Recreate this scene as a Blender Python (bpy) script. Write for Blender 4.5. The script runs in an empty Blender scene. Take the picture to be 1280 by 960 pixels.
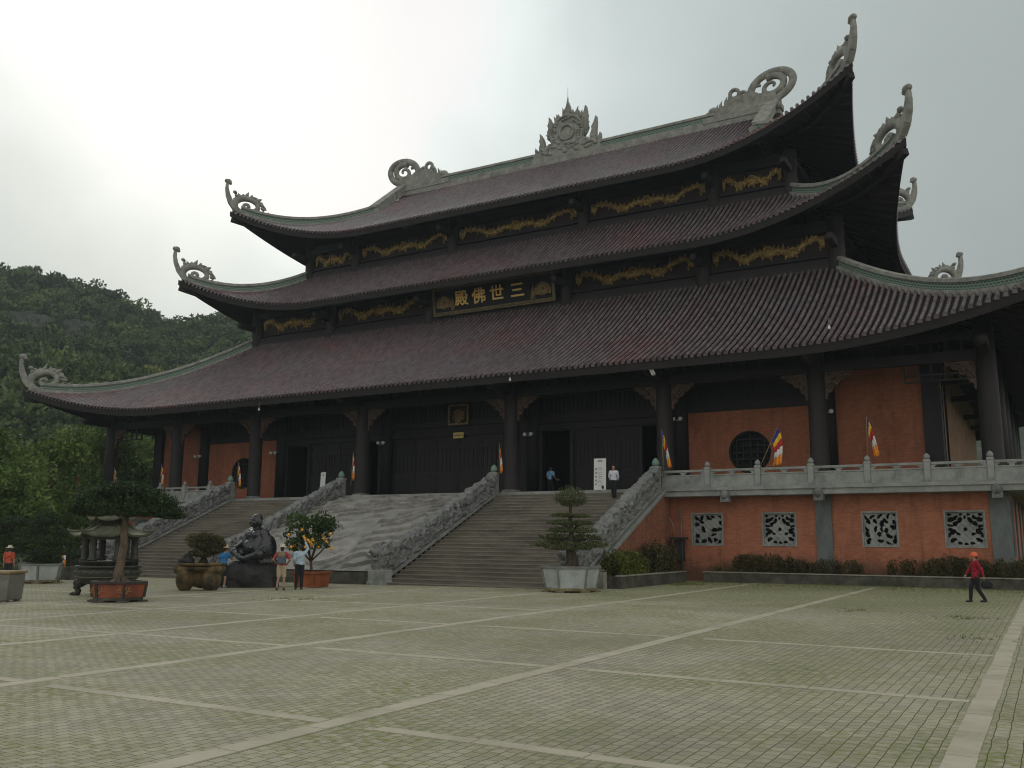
import bpy, bmesh, math, random
import numpy as np
from mathutils import Vector, Matrix

random.seed(7)
rng = np.random.default_rng(7)
R = math.radians
sc = bpy.context.scene
COL = sc.collection

# ------------------------------------------------------------------ camera
CAM = Vector((31.1036, -44.652, 1.845))
r_ = Vector((0.86645887, 0.49921606, 0.00568878))
u_ = Vector((0.07860558, -0.14766577, 0.98590871))
f_ = Vector((-0.4930215, 0.85380217, 0.16718749))
cd = bpy.data.cameras.new('camera')
cd.sensor_width = 36.0
cd.lens = 1152.56 / 1280 * 36
cd.clip_start = 0.1
cd.clip_end = 4000
cam = bpy.data.objects.new('camera', cd)
M = Matrix(((r_.x, u_.x, -f_.x, CAM.x), (r_.y, u_.y, -f_.y, CAM.y), (r_.z, u_.z, -f_.z, CAM.z), (0, 0, 0, 1)))
cam.matrix_world = M
COL.objects.link(cam)
sc.camera = cam

# ------------------------------------------------------------------ sky, sun, exposure
GLOW = Vector((-0.7056, 0.5414, 0.4572))
SKYGLOW = Vector((-0.622, 0.594, 0.510)).normalized()
SUN_EL = math.asin(GLOW.z)
SUN_ROT = math.atan2(GLOW.x, GLOW.y)
w = bpy.data.worlds.new('World')
sc.world = w
w.use_nodes = True
nt = w.node_tree
for n in list(nt.nodes):
    nt.nodes.remove(n)
def N(t, **k):
    n = nt.nodes.new(t)
    for a, b in k.items():
        setattr(n, a, b)
    return n
def L(a, b):
    nt.links.new(a, b)
out = N('ShaderNodeOutputWorld')
bg = N('ShaderNodeBackground')
bg.inputs[1].default_value = 1.0
sky = N('ShaderNodeTexSky')
sky.sky_type = 'NISHITA'
sky.sun_disc = False
sky.sun_elevation = SUN_EL
sky.sun_rotation = SUN_ROT
sky.dust_density = 4.0
skm = N('ShaderNodeVectorMath', operation='SCALE')
skm.inputs['Scale'].default_value = 0.06
L(sky.outputs[0], skm.inputs[0])
tc = N('ShaderNodeTexCoord')
dt = N('ShaderNodeVectorMath', operation='DOT_PRODUCT')
nm = N('ShaderNodeVectorMath', operation='NORMALIZE')
L(tc.outputs['Generated'], nm.inputs[0])
# cloud structure warps the look-up of the sun's glow
cn = N('ShaderNodeTexNoise')
cn.inputs['Scale'].default_value = 2.6
cn.inputs['Detail'].default_value = 5.0
cn.inputs['Roughness'].default_value = 0.5
L(nm.outputs[0], cn.inputs['Vector'])
L(nm.outputs[0], dt.inputs[0])
dt.inputs[1].default_value = SKYGLOW
ramp = N('ShaderNodeValToRGB')
ramp.color_ramp.interpolation = 'B_SPLINE'
e = ramp.color_ramp.elements
e[0].position = 0.0; e[0].color = (0.98, 0.98, 0.93, 1)
e[1].position = 1.0; e[1].color = (1.75, 1.9, 1.87, 1)
for p, c in ((0.24, (0.74, 0.76, 0.72, 1)), (0.42, (0.30, 0.335, 0.315, 1)), (0.64, (0.37, 0.415, 0.395, 1)), (0.86, (0.47, 0.525, 0.51, 1)), (0.94, (0.60, 0.68, 0.67, 1)), (0.975, (0.93, 1.0, 0.985, 1))):
    el = e.new(p); el.color = c
wob = N('ShaderNodeMath', operation='MULTIPLY_ADD')
wob.inputs[1].default_value = 0.08
wob.inputs[2].default_value = -0.04
L(cn.outputs['Fac'], wob.inputs[0])
ad = N('ShaderNodeMath', operation='ADD')
L(dt.outputs['Value'], ad.inputs[0]); L(wob.outputs[0], ad.inputs[1])
L(ad.outputs[0], ramp.inputs[0])
mul = N('ShaderNodeMixRGB', blend_type='MULTIPLY')
mul.inputs[0].default_value = 1.0
mr = N('ShaderNodeMapRange')
mr.inputs['From Min'].default_value = 0.3; mr.inputs['From Max'].default_value = 0.7
mr.inputs['To Min'].default_value = 0.94; mr.inputs['To Max'].default_value = 1.05
L(cn.outputs['Fac'], mr.inputs[0])
L(ramp.outputs[0], mul.inputs[1]); L(mr.outputs[0], mul.inputs[2])
mix = N('ShaderNodeMixRGB')
mix.inputs[0].default_value = 0.92
L(skm.outputs[0], mix.inputs[1]); L(mul.outputs[0], mix.inputs[2])
L(mix.outputs[0], bg.inputs[0])
L(bg.outputs[0], out.inputs[0])

sl = bpy.data.lights.new('sun', 'SUN')
sl.energy = 0.6
sl.angle = R(35)
sl.color = (1.0, 0.96, 0.9)
sun = bpy.data.objects.new('sun', sl)
sun.rotation_euler = GLOW.to_track_quat('Z', 'Y').to_euler()
sun.location = (-120, 110, 140)
COL.objects.link(sun)
sc.view_settings.view_transform = 'Standard'
sc.view_settings.look = 'None'
sc.view_settings.exposure = 0.0
sc.view_settings.gamma = 1.0
sc.cycles.use_denoising = True
sc.cycles.filter_width = 1.1
sc.cycles.max_bounces = 6
sc.cycles.diffuse_bounces = 3
sc.cycles.transparent_max_bounces = 6
sc.cycles.volume_bounces = 0

# ------------------------------------------------------------------ helpers
def gz(x):
    t = min(1.0, max(0.0, (24 - x) / 30.0))
    return -0.17 * t * t * (3 - 2 * t)
def gza(x):
    t = np.clip((24 - x) / 30.0, 0, 1)
    return -0.17 * t * t * (3 - 2 * t)

class MB:
    """collects faces, then links them as one mesh object"""
    def __init__(s):
        s.v = []; s.f = []; s.m = []; s.uv = {}; s.sm = []
        s.arr = []
    def add(s, verts, faces, m=0, smooth=False):
        b = len(s.v)
        s.v.extend([tuple(p) for p in verts])
        for f in faces:
            s.f.append(tuple(i + b for i in f)); s.m.append(m); s.sm.append(smooth)
        return s
    def box(s, x0, x1, y0, y1, z0, z1, m=0):
        v = [(x0, y0, z0), (x1, y0, z0), (x1, y1, z0), (x0, y1, z0), (x0, y0, z1), (x1, y0, z1), (x1, y1, z1), (x0, y1, z1)]
        return s.add(v, [(0, 3, 2, 1), (4, 5, 6, 7), (0, 1, 5, 4), (1, 2, 6, 5), (2, 3, 7, 6), (3, 0, 4, 7)], m)
    def bar(s, a, b, wx, wz, up=(0, 0, 1), m=0):
        a = Vector(a); b = Vector(b); d = (b - a).normalized(); up = Vector(up)
        sx = d.cross(up)
        if sx.length < 1e-4: sx = Vector((1, 0, 0))
        sx.normalize(); uz = sx.cross(d)
        v = []
        for p in (a, b):
            for i, j in ((-1, -1), (1, -1), (1, 1), (-1, 1)):
                v.append(p + sx * (i * wx / 2) + uz * (j * wz / 2))
        return s.add(v, [(0, 1, 2, 3), (7, 6, 5, 4), (0, 4, 5, 1), (1, 5, 6, 2), (2, 6, 7, 3), (3, 7, 4, 0)], m)
    def tube(s, pts, rad, n=8, m=0, smooth=True, sq=None, cap=True):
        pts = [Vector(p) for p in pts]
        if not hasattr(rad, '__len__'): rad = [rad] * len(pts)
        v = []; f = []; prev = None
        for i, p in enumerate(pts):
            if i == 0: d = pts[1] - p
            elif i == len(pts) - 1: d = p - pts[i - 1]
            else: d = pts[i + 1] - pts[i - 1]
            d.normalize()
            if prev is None:
                a = Vector((0, 0, 1)) if abs(d.z) < .9 else Vector((1, 0, 0))
                prev = d.cross(a).normalized()
            x = (prev - d * prev.dot(d)).normalized(); y = d.cross(x); prev = x
            rx, ry = (rad[i], rad[i]) if sq is None else (rad[i], rad[i] * sq)
            for k in range(n):
                t = 2 * math.pi * k / n
                v.append(p + x * (math.cos(t) * rx) + y * (math.sin(t) * ry))
        for i in range(len(pts) - 1):
            for k in range(n):
                f.append((i * n + k, i * n + (k + 1) % n, (i + 1) * n + (k + 1) % n, (i + 1) * n + k))
        if cap:
            f.append(tuple(range(n - 1, -1, -1))); b = (len(pts) - 1) * n
            f.append(tuple(range(b, b + n)))
        return s.add(v, f, m, smooth)
    def lathe(s, prof, n=16, c=(0, 0, 0), m=0, smooth=True, ph=0.0):
        v = []; f = []
        for r, z in prof:
            for k in range(n):
                t = 2 * math.pi * k / n + ph
                v.append((c[0] + r * math.cos(t), c[1] + r * math.sin(t), c[2] + z))
        for i in range(len(prof) - 1):
            for k in range(n):
                f.append((i * n + k, i * n + (k + 1) % n, (i + 1) * n + (k + 1) % n, (i + 1) * n + k))
        f.append(tuple(range(n - 1, -1, -1))); b = (len(prof) - 1) * n
        f.append(tuple(range(b, b + n)))
        return s.add(v, f, m, smooth)
    def ball(s, c, rx, ry=None, rz=None, n=10, k=7, m=0, rot=None):
        ry = ry or rx; rz = rz or rx
        v = []; f = []
        for i in range(k + 1):
            a = math.pi * i / k
            for j in range(n):
                t = 2 * math.pi * j / n
                p = Vector((rx * math.sin(a) * math.cos(t), ry * math.sin(a) * math.sin(t), rz * math.cos(a)))
                if rot is not None: p = rot @ p
                v.append(p + Vector(c))
        for i in range(k):
            for j in range(n):
                f.append((i * n + j, (i + 1) * n + j, (i + 1) * n + (j + 1) % n, i * n + (j + 1) % n))
        return s.add(v, f, m, True)
    def grid(s, P, m=0, smooth=True, flip=False):
        P = np.asarray(P); a, b = P.shape[:2]
        v = P.reshape(-1, 3)
        f = []
        for i in range(a - 1):
            for j in range(b - 1):
                q = (i * b + j, i * b + j + 1, (i + 1) * b + j + 1, (i + 1) * b + j)
                f.append(q[::-1] if flip else q)
        return s.add(v, f, m, smooth)
    def prism(s, poly, o, ax, ay, depth, m=0, smooth=False):
        """2D outline in the plane o+ax*u+ay*v, given a thickness along ax x ay"""
        o = Vector(o); ax = Vector(ax); ay = Vector(ay); n = ax.cross(ay).normalized()
        k = len(poly)
        v = [o + ax * p[0] + ay * p[1] + n * (-depth / 2) for p in poly] + [o + ax * p[0] + ay * p[1] + n * (depth / 2) for p in poly]
        f = [tuple(range(k - 1, -1, -1)), tuple(range(k, 2 * k))]
        for i in range(k):
            j = (i + 1) % k
            f.append((i, j, k + j, k + i))
        return s.add(v, f, m, smooth)
    def build(s, name, mats, parent=None, bevel=0.0, off=None):
        V = np.array(s.v, dtype=float).reshape(-1, 3)
        if off is not None: V = V - np.array(off)
        me = bpy.data.meshes.new(name)
        me.from_pydata(V.tolist(), [], s.f)
        if not isinstance(mats, (list, tuple)): mats = [mats]
        for q in mats:
            if q: me.materials.append(q)
        if len(mats) > 1: me.polygons.foreach_set('material_index', s.m)
        me.polygons.foreach_set('use_smooth', s.sm)
        me.update()
        o = bpy.data.objects.new(name, me); COL.objects.link(o)
        if parent is not None: o.parent = parent
        if bevel:
            b = o.modifiers.new('bevel', 'BEVEL'); b.width = bevel; b.segments = 1; b.limit_method = 'ANGLE'; b.angle_limit = R(40)
        return o

def mesh_arrays(name, V, F, mats, parent=None, smooth=False, tint=None, mi=None):
    """V (n,3), F (m,4) numpy arrays; tint (m,) one value per face kept as an attribute"""
    me = bpy.data.meshes.new(name)
    V = np.asarray(V, dtype=np.float32); F = np.asarray(F, dtype=np.int32)
    k = F.shape[1]
    me.vertices.add(len(V)); me.vertices.foreach_set('co', V.ravel())
    me.loops.add(F.size); me.loops.foreach_set('vertex_index', F.ravel())
    me.polygons.add(len(F))
    me.polygons.foreach_set('loop_start', np.arange(0, F.size, k, dtype=np.int32))
    me.polygons.foreach_set('loop_total', np.full(len(F), k, dtype=np.int32))
    if not isinstance(mats, (list, tuple)): mats = [mats]
    for q in mats: me.materials.append(q)
    if mi is not None: me.polygons.foreach_set('material_index', np.asarray(mi, dtype=np.int32))
    me.polygons.foreach_set('use_smooth', np.full(len(F), bool(smooth)))
    me.update(calc_edges=True); me.validate()
    if tint is not None:
        a = me.attributes.new('tint', 'FLOAT', 'FACE')
        a.data.foreach_set('value', np.asarray(tint, dtype=np.float32))
    o = bpy.data.objects.new(name, me); COL.objects.link(o)
    if parent is not None: o.parent = parent
    return o

def thing(name, label, cat, loc=(0, 0, 0), rz=0.0, group=None):
    o = bpy.data.objects.new(name, None); COL.objects.link(o)
    o.location = loc; o.rotation_euler = (0, 0, rz); o.empty_display_size = 0.3
    return tag(o, label, cat, group)
def tag(o, label=None, cat=None, group=None, kind=None):
    if label: o['label'] = label
    if cat: o['category'] = cat
    if group: o['group'] = group
    if kind: o['kind'] = kind
    return o
def kids(o): return [c for c in list(bpy.data.objects) if c.parent == o]
def dup(root, label, loc=None, rz=None, group=None):
    def cp(o, par):
        c = o.copy(); COL.objects.link(c)
        c.parent = par
        for ch in kids(o): cp(ch, c)
        return c
    c = cp(root, None)
    if loc is not None: c.location = loc
    if rz is not None: c.rotation_euler = (0, 0, rz)
    c['label'] = label
    if group: c['group'] = group
    return c
def applied(o):
    """bakes the modifiers of o into its mesh"""
    dg = bpy.context.evaluated_depsgraph_get(); dg.update()
    me = bpy.data.meshes.new_from_object(o.evaluated_get(dg))
    old = o.data; o.modifiers.clear(); o.data = me
    return o

# value noise in numpy, for carved relief and terrain
def vnoise(x, y, seed=0):
    xi = np.floor(x).astype(int); yi = np.floor(y).astype(int)
    xf = x - xi; yf = y - yi
    def h(a, b):
        n = (a * 374761393 + b * 668265263 + seed * 1442695041) & 0xFFFFFFFF
        n = ((n ^ (n >> 13)) * 1274126177) & 0xFFFFFFFF
        return ((n ^ (n >> 16)) & 0xFFFF) / 65535.0
    u = xf * xf * (3 - 2 * xf); v = yf * yf * (3 - 2 * yf)
    return (h(xi, yi) * (1 - u) + h(xi + 1, yi) * u) * (1 - v) + (h(xi, yi + 1) * (1 - u) + h(xi + 1, yi + 1) * u) * v
def fbm(x, y, o=4, seed=0):
    a = 0.5; s = 0
    for i in range(o):
        s = s + a * vnoise(x * 2 ** i, y * 2 ** i, seed + i * 17); a *= 0.5
    return s

# ------------------------------------------------------------------ materials
def newmat(name):
    m = bpy.data.materials.new(name); m.use_nodes = True
    t = m.node_tree
    return m, t, t.nodes['Principled BSDF']
def nd(t, ty, **k):
    n = t.nodes.new(ty)
    for a, b in k.items(): setattr(n, a, b)
    return n
def rgb(c): return (c[0], c[1], c[2], 1.0)
def mat(name, c1, c2=None, scale=3.0, rough=0.8, bump=0.0, bscale=20.0, metal=0.0, stain=None, stain_scale=1.2, stain_amt=0.5, spec=0.4, stretch=None):
    """a surface of two mixed tones, optional stain tone in large blotches, optional grain"""
    m, t, b = newmat(name)
    b.inputs['Roughness'].default_value = rough; b.inputs['Metallic'].default_value = metal
    b.inputs['Specular IOR Level'].default_value = spec
    if c2 is None: c2 = tuple(x * 0.75 for x in c1)
    tcn = nd(t, 'ShaderNodeTexCoord'); vec = tcn.outputs['Object']
    if stretch:
        mp = nd(t, 'ShaderNodeMapping'); mp.inputs['Scale'].default_value = stretch
        t.links.new(vec, mp.inputs[0]); vec = mp.outputs[0]
    n1 = nd(t, 'ShaderNodeTexNoise'); n1.inputs['Scale'].default_value = scale; n1.inputs['Detail'].default_value = 6; n1.inputs['Roughness'].default_value = 0.65
    t.links.new(vec, n1.inputs['Vector'])
    cr = nd(t, 'ShaderNodeValToRGB'); cr.color_ramp.elements[0].position = 0.36; cr.color_ramp.elements[1].position = 0.64
    cr.color_ramp.elements[0].color = rgb(c1); cr.color_ramp.elements[1].color = rgb(c2)
    t.links.new(n1.outputs['Fac'], cr.inputs[0]); col = cr.outputs[0]
    if stain:
        n2 = nd(t, 'ShaderNodeTexNoise'); n2.inputs['Scale'].default_value = stain_scale; n2.inputs['Detail'].default_value = 8; n2.inputs['Roughness'].default_value = 0.7
        t.links.new(vec, n2.inputs['Vector'])
        mr_ = nd(t, 'ShaderNodeMapRange'); mr_.inputs['From Min'].default_value = 0.5; mr_.inputs['From Max'].default_value = 0.72; mr_.inputs['To Max'].default_value = stain_amt
        t.links.new(n2.outputs['Fac'], mr_.inputs[0])
        mx = nd(t, 'ShaderNodeMixRGB'); mx.inputs[2].default_value = rgb(stain)
        t.links.new(mr_.outputs[0], mx.inputs[0]); t.links.new(col, mx.inputs[1]); col = mx.outputs[0]
    t.links.new(col, b.inputs['Base Color'])
    if bump:
        n3 = nd(t, 'ShaderNodeTexNoise'); n3.inputs['Scale'].default_value = bscale; n3.inputs['Detail'].default_value = 4
        t.links.new(tcn.outputs['Object'], n3.inputs['Vector'])
        bp = nd(t, 'ShaderNodeBump'); bp.inputs['Strength'].default_value = bump; bp.inputs['Distance'].default_value = 0.03
        t.links.new(n3.outputs['Fac'], bp.inputs['Height']); t.links.new(bp.outputs[0], b.inputs['Normal'])
    return m
def wallvec(t):
    """(along the wall, height) for upright faces, whatever way they face"""
    g = nd(t, 'ShaderNodeNewGeometry'); tcn = nd(t, 'ShaderNodeTexCoord')
    sn = nd(t, 'ShaderNodeSeparateXYZ'); t.links.new(g.outputs['True Normal'], sn.inputs[0])
    sp = nd(t, 'ShaderNodeSeparateXYZ'); t.links.new(tcn.outputs['Object'], sp.inputs[0])
    ab = nd(t, 'ShaderNodeMath', operation='ABSOLUTE'); t.links.new(sn.outputs[0], ab.inputs[0])
    gt = nd(t, 'ShaderNodeMath', operation='GREATER_THAN'); gt.inputs[1].default_value = 0.6; t.links.new(ab.outputs[0], gt.inputs[0])
    mx = nd(t, 'ShaderNodeMix'); t.links.new(gt.outputs[0], mx.inputs[0]); t.links.new(sp.outputs[0], mx.inputs[2]); t.links.new(sp.outputs[1], mx.inputs[3])
    cb = nd(t, 'ShaderNodeCombineXYZ'); t.links.new(mx.outputs[0], cb.inputs[0]); t.links.new(sp.outputs[2], cb.inputs[1])
    return cb.outputs[0], tcn.outputs['Object']
def brickmat(name, c1, c2, mortar, bw=0.22, rh=0.075, stain=(0.10, 0.05, 0.03), base_dirt=False):
    m, t, b = newmat(name); b.inputs['Roughness'].default_value = 0.9; b.inputs['Specular IOR Level'].default_value = 0.25
    v, ob = wallvec(t)
    br = nd(t, 'ShaderNodeTexBrick'); br.inputs['Scale'].default_value = 1.0
    br.inputs['Brick Width'].default_value = bw; br.inputs['Row Height'].default_value = rh; br.inputs['Mortar Size'].default_value = 0.008; br.inputs['Bias'].default_value = -0.1
    br.inputs['Color1'].default_value = rgb(c1); br.inputs['Color2'].default_value = rgb(c2); br.inputs['Mortar'].default_value = rgb(mortar)
    t.links.new(v, br.inputs['Vector'])
    n = nd(t, 'ShaderNodeTexNoise'); n.inputs['Scale'].default_value = 0.7; n.inputs['Detail'].default_value = 8; n.inputs['Roughness'].default_value = 0.7
    mp = nd(t, 'ShaderNodeMapping'); mp.inputs['Scale'].default_value = (1.6, 1.6, 0.6); t.links.new(ob, mp.inputs[0]); t.links.new(mp.outputs[0], n.inputs['Vector'])
    mr_ = nd(t, 'ShaderNodeMapRange'); mr_.inputs['From Min'].default_value = 0.48; mr_.inputs['From Max'].default_value = 0.75; mr_.inputs['To Max'].default_value = 0.75
    t.links.new(n.outputs['Fac'], mr_.inputs[0])
    mx = nd(t, 'ShaderNodeMixRGB'); mx.inputs[2].default_value = rgb(stain)
    t.links.new(mr_.outputs[0], mx.inputs[0]); t.links.new(br.outputs['Color'], mx.inputs[1]); col = mx.outputs[0]
    # runs of rain dirt down the face, and a mossy splash line where the wall meets the soil
    n4 = nd(t, 'ShaderNodeTexNoise'); n4.inputs['Scale'].default_value = 1.0; n4.inputs['Detail'].default_value = 6; n4.inputs['Roughness'].default_value = 0.7
    mp4 = nd(t, 'ShaderNodeMapping'); mp4.inputs['Scale'].default_value = (3.2, 3.2, 0.22); t.links.new(ob, mp4.inputs[0]); t.links.new(mp4.outputs[0], n4.inputs['Vector'])
    mr4 = nd(t, 'ShaderNodeMapRange'); mr4.inputs['From Min'].default_value = 0.54; mr4.inputs['From Max'].default_value = 0.74; mr4.inputs['To Max'].default_value = 0.5; t.links.new(n4.outputs['Fac'], mr4.inputs[0])
    mx4 = nd(t, 'ShaderNodeMixRGB'); mx4.inputs[2].default_value = (0.06, 0.042, 0.032, 1); t.links.new(mr4.outputs[0], mx4.inputs[0]); t.links.new(col, mx4.inputs[1]); col = mx4.outputs[0]
    if base_dirt:
        sz = nd(t, 'ShaderNodeSeparateXYZ'); t.links.new(ob, sz.inputs[0])
        n5 = nd(t, 'ShaderNodeTexNoise'); n5.inputs['Scale'].default_value = 2.2; n5.inputs['Detail'].default_value = 7; t.links.new(ob, n5.inputs['Vector'])
        ad5 = nd(t, 'ShaderNodeMath', operation='MULTIPLY_ADD'); ad5.inputs[1].default_value = -1.6; t.links.new(n5.outputs['Fac'], ad5.inputs[0]); t.links.new(sz.outputs[2], ad5.inputs[2])
        mr5 = nd(t, 'ShaderNodeMapRange'); mr5.inputs['From Min'].default_value = 0.35; mr5.inputs['From Max'].default_value = -0.35; mr5.inputs['To Max'].default_value = 0.75; t.links.new(ad5.outputs[0], mr5.inputs[0])
        mx5 = nd(t, 'ShaderNodeMixRGB'); mx5.inputs[2].default_value = (0.075, 0.055, 0.035, 1); t.links.new(mr5.outputs[0], mx5.inputs[0]); t.links.new(col, mx5.inputs[1]); col = mx5.outputs[0]
    t.links.new(col, b.inputs['Base Color'])
    bp = nd(t, 'ShaderNodeBump'); bp.inputs['Strength'].default_value = 0.4; bp.inputs['Distance'].default_value = 0.01; bp.invert = True
    t.links.new(br.outputs['Fac'], bp.inputs['Height']); t.links.new(bp.outputs[0], b.inputs['Normal'])
    return m
def leafmat(name, dark, light, trans=0.25, rough=0.6):
    """foliage: tone from each leaf's own tint"""
    m, t, b = newmat(name); b.inputs['Roughness'].default_value = rough; b.inputs['Specular IOR Level'].default_value = 0.3
    a = nd(t, 'ShaderNodeAttribute'); a.attribute_name = 'tint'
    cr = nd(t, 'ShaderNodeValToRGB'); cr.color_ramp.elements[0].color = rgb(dark); cr.color_ramp.elements[1].color = rgb(light)
    t.links.new(a.outputs['Fac'], cr.inputs[0]); t.links.new(cr.outputs[0], b.inputs['Base Color'])
    tr = nd(t, 'ShaderNodeBsdfTranslucent'); t.links.new(cr.outputs[0], tr.inputs[0])
    ms = nd(t, 'ShaderNodeMixShader'); ms.inputs[0].default_value = trans
    o = t.nodes['Material Output']
    t.links.new(b.outputs[0], ms.inputs[1]); t.links.new(tr.outputs[0], ms.inputs[2]); t.links.new(ms.outputs[0], o.inputs[0])
    return m

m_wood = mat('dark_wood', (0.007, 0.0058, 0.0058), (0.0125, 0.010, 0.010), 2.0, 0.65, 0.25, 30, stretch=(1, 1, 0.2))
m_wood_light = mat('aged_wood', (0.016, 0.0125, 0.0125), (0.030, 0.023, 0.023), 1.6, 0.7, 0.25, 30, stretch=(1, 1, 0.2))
m_wood_red = mat('red_brown_wood', (0.030, 0.013, 0.011), (0.017, 0.010, 0.009), 2.0, 0.7, 0.2, 20)
m_soffit = mat('soffit_wood', (0.017, 0.012, 0.011), (0.010, 0.008, 0.007), 2.0, 0.8)
m_gold = mat('gilded_carving', (0.52, 0.36, 0.12), (0.20, 0.125, 0.04), 5.0, 0.45, 0.6, 25, metal=0.25)
m_gold_letter = mat('gold_leaf', (0.95, 0.64, 0.22), (0.85, 0.54, 0.16), 5.0, 0.45)
m_carved = mat('carved_bracket_wood', (0.12, 0.065, 0.04), (0.03, 0.018, 0.013), 9.0, 0.6, 0.5, 30)
m_stone = mat('grey_carved_stone', (0.25, 0.25, 0.24), (0.13, 0.135, 0.13), 3.2, 0.88, 0.9, 14, stain=(0.05, 0.05, 0.045), stain_scale=1.4, stain_amt=0.7)
m_stone_pale = mat('pale_roof_stone', (0.32, 0.315, 0.275), (0.20, 0.20, 0.178), 2.5, 0.85, 0.4, 14, stain=(0.09, 0.085, 0.07), stain_scale=1.5, stain_amt=0.7)
m_stone_rail = mat('balustrade_stone', (0.32, 0.325, 0.305), (0.215, 0.222, 0.21), 1.7, 0.85, 0.3, 25, stain=(0.09, 0.095, 0.085), stain_scale=1.1, stain_amt=0.6)
m_concrete = mat('weathered_concrete', (0.16, 0.175, 0.17), (0.10, 0.11, 0.11), 1.5, 0.9, 0.3, 25, stain=(0.05, 0.05, 0.045), stretch=(1, 1, .4))
m_kerb = mat('mossy_kerb_stone', (0.11, 0.10, 0.08), (0.045, 0.042, 0.035), 2.2, 0.95, 0.6, 18, stain=(0.035, 0.05, 0.02), stain_scale=1.6, stain_amt=0.7)
m_kerb_top = mat('kerb_coping', (0.30, 0.28, 0.23), (0.18, 0.17, 0.135), 2.2, 0.95, 0.4, 18)
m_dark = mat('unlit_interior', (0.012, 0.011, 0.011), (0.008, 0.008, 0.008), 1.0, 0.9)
m_brick = brickmat('red_brick', (0.38, 0.13, 0.068), (0.28, 0.09, 0.047), (0.27, 0.14, 0.09), stain=(0.16, 0.06, 0.032))
m_brick_low = brickmat('orange_brick', (0.43, 0.15, 0.082), (0.32, 0.105, 0.057), (0.32, 0.17, 0.11), stain=(0.17, 0.065, 0.035), base_dirt=True)
m_brick_stained = brickmat('stained_brick', (0.36, 0.14, 0.075), (0.25, 0.085, 0.045), (0.2, 0.12, 0.08), stain=(0.03, 0.027, 0.022))
m_plaster = mat('ochre_plaster', (0.36, 0.22, 0.13), (0.30, 0.17, 0.10), 1.2, 0.9, stain=(0.1, 0.06, 0.04))
m_bronze = mat('blackened_bronze', (0.035, 0.036, 0.03), (0.07, 0.072, 0.055), 4.0, 0.55, 0.4, 20, metal=0.3)
m_bronze_roof = mat('green_bronze', (0.14, 0.135, 0.085), (0.07, 0.07, 0.05), 4.0, 0.6, 0.3, 20, metal=0.15)
m_statue = mat('polished_black_stone', (0.022, 0.023, 0.025), (0.012, 0.012, 0.014), 3.0, 0.27, 0.12, 10, spec=0.6)
m_rock = mat('black_rock', (0.022, 0.022, 0.022), (0.04, 0.038, 0.035), 3.0, 0.7, 1.0, 7)
m_pot_white = mat('pale_glazed_pot', (0.42, 0.45, 0.44), (0.33, 0.36, 0.345), 2.0, 0.5, stain=(0.16, 0.16, 0.12), stain_scale=2.5)
m_pot_rib = mat('grey_pot_edge', (0.20, 0.21, 0.19), (0.12, 0.12, 0.105), 3.0, 0.7, stain=(0.07, 0.07, 0.045))
m_pot_foot = mat('yellowed_pot_foot', (0.25, 0.21, 0.10), (0.10, 0.085, 0.045), 4.0, 0.8)
m_terracotta = mat('painted_terracotta', (0.27, 0.075, 0.035), (0.16, 0.045, 0.022), 3.0, 0.7, 0.2, 15, stain=(0.04, 0.02, 0.015), stain_scale=2.5)
m_orange_pot = mat('orange_brown_pot', (0.36, 0.10, 0.03), (0.24, 0.065, 0.022), 3.0, 0.6, stain=(0.08, 0.03, 0.015), stain_scale=2.0)
m_soil = mat('soil', (0.05, 0.035, 0.022), (0.025, 0.018, 0.012), 6.0, 0.95, 0.8, 20)
m_bark = mat('bark', (0.10, 0.075, 0.05), (0.045, 0.034, 0.025), 6.0, 0.9, 0.9, 14, stretch=(1, 1, 0.3))
m_bark_pale = mat('pale_bark', (0.17, 0.125, 0.085), (0.075, 0.055, 0.04), 7.0, 0.9, 0.9, 14, stretch=(1, 1, 0.4))
m_grotto = mat('ochre_rock', (0.19, 0.13, 0.05), (0.045, 0.035, 0.022), 2.4, 0.9, 1.0, 8, stain=(0.015, 0.014, 0.012), stain_scale=1.6, stain_amt=0.9)
m_white = mat('white_vinyl', (0.75, 0.75, 0.73), (0.66, 0.66, 0.64), 2.0, 0.5)
m_ink = mat('dark_print', (0.04, 0.04, 0.06), (0.03, 0.03, 0.04), 4.0, 0.6)
m_metal = mat('grey_metal', (0.25, 0.25, 0.25), (0.18, 0.18, 0.18), 3.0, 0.4, metal=0.8)
m_bin = mat('grey_fibre_box', (0.20, 0.19, 0.165), (0.145, 0.138, 0.118), 3.0, 0.8, 0.3, 15, stain=(0.08, 0.07, 0.055))
m_pole = mat('bamboo_pole', (0.42, 0.30, 0.13), (0.30, 0.2, 0.08), 4.0, 0.6)
m_verdigris = mat('verdigris_stone', (0.14, 0.25, 0.19), (0.2, 0.27, 0.22), 4.0, 0.8)

def lattice_mat():
    m, t, b = newmat('green_lattice_tile'); b.inputs['Roughness'].default_value = 0.7
    tcn = nd(t, 'ShaderNodeTexCoord')
    ck = nd(t, 'ShaderNodeTexBrick'); ck.inputs['Scale'].default_value = 1.0
    mp = nd(t, 'ShaderNodeMapping'); mp.inputs['Rotation'].default_value = (0, 0, R(0))
    t.links.new(tcn.outputs['UV'], mp.inputs[0]); t.links.new(mp.outputs[0], ck.inputs['Vector'])
    ck.inputs['Brick Width'].default_value = 0.22; ck.inputs['Row Height'].default_value = 0.13; ck.inputs['Mortar Size'].default_value = 0.035; ck.inputs['Mortar Smooth'].default_value = 0.2
    ck.inputs['Color1'].default_value = (0.03, 0.045, 0.035, 1); ck.inputs['Color2'].default_value = (0.05, 0.065, 0.05, 1); ck.inputs['Mortar'].default_value = (0.17, 0.24, 0.19, 1)
    t.links.new(ck.outputs['Color'], b.inputs['Base Color'])
    return m
m_lattice = lattice_mat()

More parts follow.
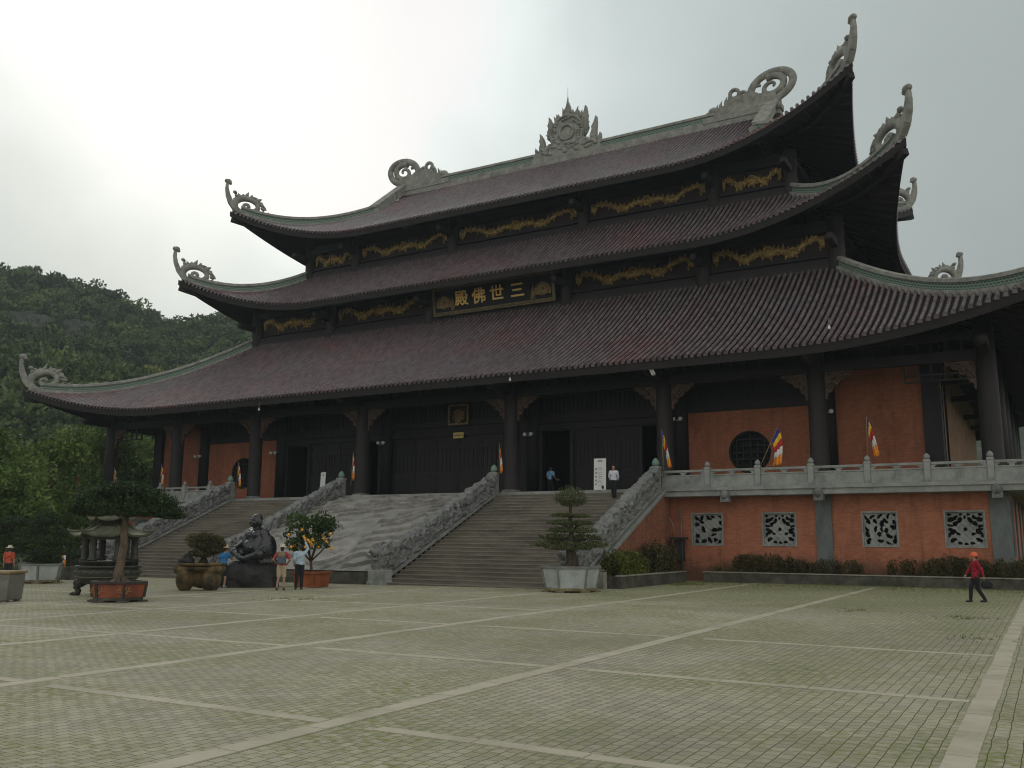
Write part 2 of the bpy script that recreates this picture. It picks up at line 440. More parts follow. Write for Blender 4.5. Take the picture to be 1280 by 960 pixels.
def tile_mat():
    m, t, b = newmat('glazed_roof_tile'); b.inputs['Roughness'].default_value = 0.42; b.inputs['Specular IOR Level'].default_value = 0.7
    tcn = nd(t, 'ShaderNodeTexCoord')
    n1 = nd(t, 'ShaderNodeTexWhiteNoise'); 
    mp = nd(t, 'ShaderNodeVectorMath', operation='SNAP'); mp.inputs[1].default_value = (0.27, 0.36, 100.0)
    t.links.new(tcn.outputs['Object'], mp.inputs[0]); t.links.new(mp.outputs[0], n1.inputs['Vector'])
    n2 = nd(t, 'ShaderNodeTexNoise'); n2.inputs['Scale'].default_value = 0.22; n2.inputs['Detail'].default_value = 7; n2.inputs['Roughness'].default_value = 0.72
    t.links.new(tcn.outputs['Object'], n2.inputs['Vector'])
    cr = nd(t, 'ShaderNodeValToRGB'); e = cr.color_ramp.elements
    e[0].position = 0.35; e[0].color = (0.135, 0.113, 0.120, 1); e[1].position = 0.70; e[1].color = (0.175, 0.078, 0.080, 1)
    e.new(0.54).color = (0.145, 0.104, 0.112, 1)
    t.links.new(n2.outputs['Fac'], cr.inputs[0])
    hs = nd(t, 'ShaderNodeHueSaturation'); mr_ = nd(t, 'ShaderNodeMapRange'); mr_.inputs['To Min'].default_value = 0.72; mr_.inputs['To Max'].default_value = 1.3
    t.links.new(n1.outputs['Value'], mr_.inputs[0]); t.links.new(mr_.outputs[0], hs.inputs['Value']); t.links.new(cr.outputs[0], hs.inputs['Color'])
    n3 = nd(t, 'ShaderNodeTexNoise'); n3.inputs['Scale'].default_value = 1.6; n3.inputs['Detail'].default_value = 8
    t.links.new(tcn.outputs['Object'], n3.inputs['Vector'])
    m2 = nd(t, 'ShaderNodeMapRange'); m2.inputs['From Min'].default_value = 0.56; m2.inputs['From Max'].default_value = 0.75; m2.inputs['To Max'].default_value = 0.5
    t.links.new(n3.outputs['Fac'], m2.inputs[0])
    mx = nd(t, 'ShaderNodeMixRGB'); mx.inputs[2].default_value = (0.17, 0.16, 0.15, 1)
    t.links.new(m2.outputs[0], mx.inputs[0]); t.links.new(hs.outputs[0], mx.inputs[1])
    t.links.new(mx.outputs[0], b.inputs['Base Color'])
    return m
m_tile = tile_mat()
m_pan = mat('shaded_dirty_pan_tile', (0.008, 0.006, 0.007), (0.016, 0.009, 0.010), 1.5, 0.85)  # near-black tone: dirt plus painted-in shade between the cover tiles
# ------------------------------------------------------------------ ground, plaza, hills
def sheet(name, xs, ys, dz, mats):
    X, Y = np.meshgrid(xs, ys, indexing='ij')
    P = np.stack([X, Y, gza(X) + dz], -1)
    o = MB().grid(P).build(name, mats)
    tag(o, kind='structure'); return o
m_grass = mat('short_grass', (0.060, 0.085, 0.025), (0.085, 0.095, 0.035), 0.8, 0.95, 0.8, 25, stain=(0.11, 0.095, 0.055), stain_scale=0.35, stain_amt=0.5)

def paver_mat():
    m, t, b = newmat('mossy_setts'); b.inputs['Roughness'].default_value = 0.88; b.inputs['Specular IOR Level'].default_value = 0.3
    tcn = nd(t, 'ShaderNodeTexCoord'); ob = tcn.outputs['Object']
    sp = nd(t, 'ShaderNodeSeparateXYZ'); t.links.new(ob, sp.inputs[0])
    # courses run away from the viewer, and are not laid quite straight
    nw = nd(t, 'ShaderNodeTexNoise'); nw.inputs['Scale'].default_value = 2.6; nw.inputs['Detail'].default_value = 3; t.links.new(ob, nw.inputs['Vector'])
    wv = nd(t, 'ShaderNodeMath', operation='MULTIPLY_ADD'); wv.inputs[1].default_value = 0.038; t.links.new(nw.outputs['Fac'], wv.inputs[0]); t.links.new(sp.outputs[0], wv.inputs[2])
    cb = nd(t, 'ShaderNodeCombineXYZ'); t.links.new(sp.outputs[1], cb.inputs[0]); t.links.new(wv.outputs[0], cb.inputs[1])
    br = nd(t, 'ShaderNodeTexBrick'); br.inputs['Scale'].default_value = 1.0; br.inputs['Brick Width'].default_value = 0.17; br.inputs['Row Height'].default_value = 0.132
    br.inputs['Mortar Size'].default_value = 0.005; br.inputs['Mortar Smooth'].default_value = 0.2; br.inputs['Bias'].default_value = -0.1
    br.inputs['Color1'].default_value = (0.415, 0.378, 0.285, 1); br.inputs['Color2'].default_value = (0.315, 0.292, 0.226, 1); br.inputs['Mortar'].default_value = (0.06, 0.056, 0.036, 1)
    t.links.new(cb.outputs[0], br.inputs['Vector'])
    # broad tone changes and moss
    n1 = nd(t, 'ShaderNodeTexNoise'); n1.inputs['Scale'].default_value = 0.16; n1.inputs['Detail'].default_value = 9; n1.inputs['Roughness'].default_value = 0.68
    t.links.new(ob, n1.inputs['Vector'])
    n1b = nd(t, 'ShaderNodeMapRange'); n1b.inputs['From Min'].default_value = 0.3; n1b.inputs['From Max'].default_value = 0.7; n1b.inputs['To Min'].default_value = 0.72; n1b.inputs['To Max'].default_value = 1.2
    t.links.new(n1.outputs['Fac'], n1b.inputs[0])
    mu = nd(t, 'ShaderNodeMixRGB', blend_type='MULTIPLY'); mu.inputs[0].default_value = 1; t.links.new(br.outputs['Color'], mu.inputs[1]); t.links.new(n1b.outputs[0], mu.inputs[2])
    n2 = nd(t, 'ShaderNodeTexNoise'); n2.inputs['Scale'].default_value = 0.30; n2.inputs['Detail'].default_value = 10; n2.inputs['Roughness'].default_value = 0.75
    t.links.new(ob, n2.inputs['Vector'])
    # moss gathers beside the kerb under the terrace
    ds = nd(t, 'ShaderNodeMapRange'); ds.inputs['From Min'].default_value = -20; ds.inputs['From Max'].default_value = -3; ds.inputs['To Min'].default_value = 0.0; ds.inputs['To Max'].default_value = 0.40
    t.links.new(sp.outputs[1], ds.inputs[0])
    dx = nd(t, 'ShaderNodeMapRange'); dx.inputs['From Min'].default_value = 10; dx.inputs['From Max'].default_value = 22; t.links.new(sp.outputs[0], dx.inputs[0])
    dm = nd(t, 'ShaderNodeMath', operation='MULTIPLY'); t.links.new(ds.outputs[0], dm.inputs[0]); t.links.new(dx.outputs[0], dm.inputs[1])
    a1 = nd(t, 'ShaderNodeMath', operation='ADD'); t.links.new(n2.outputs['Fac'], a1.inputs[0]); t.links.new(dm.outputs[0], a1.inputs[1])
    mo = nd(t, 'ShaderNodeMapRange'); mo.inputs['From Min'].default_value = 0.42; mo.inputs['From Max'].default_value = 0.62; mo.inputs['To Max'].default_value = 0.9
    t.links.new(a1.outputs[0], mo.inputs[0])
    fine = nd(t, 'ShaderNodeTexNoise'); fine.inputs['Scale'].default_value = 9; fine.inputs['Detail'].default_value = 5; t.links.new(ob, fine.inputs['Vector'])
    fm = nd(t, 'ShaderNodeMapRange'); fm.inputs['From Min'].default_value = 0.4; fm.inputs['From Max'].default_value = 0.6; t.links.new(fine.outputs['Fac'], fm.inputs[0])
    m3 = nd(t, 'ShaderNodeMath', operation='MULTIPLY'); t.links.new(mo.outputs[0], m3.inputs[0]); t.links.new(fm.outputs[0], m3.inputs[1])
    mx = nd(t, 'ShaderNodeMixRGB'); mx.inputs[2].default_value = (0.185, 0.20, 0.050, 1); t.links.new(m3.outputs[0], mx.inputs[0]); t.links.new(mu.outputs[0], mx.inputs[1])
    # green joints where moss is
    jm = nd(t, 'ShaderNodeMath', operation='MULTIPLY'); t.links.new(br.outputs['Fac'], jm.inputs[0])
    jr = nd(t, 'ShaderNodeMapRange'); jr.inputs['From Min'].default_value = 0.40; jr.inputs['From Max'].default_value = 0.55; t.links.new(a1.outputs[0], jr.inputs[0]); t.links.new(jr.outputs[0], jm.inputs[1])
    mj = nd(t, 'ShaderNodeMixRGB'); mj.inputs[2].default_value = (0.075, 0.095, 0.022, 1); t.links.new(jm.outputs[0], mj.inputs[0]); t.links.new(mx.outputs[0], mj.inputs[1])
    t.links.new(mj.outputs[0], b.inputs['Base Color'])
    bp = nd(t, 'ShaderNodeBump'); bp.invert = True; bp.inputs['Strength'].default_value = 0.7; bp.inputs['Distance'].default_value = 0.012
    t.links.new(br.outputs['Fac'], bp.inputs['Height']); t.links.new(bp.outputs[0], b.inputs['Normal'])
    return m
m_paver = paver_mat()
m_strip = mat('worn_paving_slab', (0.49, 0.44, 0.345), (0.40, 0.36, 0.28), 1.3, 0.85, 0.2, 20, stain=(0.16, 0.16, 0.08), stain_scale=0.8, stain_amt=0.5)

xs_far = np.concatenate([[-460, -300, -180, -110, -70], np.arange(-48, 60, 3.0), [70, 110, 200, 400, 460]])
ys_far = np.concatenate([[-420, -300, -150, -90], np.arange(-70, 60, 8.0), [90, 200, 400]])
sheet('ground', xs_far, ys_far, -0.012, m_grass)
sheet('plaza', np.arange(-13, 61.1, 1.85), np.arange(-75, 0.5, 2.5), 0.0, m_paver)
# paving strips: one grid of pale slabs let into the setts, each slab a separate quad with an open joint
sb = MB()
def strip(along, c, a, b, wdt, step=1.15):
    t = a + random.uniform(0, .6)
    while t < b:
        e_ = min(b, t + step - 0.018)
        j = random.uniform(-.012, .012); h = 0.006 + random.uniform(0, .004)
        if along == 'y': q = [(c - wdt / 2 + j, t), (c + wdt / 2 + j, t), (c + wdt / 2 + j, e_), (c - wdt / 2 + j, e_)]
        else: q = [(t, c - wdt / 2 + j), (e_, c - wdt / 2 + j), (e_, c + wdt / 2 + j), (t, c + wdt / 2 + j)]
        v = [(x, y, gz(x) + h) for x, y in q] + [(x, y, gz(x) - .03) for x, y in q]
        sb.add(v, [(0, 1, 2, 3), (0, 4, 5, 1), (1, 5, 6, 2), (2, 6, 7, 3), (3, 7, 4, 0)])
        t += step
XD = [30.28, 24.65, 19.4, 14.85, 9.6, 4.4, 35.7, 41.1, 46.5]
YH = [-37.0, -32.1, -27.0, -22.1]
for c in XD: strip('y', c, -70, -2.3 if c > 16 else -12.5, 0.26)
for i, c in enumerate(YH):
    xs_ = sorted(XD)
    for a, b in zip([-8] + xs_, xs_ + [58]):
        if b - a < .5: continue
        if i == 3 and a > 16: continue
        strip('x', c + random.uniform(-.03, .03), a + .16, b - .16, 0.19)
tag(sb.build('paving_strips', m_strip), kind='structure')

# --- the wooded hill: a long ridge behind and to the left of the temple
AZ = np.array([-115, -95, -80, -70, -63, -59.9, -58.8, -58.1, -57.5, -56.3, -54.6, -53.7, -52.3, -50.7, -49.2, -47.8, -46.4, -44, -40, -30, -15, 0.])
EL = np.array([.15, .19, .23, .25, .262, .2586, .2633, .2551, .2623, .2596, .2530, .2480, .2400, .2310, .2310, .2400, .242, .225, .21, .19, .17, .14]) 
def ridge(az):
    return np.interp(az, AZ, EL)
def hill_h(az, r):
    Rr = 255 + 22 * np.sin(np.radians(az * 5 + 40))
    T = (ridge(az) * Rr + 1.8 - 6.2)
    t = np.clip((r - 105) / (Rr - 105), 0, 1)
    up = T * (0.30 * t + 0.70 * (t ** 1.5))
    back = T * np.clip(1 - ((r - Rr) / 260) ** 2, 0, 1)
    h = np.where(r < Rr, up, back)
    x = r * np.sin(np.radians(az)); y = r * np.cos(np.radians(az))
    n = (fbm(x / 45, y / 45, 4, 3) - .47) * 26 * np.clip(t * (1 - t) * 4, 0, 1)
    return h + n - 0.6
az_g = np.linspace(-115, 0, 150); r_g = np.concatenate([np.linspace(100, 270, 46), np.linspace(280, 420, 8)])
A, RR = np.meshgrid(az_g, r_g, indexing='ij')
H = hill_h(A, RR)
P = np.stack([CAM.x + RR * np.sin(np.radians(A)), CAM.y + RR * np.cos(np.radians(A)), H], -1)
m_hill = mat('hill_undergrowth', (0.022, 0.034, 0.014), (0.035, 0.05, 0.02), 0.08, 0.95, stain=(0.15, 0.15, 0.13), stain_scale=0.03, stain_amt=0.35)
tag(MB().grid(P).build('hill', m_hill), kind='structure')

# --- foliage helpers
def leaf_cards(C, size, dirs=None, flat=0.0, asp=0.55):
    """one diamond leaf per centre, turned at random; returns verts and quads"""
    n = len(C); size = np.broadcast_to(np.asarray(size, float), (n,))
    a = rng.normal(size=(n, 3)); 
    if flat: a[:, 2] *= (1 - flat)
    if dirs is not None: a = a * 0.7 + dirs
    a /= np.linalg.norm(a, axis=1)[:, None] + 1e-9
    b = rng.normal(size=(n, 3)); b -= a * (a * b).sum(1)[:, None]; b /= np.linalg.norm(b, axis=1)[:, None] + 1e-9
    s = size[:, None]
    V = np.stack([C - a * s, C + b * s * asp, C + a * s, C - b * s * asp], 1).reshape(-1, 3)
    F = np.arange(4 * n).reshape(n, 4)
    return V, F
def ellipsoid_shell(n, c, r, inner=0.55, low=-1.0):
    d = rng.normal(size=(int(n * 1.6) + 4, 3)); d /= np.linalg.norm(d, axis=1)[:, None]
    d = d[d[:, 2] > low][:n]
    k = inner + (1 - inner) * rng.random(len(d)) ** 0.6
    return np.asarray(c) + d * np.asarray(r) * k[:, None], d
def clump_crown(blobs, per, size, low=-0.7, tint0=0.5, tvar=0.25):
    """a crown of several leafy clumps with gaps between them"""
    Cs = []; Ds = []; T = []
    for (c, r) in blobs:
        n = max(8, int(per * (r[0] * r[1] * r[2]) ** (2 / 3)))
        C, D = ellipsoid_shell(n, c, r, 0.5, low)
        base = tint0 + rng.normal() * tvar * .7
        T.append(np.clip(base + rng.normal(size=len(C)) * tvar * .6, 0, 1))
        Cs.append(C); Ds.append(D)
    C = np.concatenate(Cs); D = np.concatenate(Ds); T = np.concatenate(T)
    V, F = leaf_cards(C, size * rng.uniform(.7, 1.3, len(C)), D * 0.5)
    return V, F, T

m_leaf_far = leafmat('hill_foliage', (0.018, 0.038, 0.014), (0.135, 0.19, 0.055), 0.25)
m_leaf_bright = leafmat('bright_foliage', (0.035, 0.075, 0.014), (0.20, 0.28, 0.06), 0.3)
m_leaf_yellow = leafmat('yellow_green_foliage', (0.10, 0.13, 0.03), (0.26, 0.28, 0.07), 0.3)
m_leaf_dark = leafmat('dark_needle_foliage', (0.012, 0.028, 0.009), (0.050, 0.080, 0.024), 0.15)
m_leaf_box = leafmat('clipped_foliage', (0.032, 0.048, 0.018), (0.165, 0.175, 0.065), 0.2)
m_leaf_citrus = leafmat('citrus_foliage', (0.018, 0.042, 0.012), (0.08, 0.13, 0.03), 0.2)
m_leaf_hedge = leafmat('hedge_foliage', (0.022, 0.030, 0.011), (0.15, 0.115, 0.04), 0.2)
m_leaf_croton = leafmat('mottled_hedge_foliage', (0.020, 0.045, 0.012), (0.21, 0.21, 0.03), 0.2)

# crowns on the hill: nobody could count them, one forest
def forest():
    tv = []
    for k in range(6):
        bl = [((rng.normal() * 1.9, rng.normal() * 1.9, 1.4 + rng.random() * 3.6), np.array([1.0, 1.0, .75]) * rng.uniform(1.0, 2.0)) for _ in range(9)]
        tv.append(clump_crown(bl, 21, 0.40, -0.5, 0.45, 0.30))
    Vs = []; Fs = []; Ts = []; n0 = 0
    cnt = 0
    while cnt < 2500:
        az = rng.uniform(-66, -40) if rng.random() < .88 else rng.uniform(-112, -5)
        r = math.sqrt(rng.uniform(112 ** 2, 285 ** 2))
        h = float(hill_h(np.array(az), np.array(r)))
        x = CAM.x + r * math.sin(R(az)); y = CAM.y + r * math.cos(R(az))
        if -45 < x < 45 and y < 62: continue
        V, F, T = tv[cnt % 6]
        a = rng.uniform(0, 6.28); s = rng.uniform(.75, 1.3); ca, sa = math.cos(a) * s, math.sin(a) * s
        W = np.stack([V[:, 0] * ca - V[:, 1] * sa + x, V[:, 0] * sa + V[:, 1] * ca + y, V[:, 2] * s * rng.uniform(.8, 1.25) + h - .5], 1)
        Vs.append(W); Fs.append(F + n0); n0 += len(W)
        Ts.append(np.clip(T + rng.normal() * .20 + (.25 if rng.random() < .1 else 0), 0, 1)); cnt += 1
    o = mesh_arrays('forest', np.concatenate(Vs), np.concatenate(Fs), m_leaf_far, tint=np.concatenate(Ts))
    return tag(o, 'dense mixed forest covering the hillside behind the temple', 'forest', kind='stuff')
forest()
# skyline trees that stand out of the forest, and one yellow-green crown
def tree_at(name, label, loc, h, w_, leaf, seed, per=14, size=.4, trunk_r=.22, group=None, crown_low=.3, tint=.5, nb=14, cat='tree'):
    global rng
    keep = rng; rng = np.random.default_rng(seed)
    t = thing(name, label, cat, loc, 0, group)
    m = MB(); top = h * .8
    pts = [(0, 0, -.3)] + [(rng.normal() * .04 * h * k / 4, rng.normal() * .04 * h * k / 4, top * k / 4) for k in range(1, 5)]
    m.tube(pts, [trunk_r * 1.25, trunk_r, trunk_r * .75, trunk_r * .5, trunk_r * .15], 7)
    bl = []
    for i in range(nb):
        a = rng.uniform(0, 6.28); zz = h * (crown_low + (1 - crown_low) * rng.random() ** .8) 
        prof = math.sin(math.pi * min(1, max(.12, (zz / h - crown_low * .6) / (1.06 - crown_low * .6)))) ** .7
        rr = w_ / 2 * prof * rng.random() ** .5 * .8
        c = (rr * math.cos(a), rr * math.sin(a), min(zz, h - w_ * .12)); q = w_ * rng.uniform(.15, .25)
        bl.append((c, np.array([q, q, q * .72])))
        if i % 2 == 0: 
            k = min(3, int(c[2] / h * 4)); m.tube([pts[max(1, k)], tuple((Vector(pts[max(1, k)]) + Vector(c)) / 2 + Vector((0, 0, .1 * h * .3))), c], [trunk_r * .4, trunk_r * .25, .02], 5)
    m.build('trunk', m_bark, t)
    V, F, T = clump_crown(bl, per, size, -.8, tint, .27)
    mesh_arrays('crown', V, F, leaf, t, tint=T)
    rng = keep
    return t
def polar(az, r): return (CAM.x + r * math.sin(R(az)), CAM.y + r * math.cos(R(az)), float(hill_h(np.array(az), np.array(float(r)))))
tree_at('hill_tree', 'round yellow-green tree standing out on the wooded hillside', polar(-51.55, 205), 9.5, 9, m_leaf_yellow, 4, 26, .5, tint=.55)
for i, (az, r, h, w_, lb) in enumerate([(-58.9, 262, 9, 9, 'broad tree at the highest point of the hill skyline'), (-57.2, 262, 9, 12, 'wide flat-topped tree right of the notch in the skyline'),
                                        (-54.9, 262, 8, 7, 'small round tree on the falling skyline of the hill'), (-53.2, 262, 6, 7, 'low bushy tree on the skyline nearest the roof corner')]):
    p = polar(az, r)
    tree_at('skyline_tree', lb, p, h, w_, m_leaf_far, 20 + i, 20, .6, group='trees on the hill skyline', tint=.4)

for i, (az, r, w_, h_, lb) in enumerate(((-58.35, 225, 9, 9, 'pale grey cliff patch high on the hillside near the notch'), (-55.9, 228, 7, 8, 'grey rock face among the trees below the skyline'), (-58.9, 140, 3.2, 6.5, 'small pale rock face low on the hillside under the roof corner'))):
    p = polar(az, r); t = thing('rock_outcrop', lb, 'rock', p, R(-az), 'rock faces on the wooded hill')
    n_ = 26; U_, W_ = np.meshgrid(np.linspace(-1, 1, n_), np.linspace(0, 1, n_), indexing='ij')
    dd = 1 - (U_ ** 2) - .25 * W_; m = MB()
    P_ = np.stack([U_ * w_ * .5 + fbm(W_ * 5 + i, U_ * 3, 3, 5), -2.6 * dd - 2.4 * (fbm(U_ * 4 + 9, W_ * 5 + i, 4, i) - .5) + W_ * 3, W_ * h_ + .8 * fbm(U_ * 5, W_ * 2, 3, 8)], -1)
    m.grid(P_, smooth=False); B2 = P_.copy(); B2[:, :, 1] = 4.0; m.grid(B2, smooth=False, flip=True); m.grid(np.stack([P_[:, -1], B2[:, -1]], 1), smooth=False)
    m.build('rock_face', mat('pale_limestone', (0.075, 0.078, 0.066), (0.035, 0.042, 0.03), .5, .9, .6, 2, stain=(0.05, 0.055, 0.04), stain_scale=.3) if 'pale_limestone' not in bpy.data.materials else bpy.data.materials['pale_limestone'], t)
# bright trees at the foot of the hill, left of the temple
near = [(-60.3, 66, 9.2, 9), (-58.2, 88, 9.8, 9), (-56.7, 72, 9.0, 8), (-55.2, 92, 12.2, 9), (-53.6, 80, 10.2, 8), (-52.4, 97, 12.5, 9), (-50.8, 92, 9.5, 8), (-61.5, 92, 11, 10), (-59.2, 60, 6.2, 7)]
lbl = ['bright green tree at the left edge of the picture foot of the hill', 'leafy green tree left of the temple behind the shorter ones', 'green tree above the pale bonsai pot', 'tall bright tree under the lowest roof corner tip',
       'green tree left of the outermost wooden column', 'tall tree seen between the last column and the brick wall', 'smaller green tree right of the outermost wooden column', 'tall tree at the very left behind the others', 'low shrubby tree behind the person in the red top']
for i, (az, r, h, w_) in enumerate(near):
    x = CAM.x + r * math.sin(R(az)); y = CAM.y + r * math.cos(R(az))
    tree_at('leafy_tree', lbl[i], (x, y, -.35), h, w_, m_leaf_bright, 50 + i, 130, .155, .2, 'trees at the foot of the hill', .12, .42, 26)
# ------------------------------------------------------------------ the temple hall
YC = 18.0
X1, X2, X3, X4 = 5.32, 14.40, 22.03, 29.25
PZ = 4.41
hall = thing('temple_hall', 'great three-tiered dark wooden temple hall with sweeping tiled roofs above the plaza', 'temple', (0, YC, 0))
HO = (0, YC, 0)
def hp(mb, name, mats, parent=hall, bevel=0): return mb.build(name, mats, parent, bevel, HO)

T1 = dict(Xi=22.03, Yi=7.07, Dx=11.7, Dy=11.57, hm=.86, W=13.0, zt=16.85, ze=10.55, lift=2.0, g=1.28)
T2 = dict(Xi=19.17, Yi=9.64, Dx=7.25, Dy=6.95, hm=.74, W=12.5, zt=22.55, ze=18.85, lift=2.95, g=1.15)
T3 = dict(Xi=16.0, Yi=14.3, Dx=7.75, Dy=9.25, hm=.79, W=12.0, zt=29.2, ze=24.75, lift=2.95, g=1.15)
def gfun(T, s): return T['g'] * s - (T['g'] - 1) * s * s
def nu_h(T, d, D, W):
    nu = np.clip(1 - d / W, 0, 1)
    return nu, T['hm'] + (1 - T['hm']) * nu ** 2
def zfun(T, s, nu):
    sp = np.maximum(s, 0)
    z = np.where(s >= 0, T['zt'] - (T['zt'] - T['ze']) * gfun(T, sp), T['zt'] - (T['zt'] - T['ze']) * T['g'] * s)
    return z + T['lift'] * nu ** 2.1 * sp ** 1.25
def front_pt(T, x, s):
    Xc = T['Xi'] + T['Dx']; nu, h = nu_h(T, Xc - np.abs(x), T['Dx'], T['W'])
    return x + 0 * s, T['Yi'] - T['Dy'] * h * s, zfun(T, s, nu)
def front_s0(T, x, top=False):
    Xc = T['Xi'] + T['Dx']; nu, h = nu_h(T, Xc - abs(x), T['Dx'], T['W'])
    s0 = max(0.0, (abs(x) - T['Xi']) / T['Dx']) / h
    if top and abs(x) <= T['Xi'] + .01: s0 = -(YC - T['Yi']) / (T['Dy'] * h)
    return float(s0)
def side_pt(T, y, s):   # y measured from the middle
    Yh = YC - T['Yi']; Yc = Yh + T['Dy']; W = T['W'] * T['Dy'] / T['Dx']
    nu, h = nu_h(T, Yc - np.abs(y), T['Dy'], W)
    return T['Xi'] + T['Dx'] * h * s, YC + y + 0 * s, zfun(T, s, nu)
def side_s0(T, y):
    Yh = YC - T['Yi']; Yc = Yh + T['Dy']; W = T['W'] * T['Dy'] / T['Dx']
    nu, h = nu_h(T, Yc - abs(y), T['Dy'], W)
    return float(max(0.0, (abs(y) - Yh) / T['Dy']) / h)

def roof(T, name, label, top=False, fine=True):
    """tiled roof: pans, rows of half-round cover tiles with stepped joints, eave edge and soffit"""
    V = []; F = []; n0 = 0; MI = []
    def put(v, f, mi):
        nonlocal n0
        V.append(np.asarray(v, float)); F.append(np.asarray(f, int) + n0); n0 += len(v); MI.append(np.full(len(f), mi))
    SP = 0.326
    slopes = [('f', 1), ('f', -1), ('s', 1), ('s', -1)]
    raf = []
    for kind, sg in slopes:
        rafters = MB(); raf.append(rafters)
        if kind == 'f':
            ext = T['Xi'] + T['Dx']; pt, s0f = (lambda c, s: front_pt(T, c, s)), (lambda c: front_s0(T, c, top))
            ext2 = ext
        else:
            ext2 = YC - T['Yi'] + T['Dy']; pt, s0f = (lambda c, s: side_pt(T, c, s)), (lambda c: side_s0(T, c))
        def place(x, y, z):
            if kind == 'f': return np.stack([x, y if sg > 0 else 2 * YC - y, z], -1)
            return np.stack([x if sg > 0 else -x, y, z], -1)
        lowres = (kind == 'f' and sg < 0) or (kind == 's' and sg < 0)
        nr = int(ext2 / SP); cs = (np.arange(-nr, nr + 1)) * SP
        # pans and soffit
        ms = np.concatenate([[-ext2 + .002], np.linspace(-ext2 + .3, ext2 - .3, 110), [ext2 - .002]]); 
        if top and kind == 'f': ms = np.sort(np.concatenate([ms, [-T['Xi'] - .02, -T['Xi'], T['Xi'], T['Xi'] + .02]]))
        nS = 22
        G = []; SG = []
        for c in ms:
            s0 = min(s0f(c), .999); s = np.linspace(s0, 1.0, nS)
            x, y, z = pt(np.array(c), s) if kind == 'f' else pt(np.array(c), s)
            p = place(np.broadcast_to(x, s.shape), np.broadcast_to(y, s.shape), z); G.append(p)
            q = p.copy(); q[:, 2] -= 0.42; SG.append(q)
        G = np.array(G); SG = np.array(SG)
        a, b = G.shape[:2]
        idx = np.arange(a * b).reshape(a, b)
        quad = np.stack([idx[:-1, :-1], idx[1:, :-1], idx[1:, 1:], idx[:-1, 1:]], -1).reshape(-1, 4)
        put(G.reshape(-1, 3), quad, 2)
        put(SG.reshape(-1, 3), quad, 1)
        edge = np.stack([G[:, -1] + [0, 0, -.02], SG[:, -1]], 1).reshape(-1, 3)
        i2 = np.arange(2 * a).reshape(a, 2)
        put(edge, np.stack([i2[:-1, 0], i2[1:, 0], i2[1:, 1], i2[:-1, 1]], -1), 1)
        # cover tiles
        nk = 7 if not lowres else 5
        ang = np.linspace(0, math.pi, nk - 2); ca = np.concatenate([[1.0], np.cos(ang), [-1.0]]); sa = np.concatenate([[-1.0], np.sin(ang) * 1.1, [-1.0]])
        for ci, c in enumerate(cs):
            s0 = s0f(c)
            if s0 > .985: continue
            xa, ya, za = pt(np.array(c), np.array([s0, 1.0]))
            pa = place(np.broadcast_to(xa, 2), np.broadcast_to(ya, 2), za)
            ln = np.linalg.norm(pa[1] - pa[0])
            nseg = max(1, int(ln / (.36 if not lowres else 1.2)))
            s = np.linspace(s0, 1.006, nseg + 1)
            x, y, z = pt(np.array(c), s)
            p = place(np.broadcast_to(x, s.shape), np.broadcast_to(y, s.shape), z)
            side = np.array([1., 0, 0]) if kind == 'f' else np.array([0, 1., 0])
            d = np.gradient(p, axis=0) if len(p) > 2 else np.repeat((p[1] - p[0])[None], 2, 0)
            d /= np.linalg.norm(d, axis=1)[:, None]
            up = np.cross(side, d); up *= np.sign(up[:, 2])[:, None]
            rings = []
            for k in range(nseg):
                for (ii, rr) in ((k, .082), (k + 1, .096)):
                    rings.append(p[ii] + side * (ca * rr)[:, None] + up[ii] * (sa * rr + .085)[:, None])
            rings = np.array(rings); nrg = len(rings)
            vi = np.arange(nrg * nk).reshape(nrg, nk)
            f = np.stack([vi[:-1, :-1], vi[1:, :-1], vi[1:, 1:], vi[:-1, 1:]], -1).reshape(-1, 4)
            nq = nk - 1; leg = np.tile(np.arange(nq), nrg - 1); leg = (leg == 0) | (leg == nq - 1)
            put(rings.reshape(-1, 3), f[~leg], 0); n0 -= len(rings) * nk; V.pop(); V.append(rings.reshape(-1, 3)); n0 += len(rings) * nk
            F.append(f[leg] + n0 - len(rings) * nk); MI.append(np.full(int(leg.sum()), 2))  # lower sides take the pan colour, so their shade is painted too
            # round end cap at the eave
            e_ = rings[-1]
            put(e_, [[0, 1, nk - 2, nk - 1], [1, 2, nk - 3, nk - 2]], 0)
            if ci % 2 == 0 and not lowres:
                m_ = len(p) - 1; k0 = 0
                q = [Vector(p[k]) - Vector((0, 0, .47)) for k in sorted(set((k0, m_ // 2, m_)))]
                q[-1] = q[-1].lerp(q[-2], .12)
                for a_, b_ in zip(q[:-1], q[1:]): rafters.bar(a_, b_, .10, .12)
    Vv = np.concatenate(V); Vv[:, 1] -= YC
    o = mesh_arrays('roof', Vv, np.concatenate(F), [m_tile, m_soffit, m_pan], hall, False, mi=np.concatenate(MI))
    o['label'] = label
    for q in raf:
        if q.v: hp(q, 'rafters', m_soffit, o)
    # hip beam under each corner
    for sx in (-1, 1):
        for sy in (-1, 1):
            hb = MB()
            q = []
            for lam in (.35, .6, .8, .99):
                x = T['Xi'] + T['Dx'] * lam; Xc = T['Xi'] + T['Dx']; nu, h = nu_h(T, np.array(Xc - x), T['Dx'], T['W'])
                s = lam / h; y = T['Yi'] - T['Dy'] * lam; z = float(zfun(T, np.array(s), nu)) - .62
                q.append((sx * x, y if sy > 0 else 2 * YC - y, z))
            for a_, b_ in zip(q[:-1], q[1:]): hb.bar(a_, b_, .34, .4)
            hp(hb, 'hip_beam', m_soffit, o)
    return o
roof1 = roof(T1, 'roof', 'lowest and widest tiled roof tier over the gallery')
roof2 = roof(T2, 'roof', 'middle tiled roof tier above the name board')
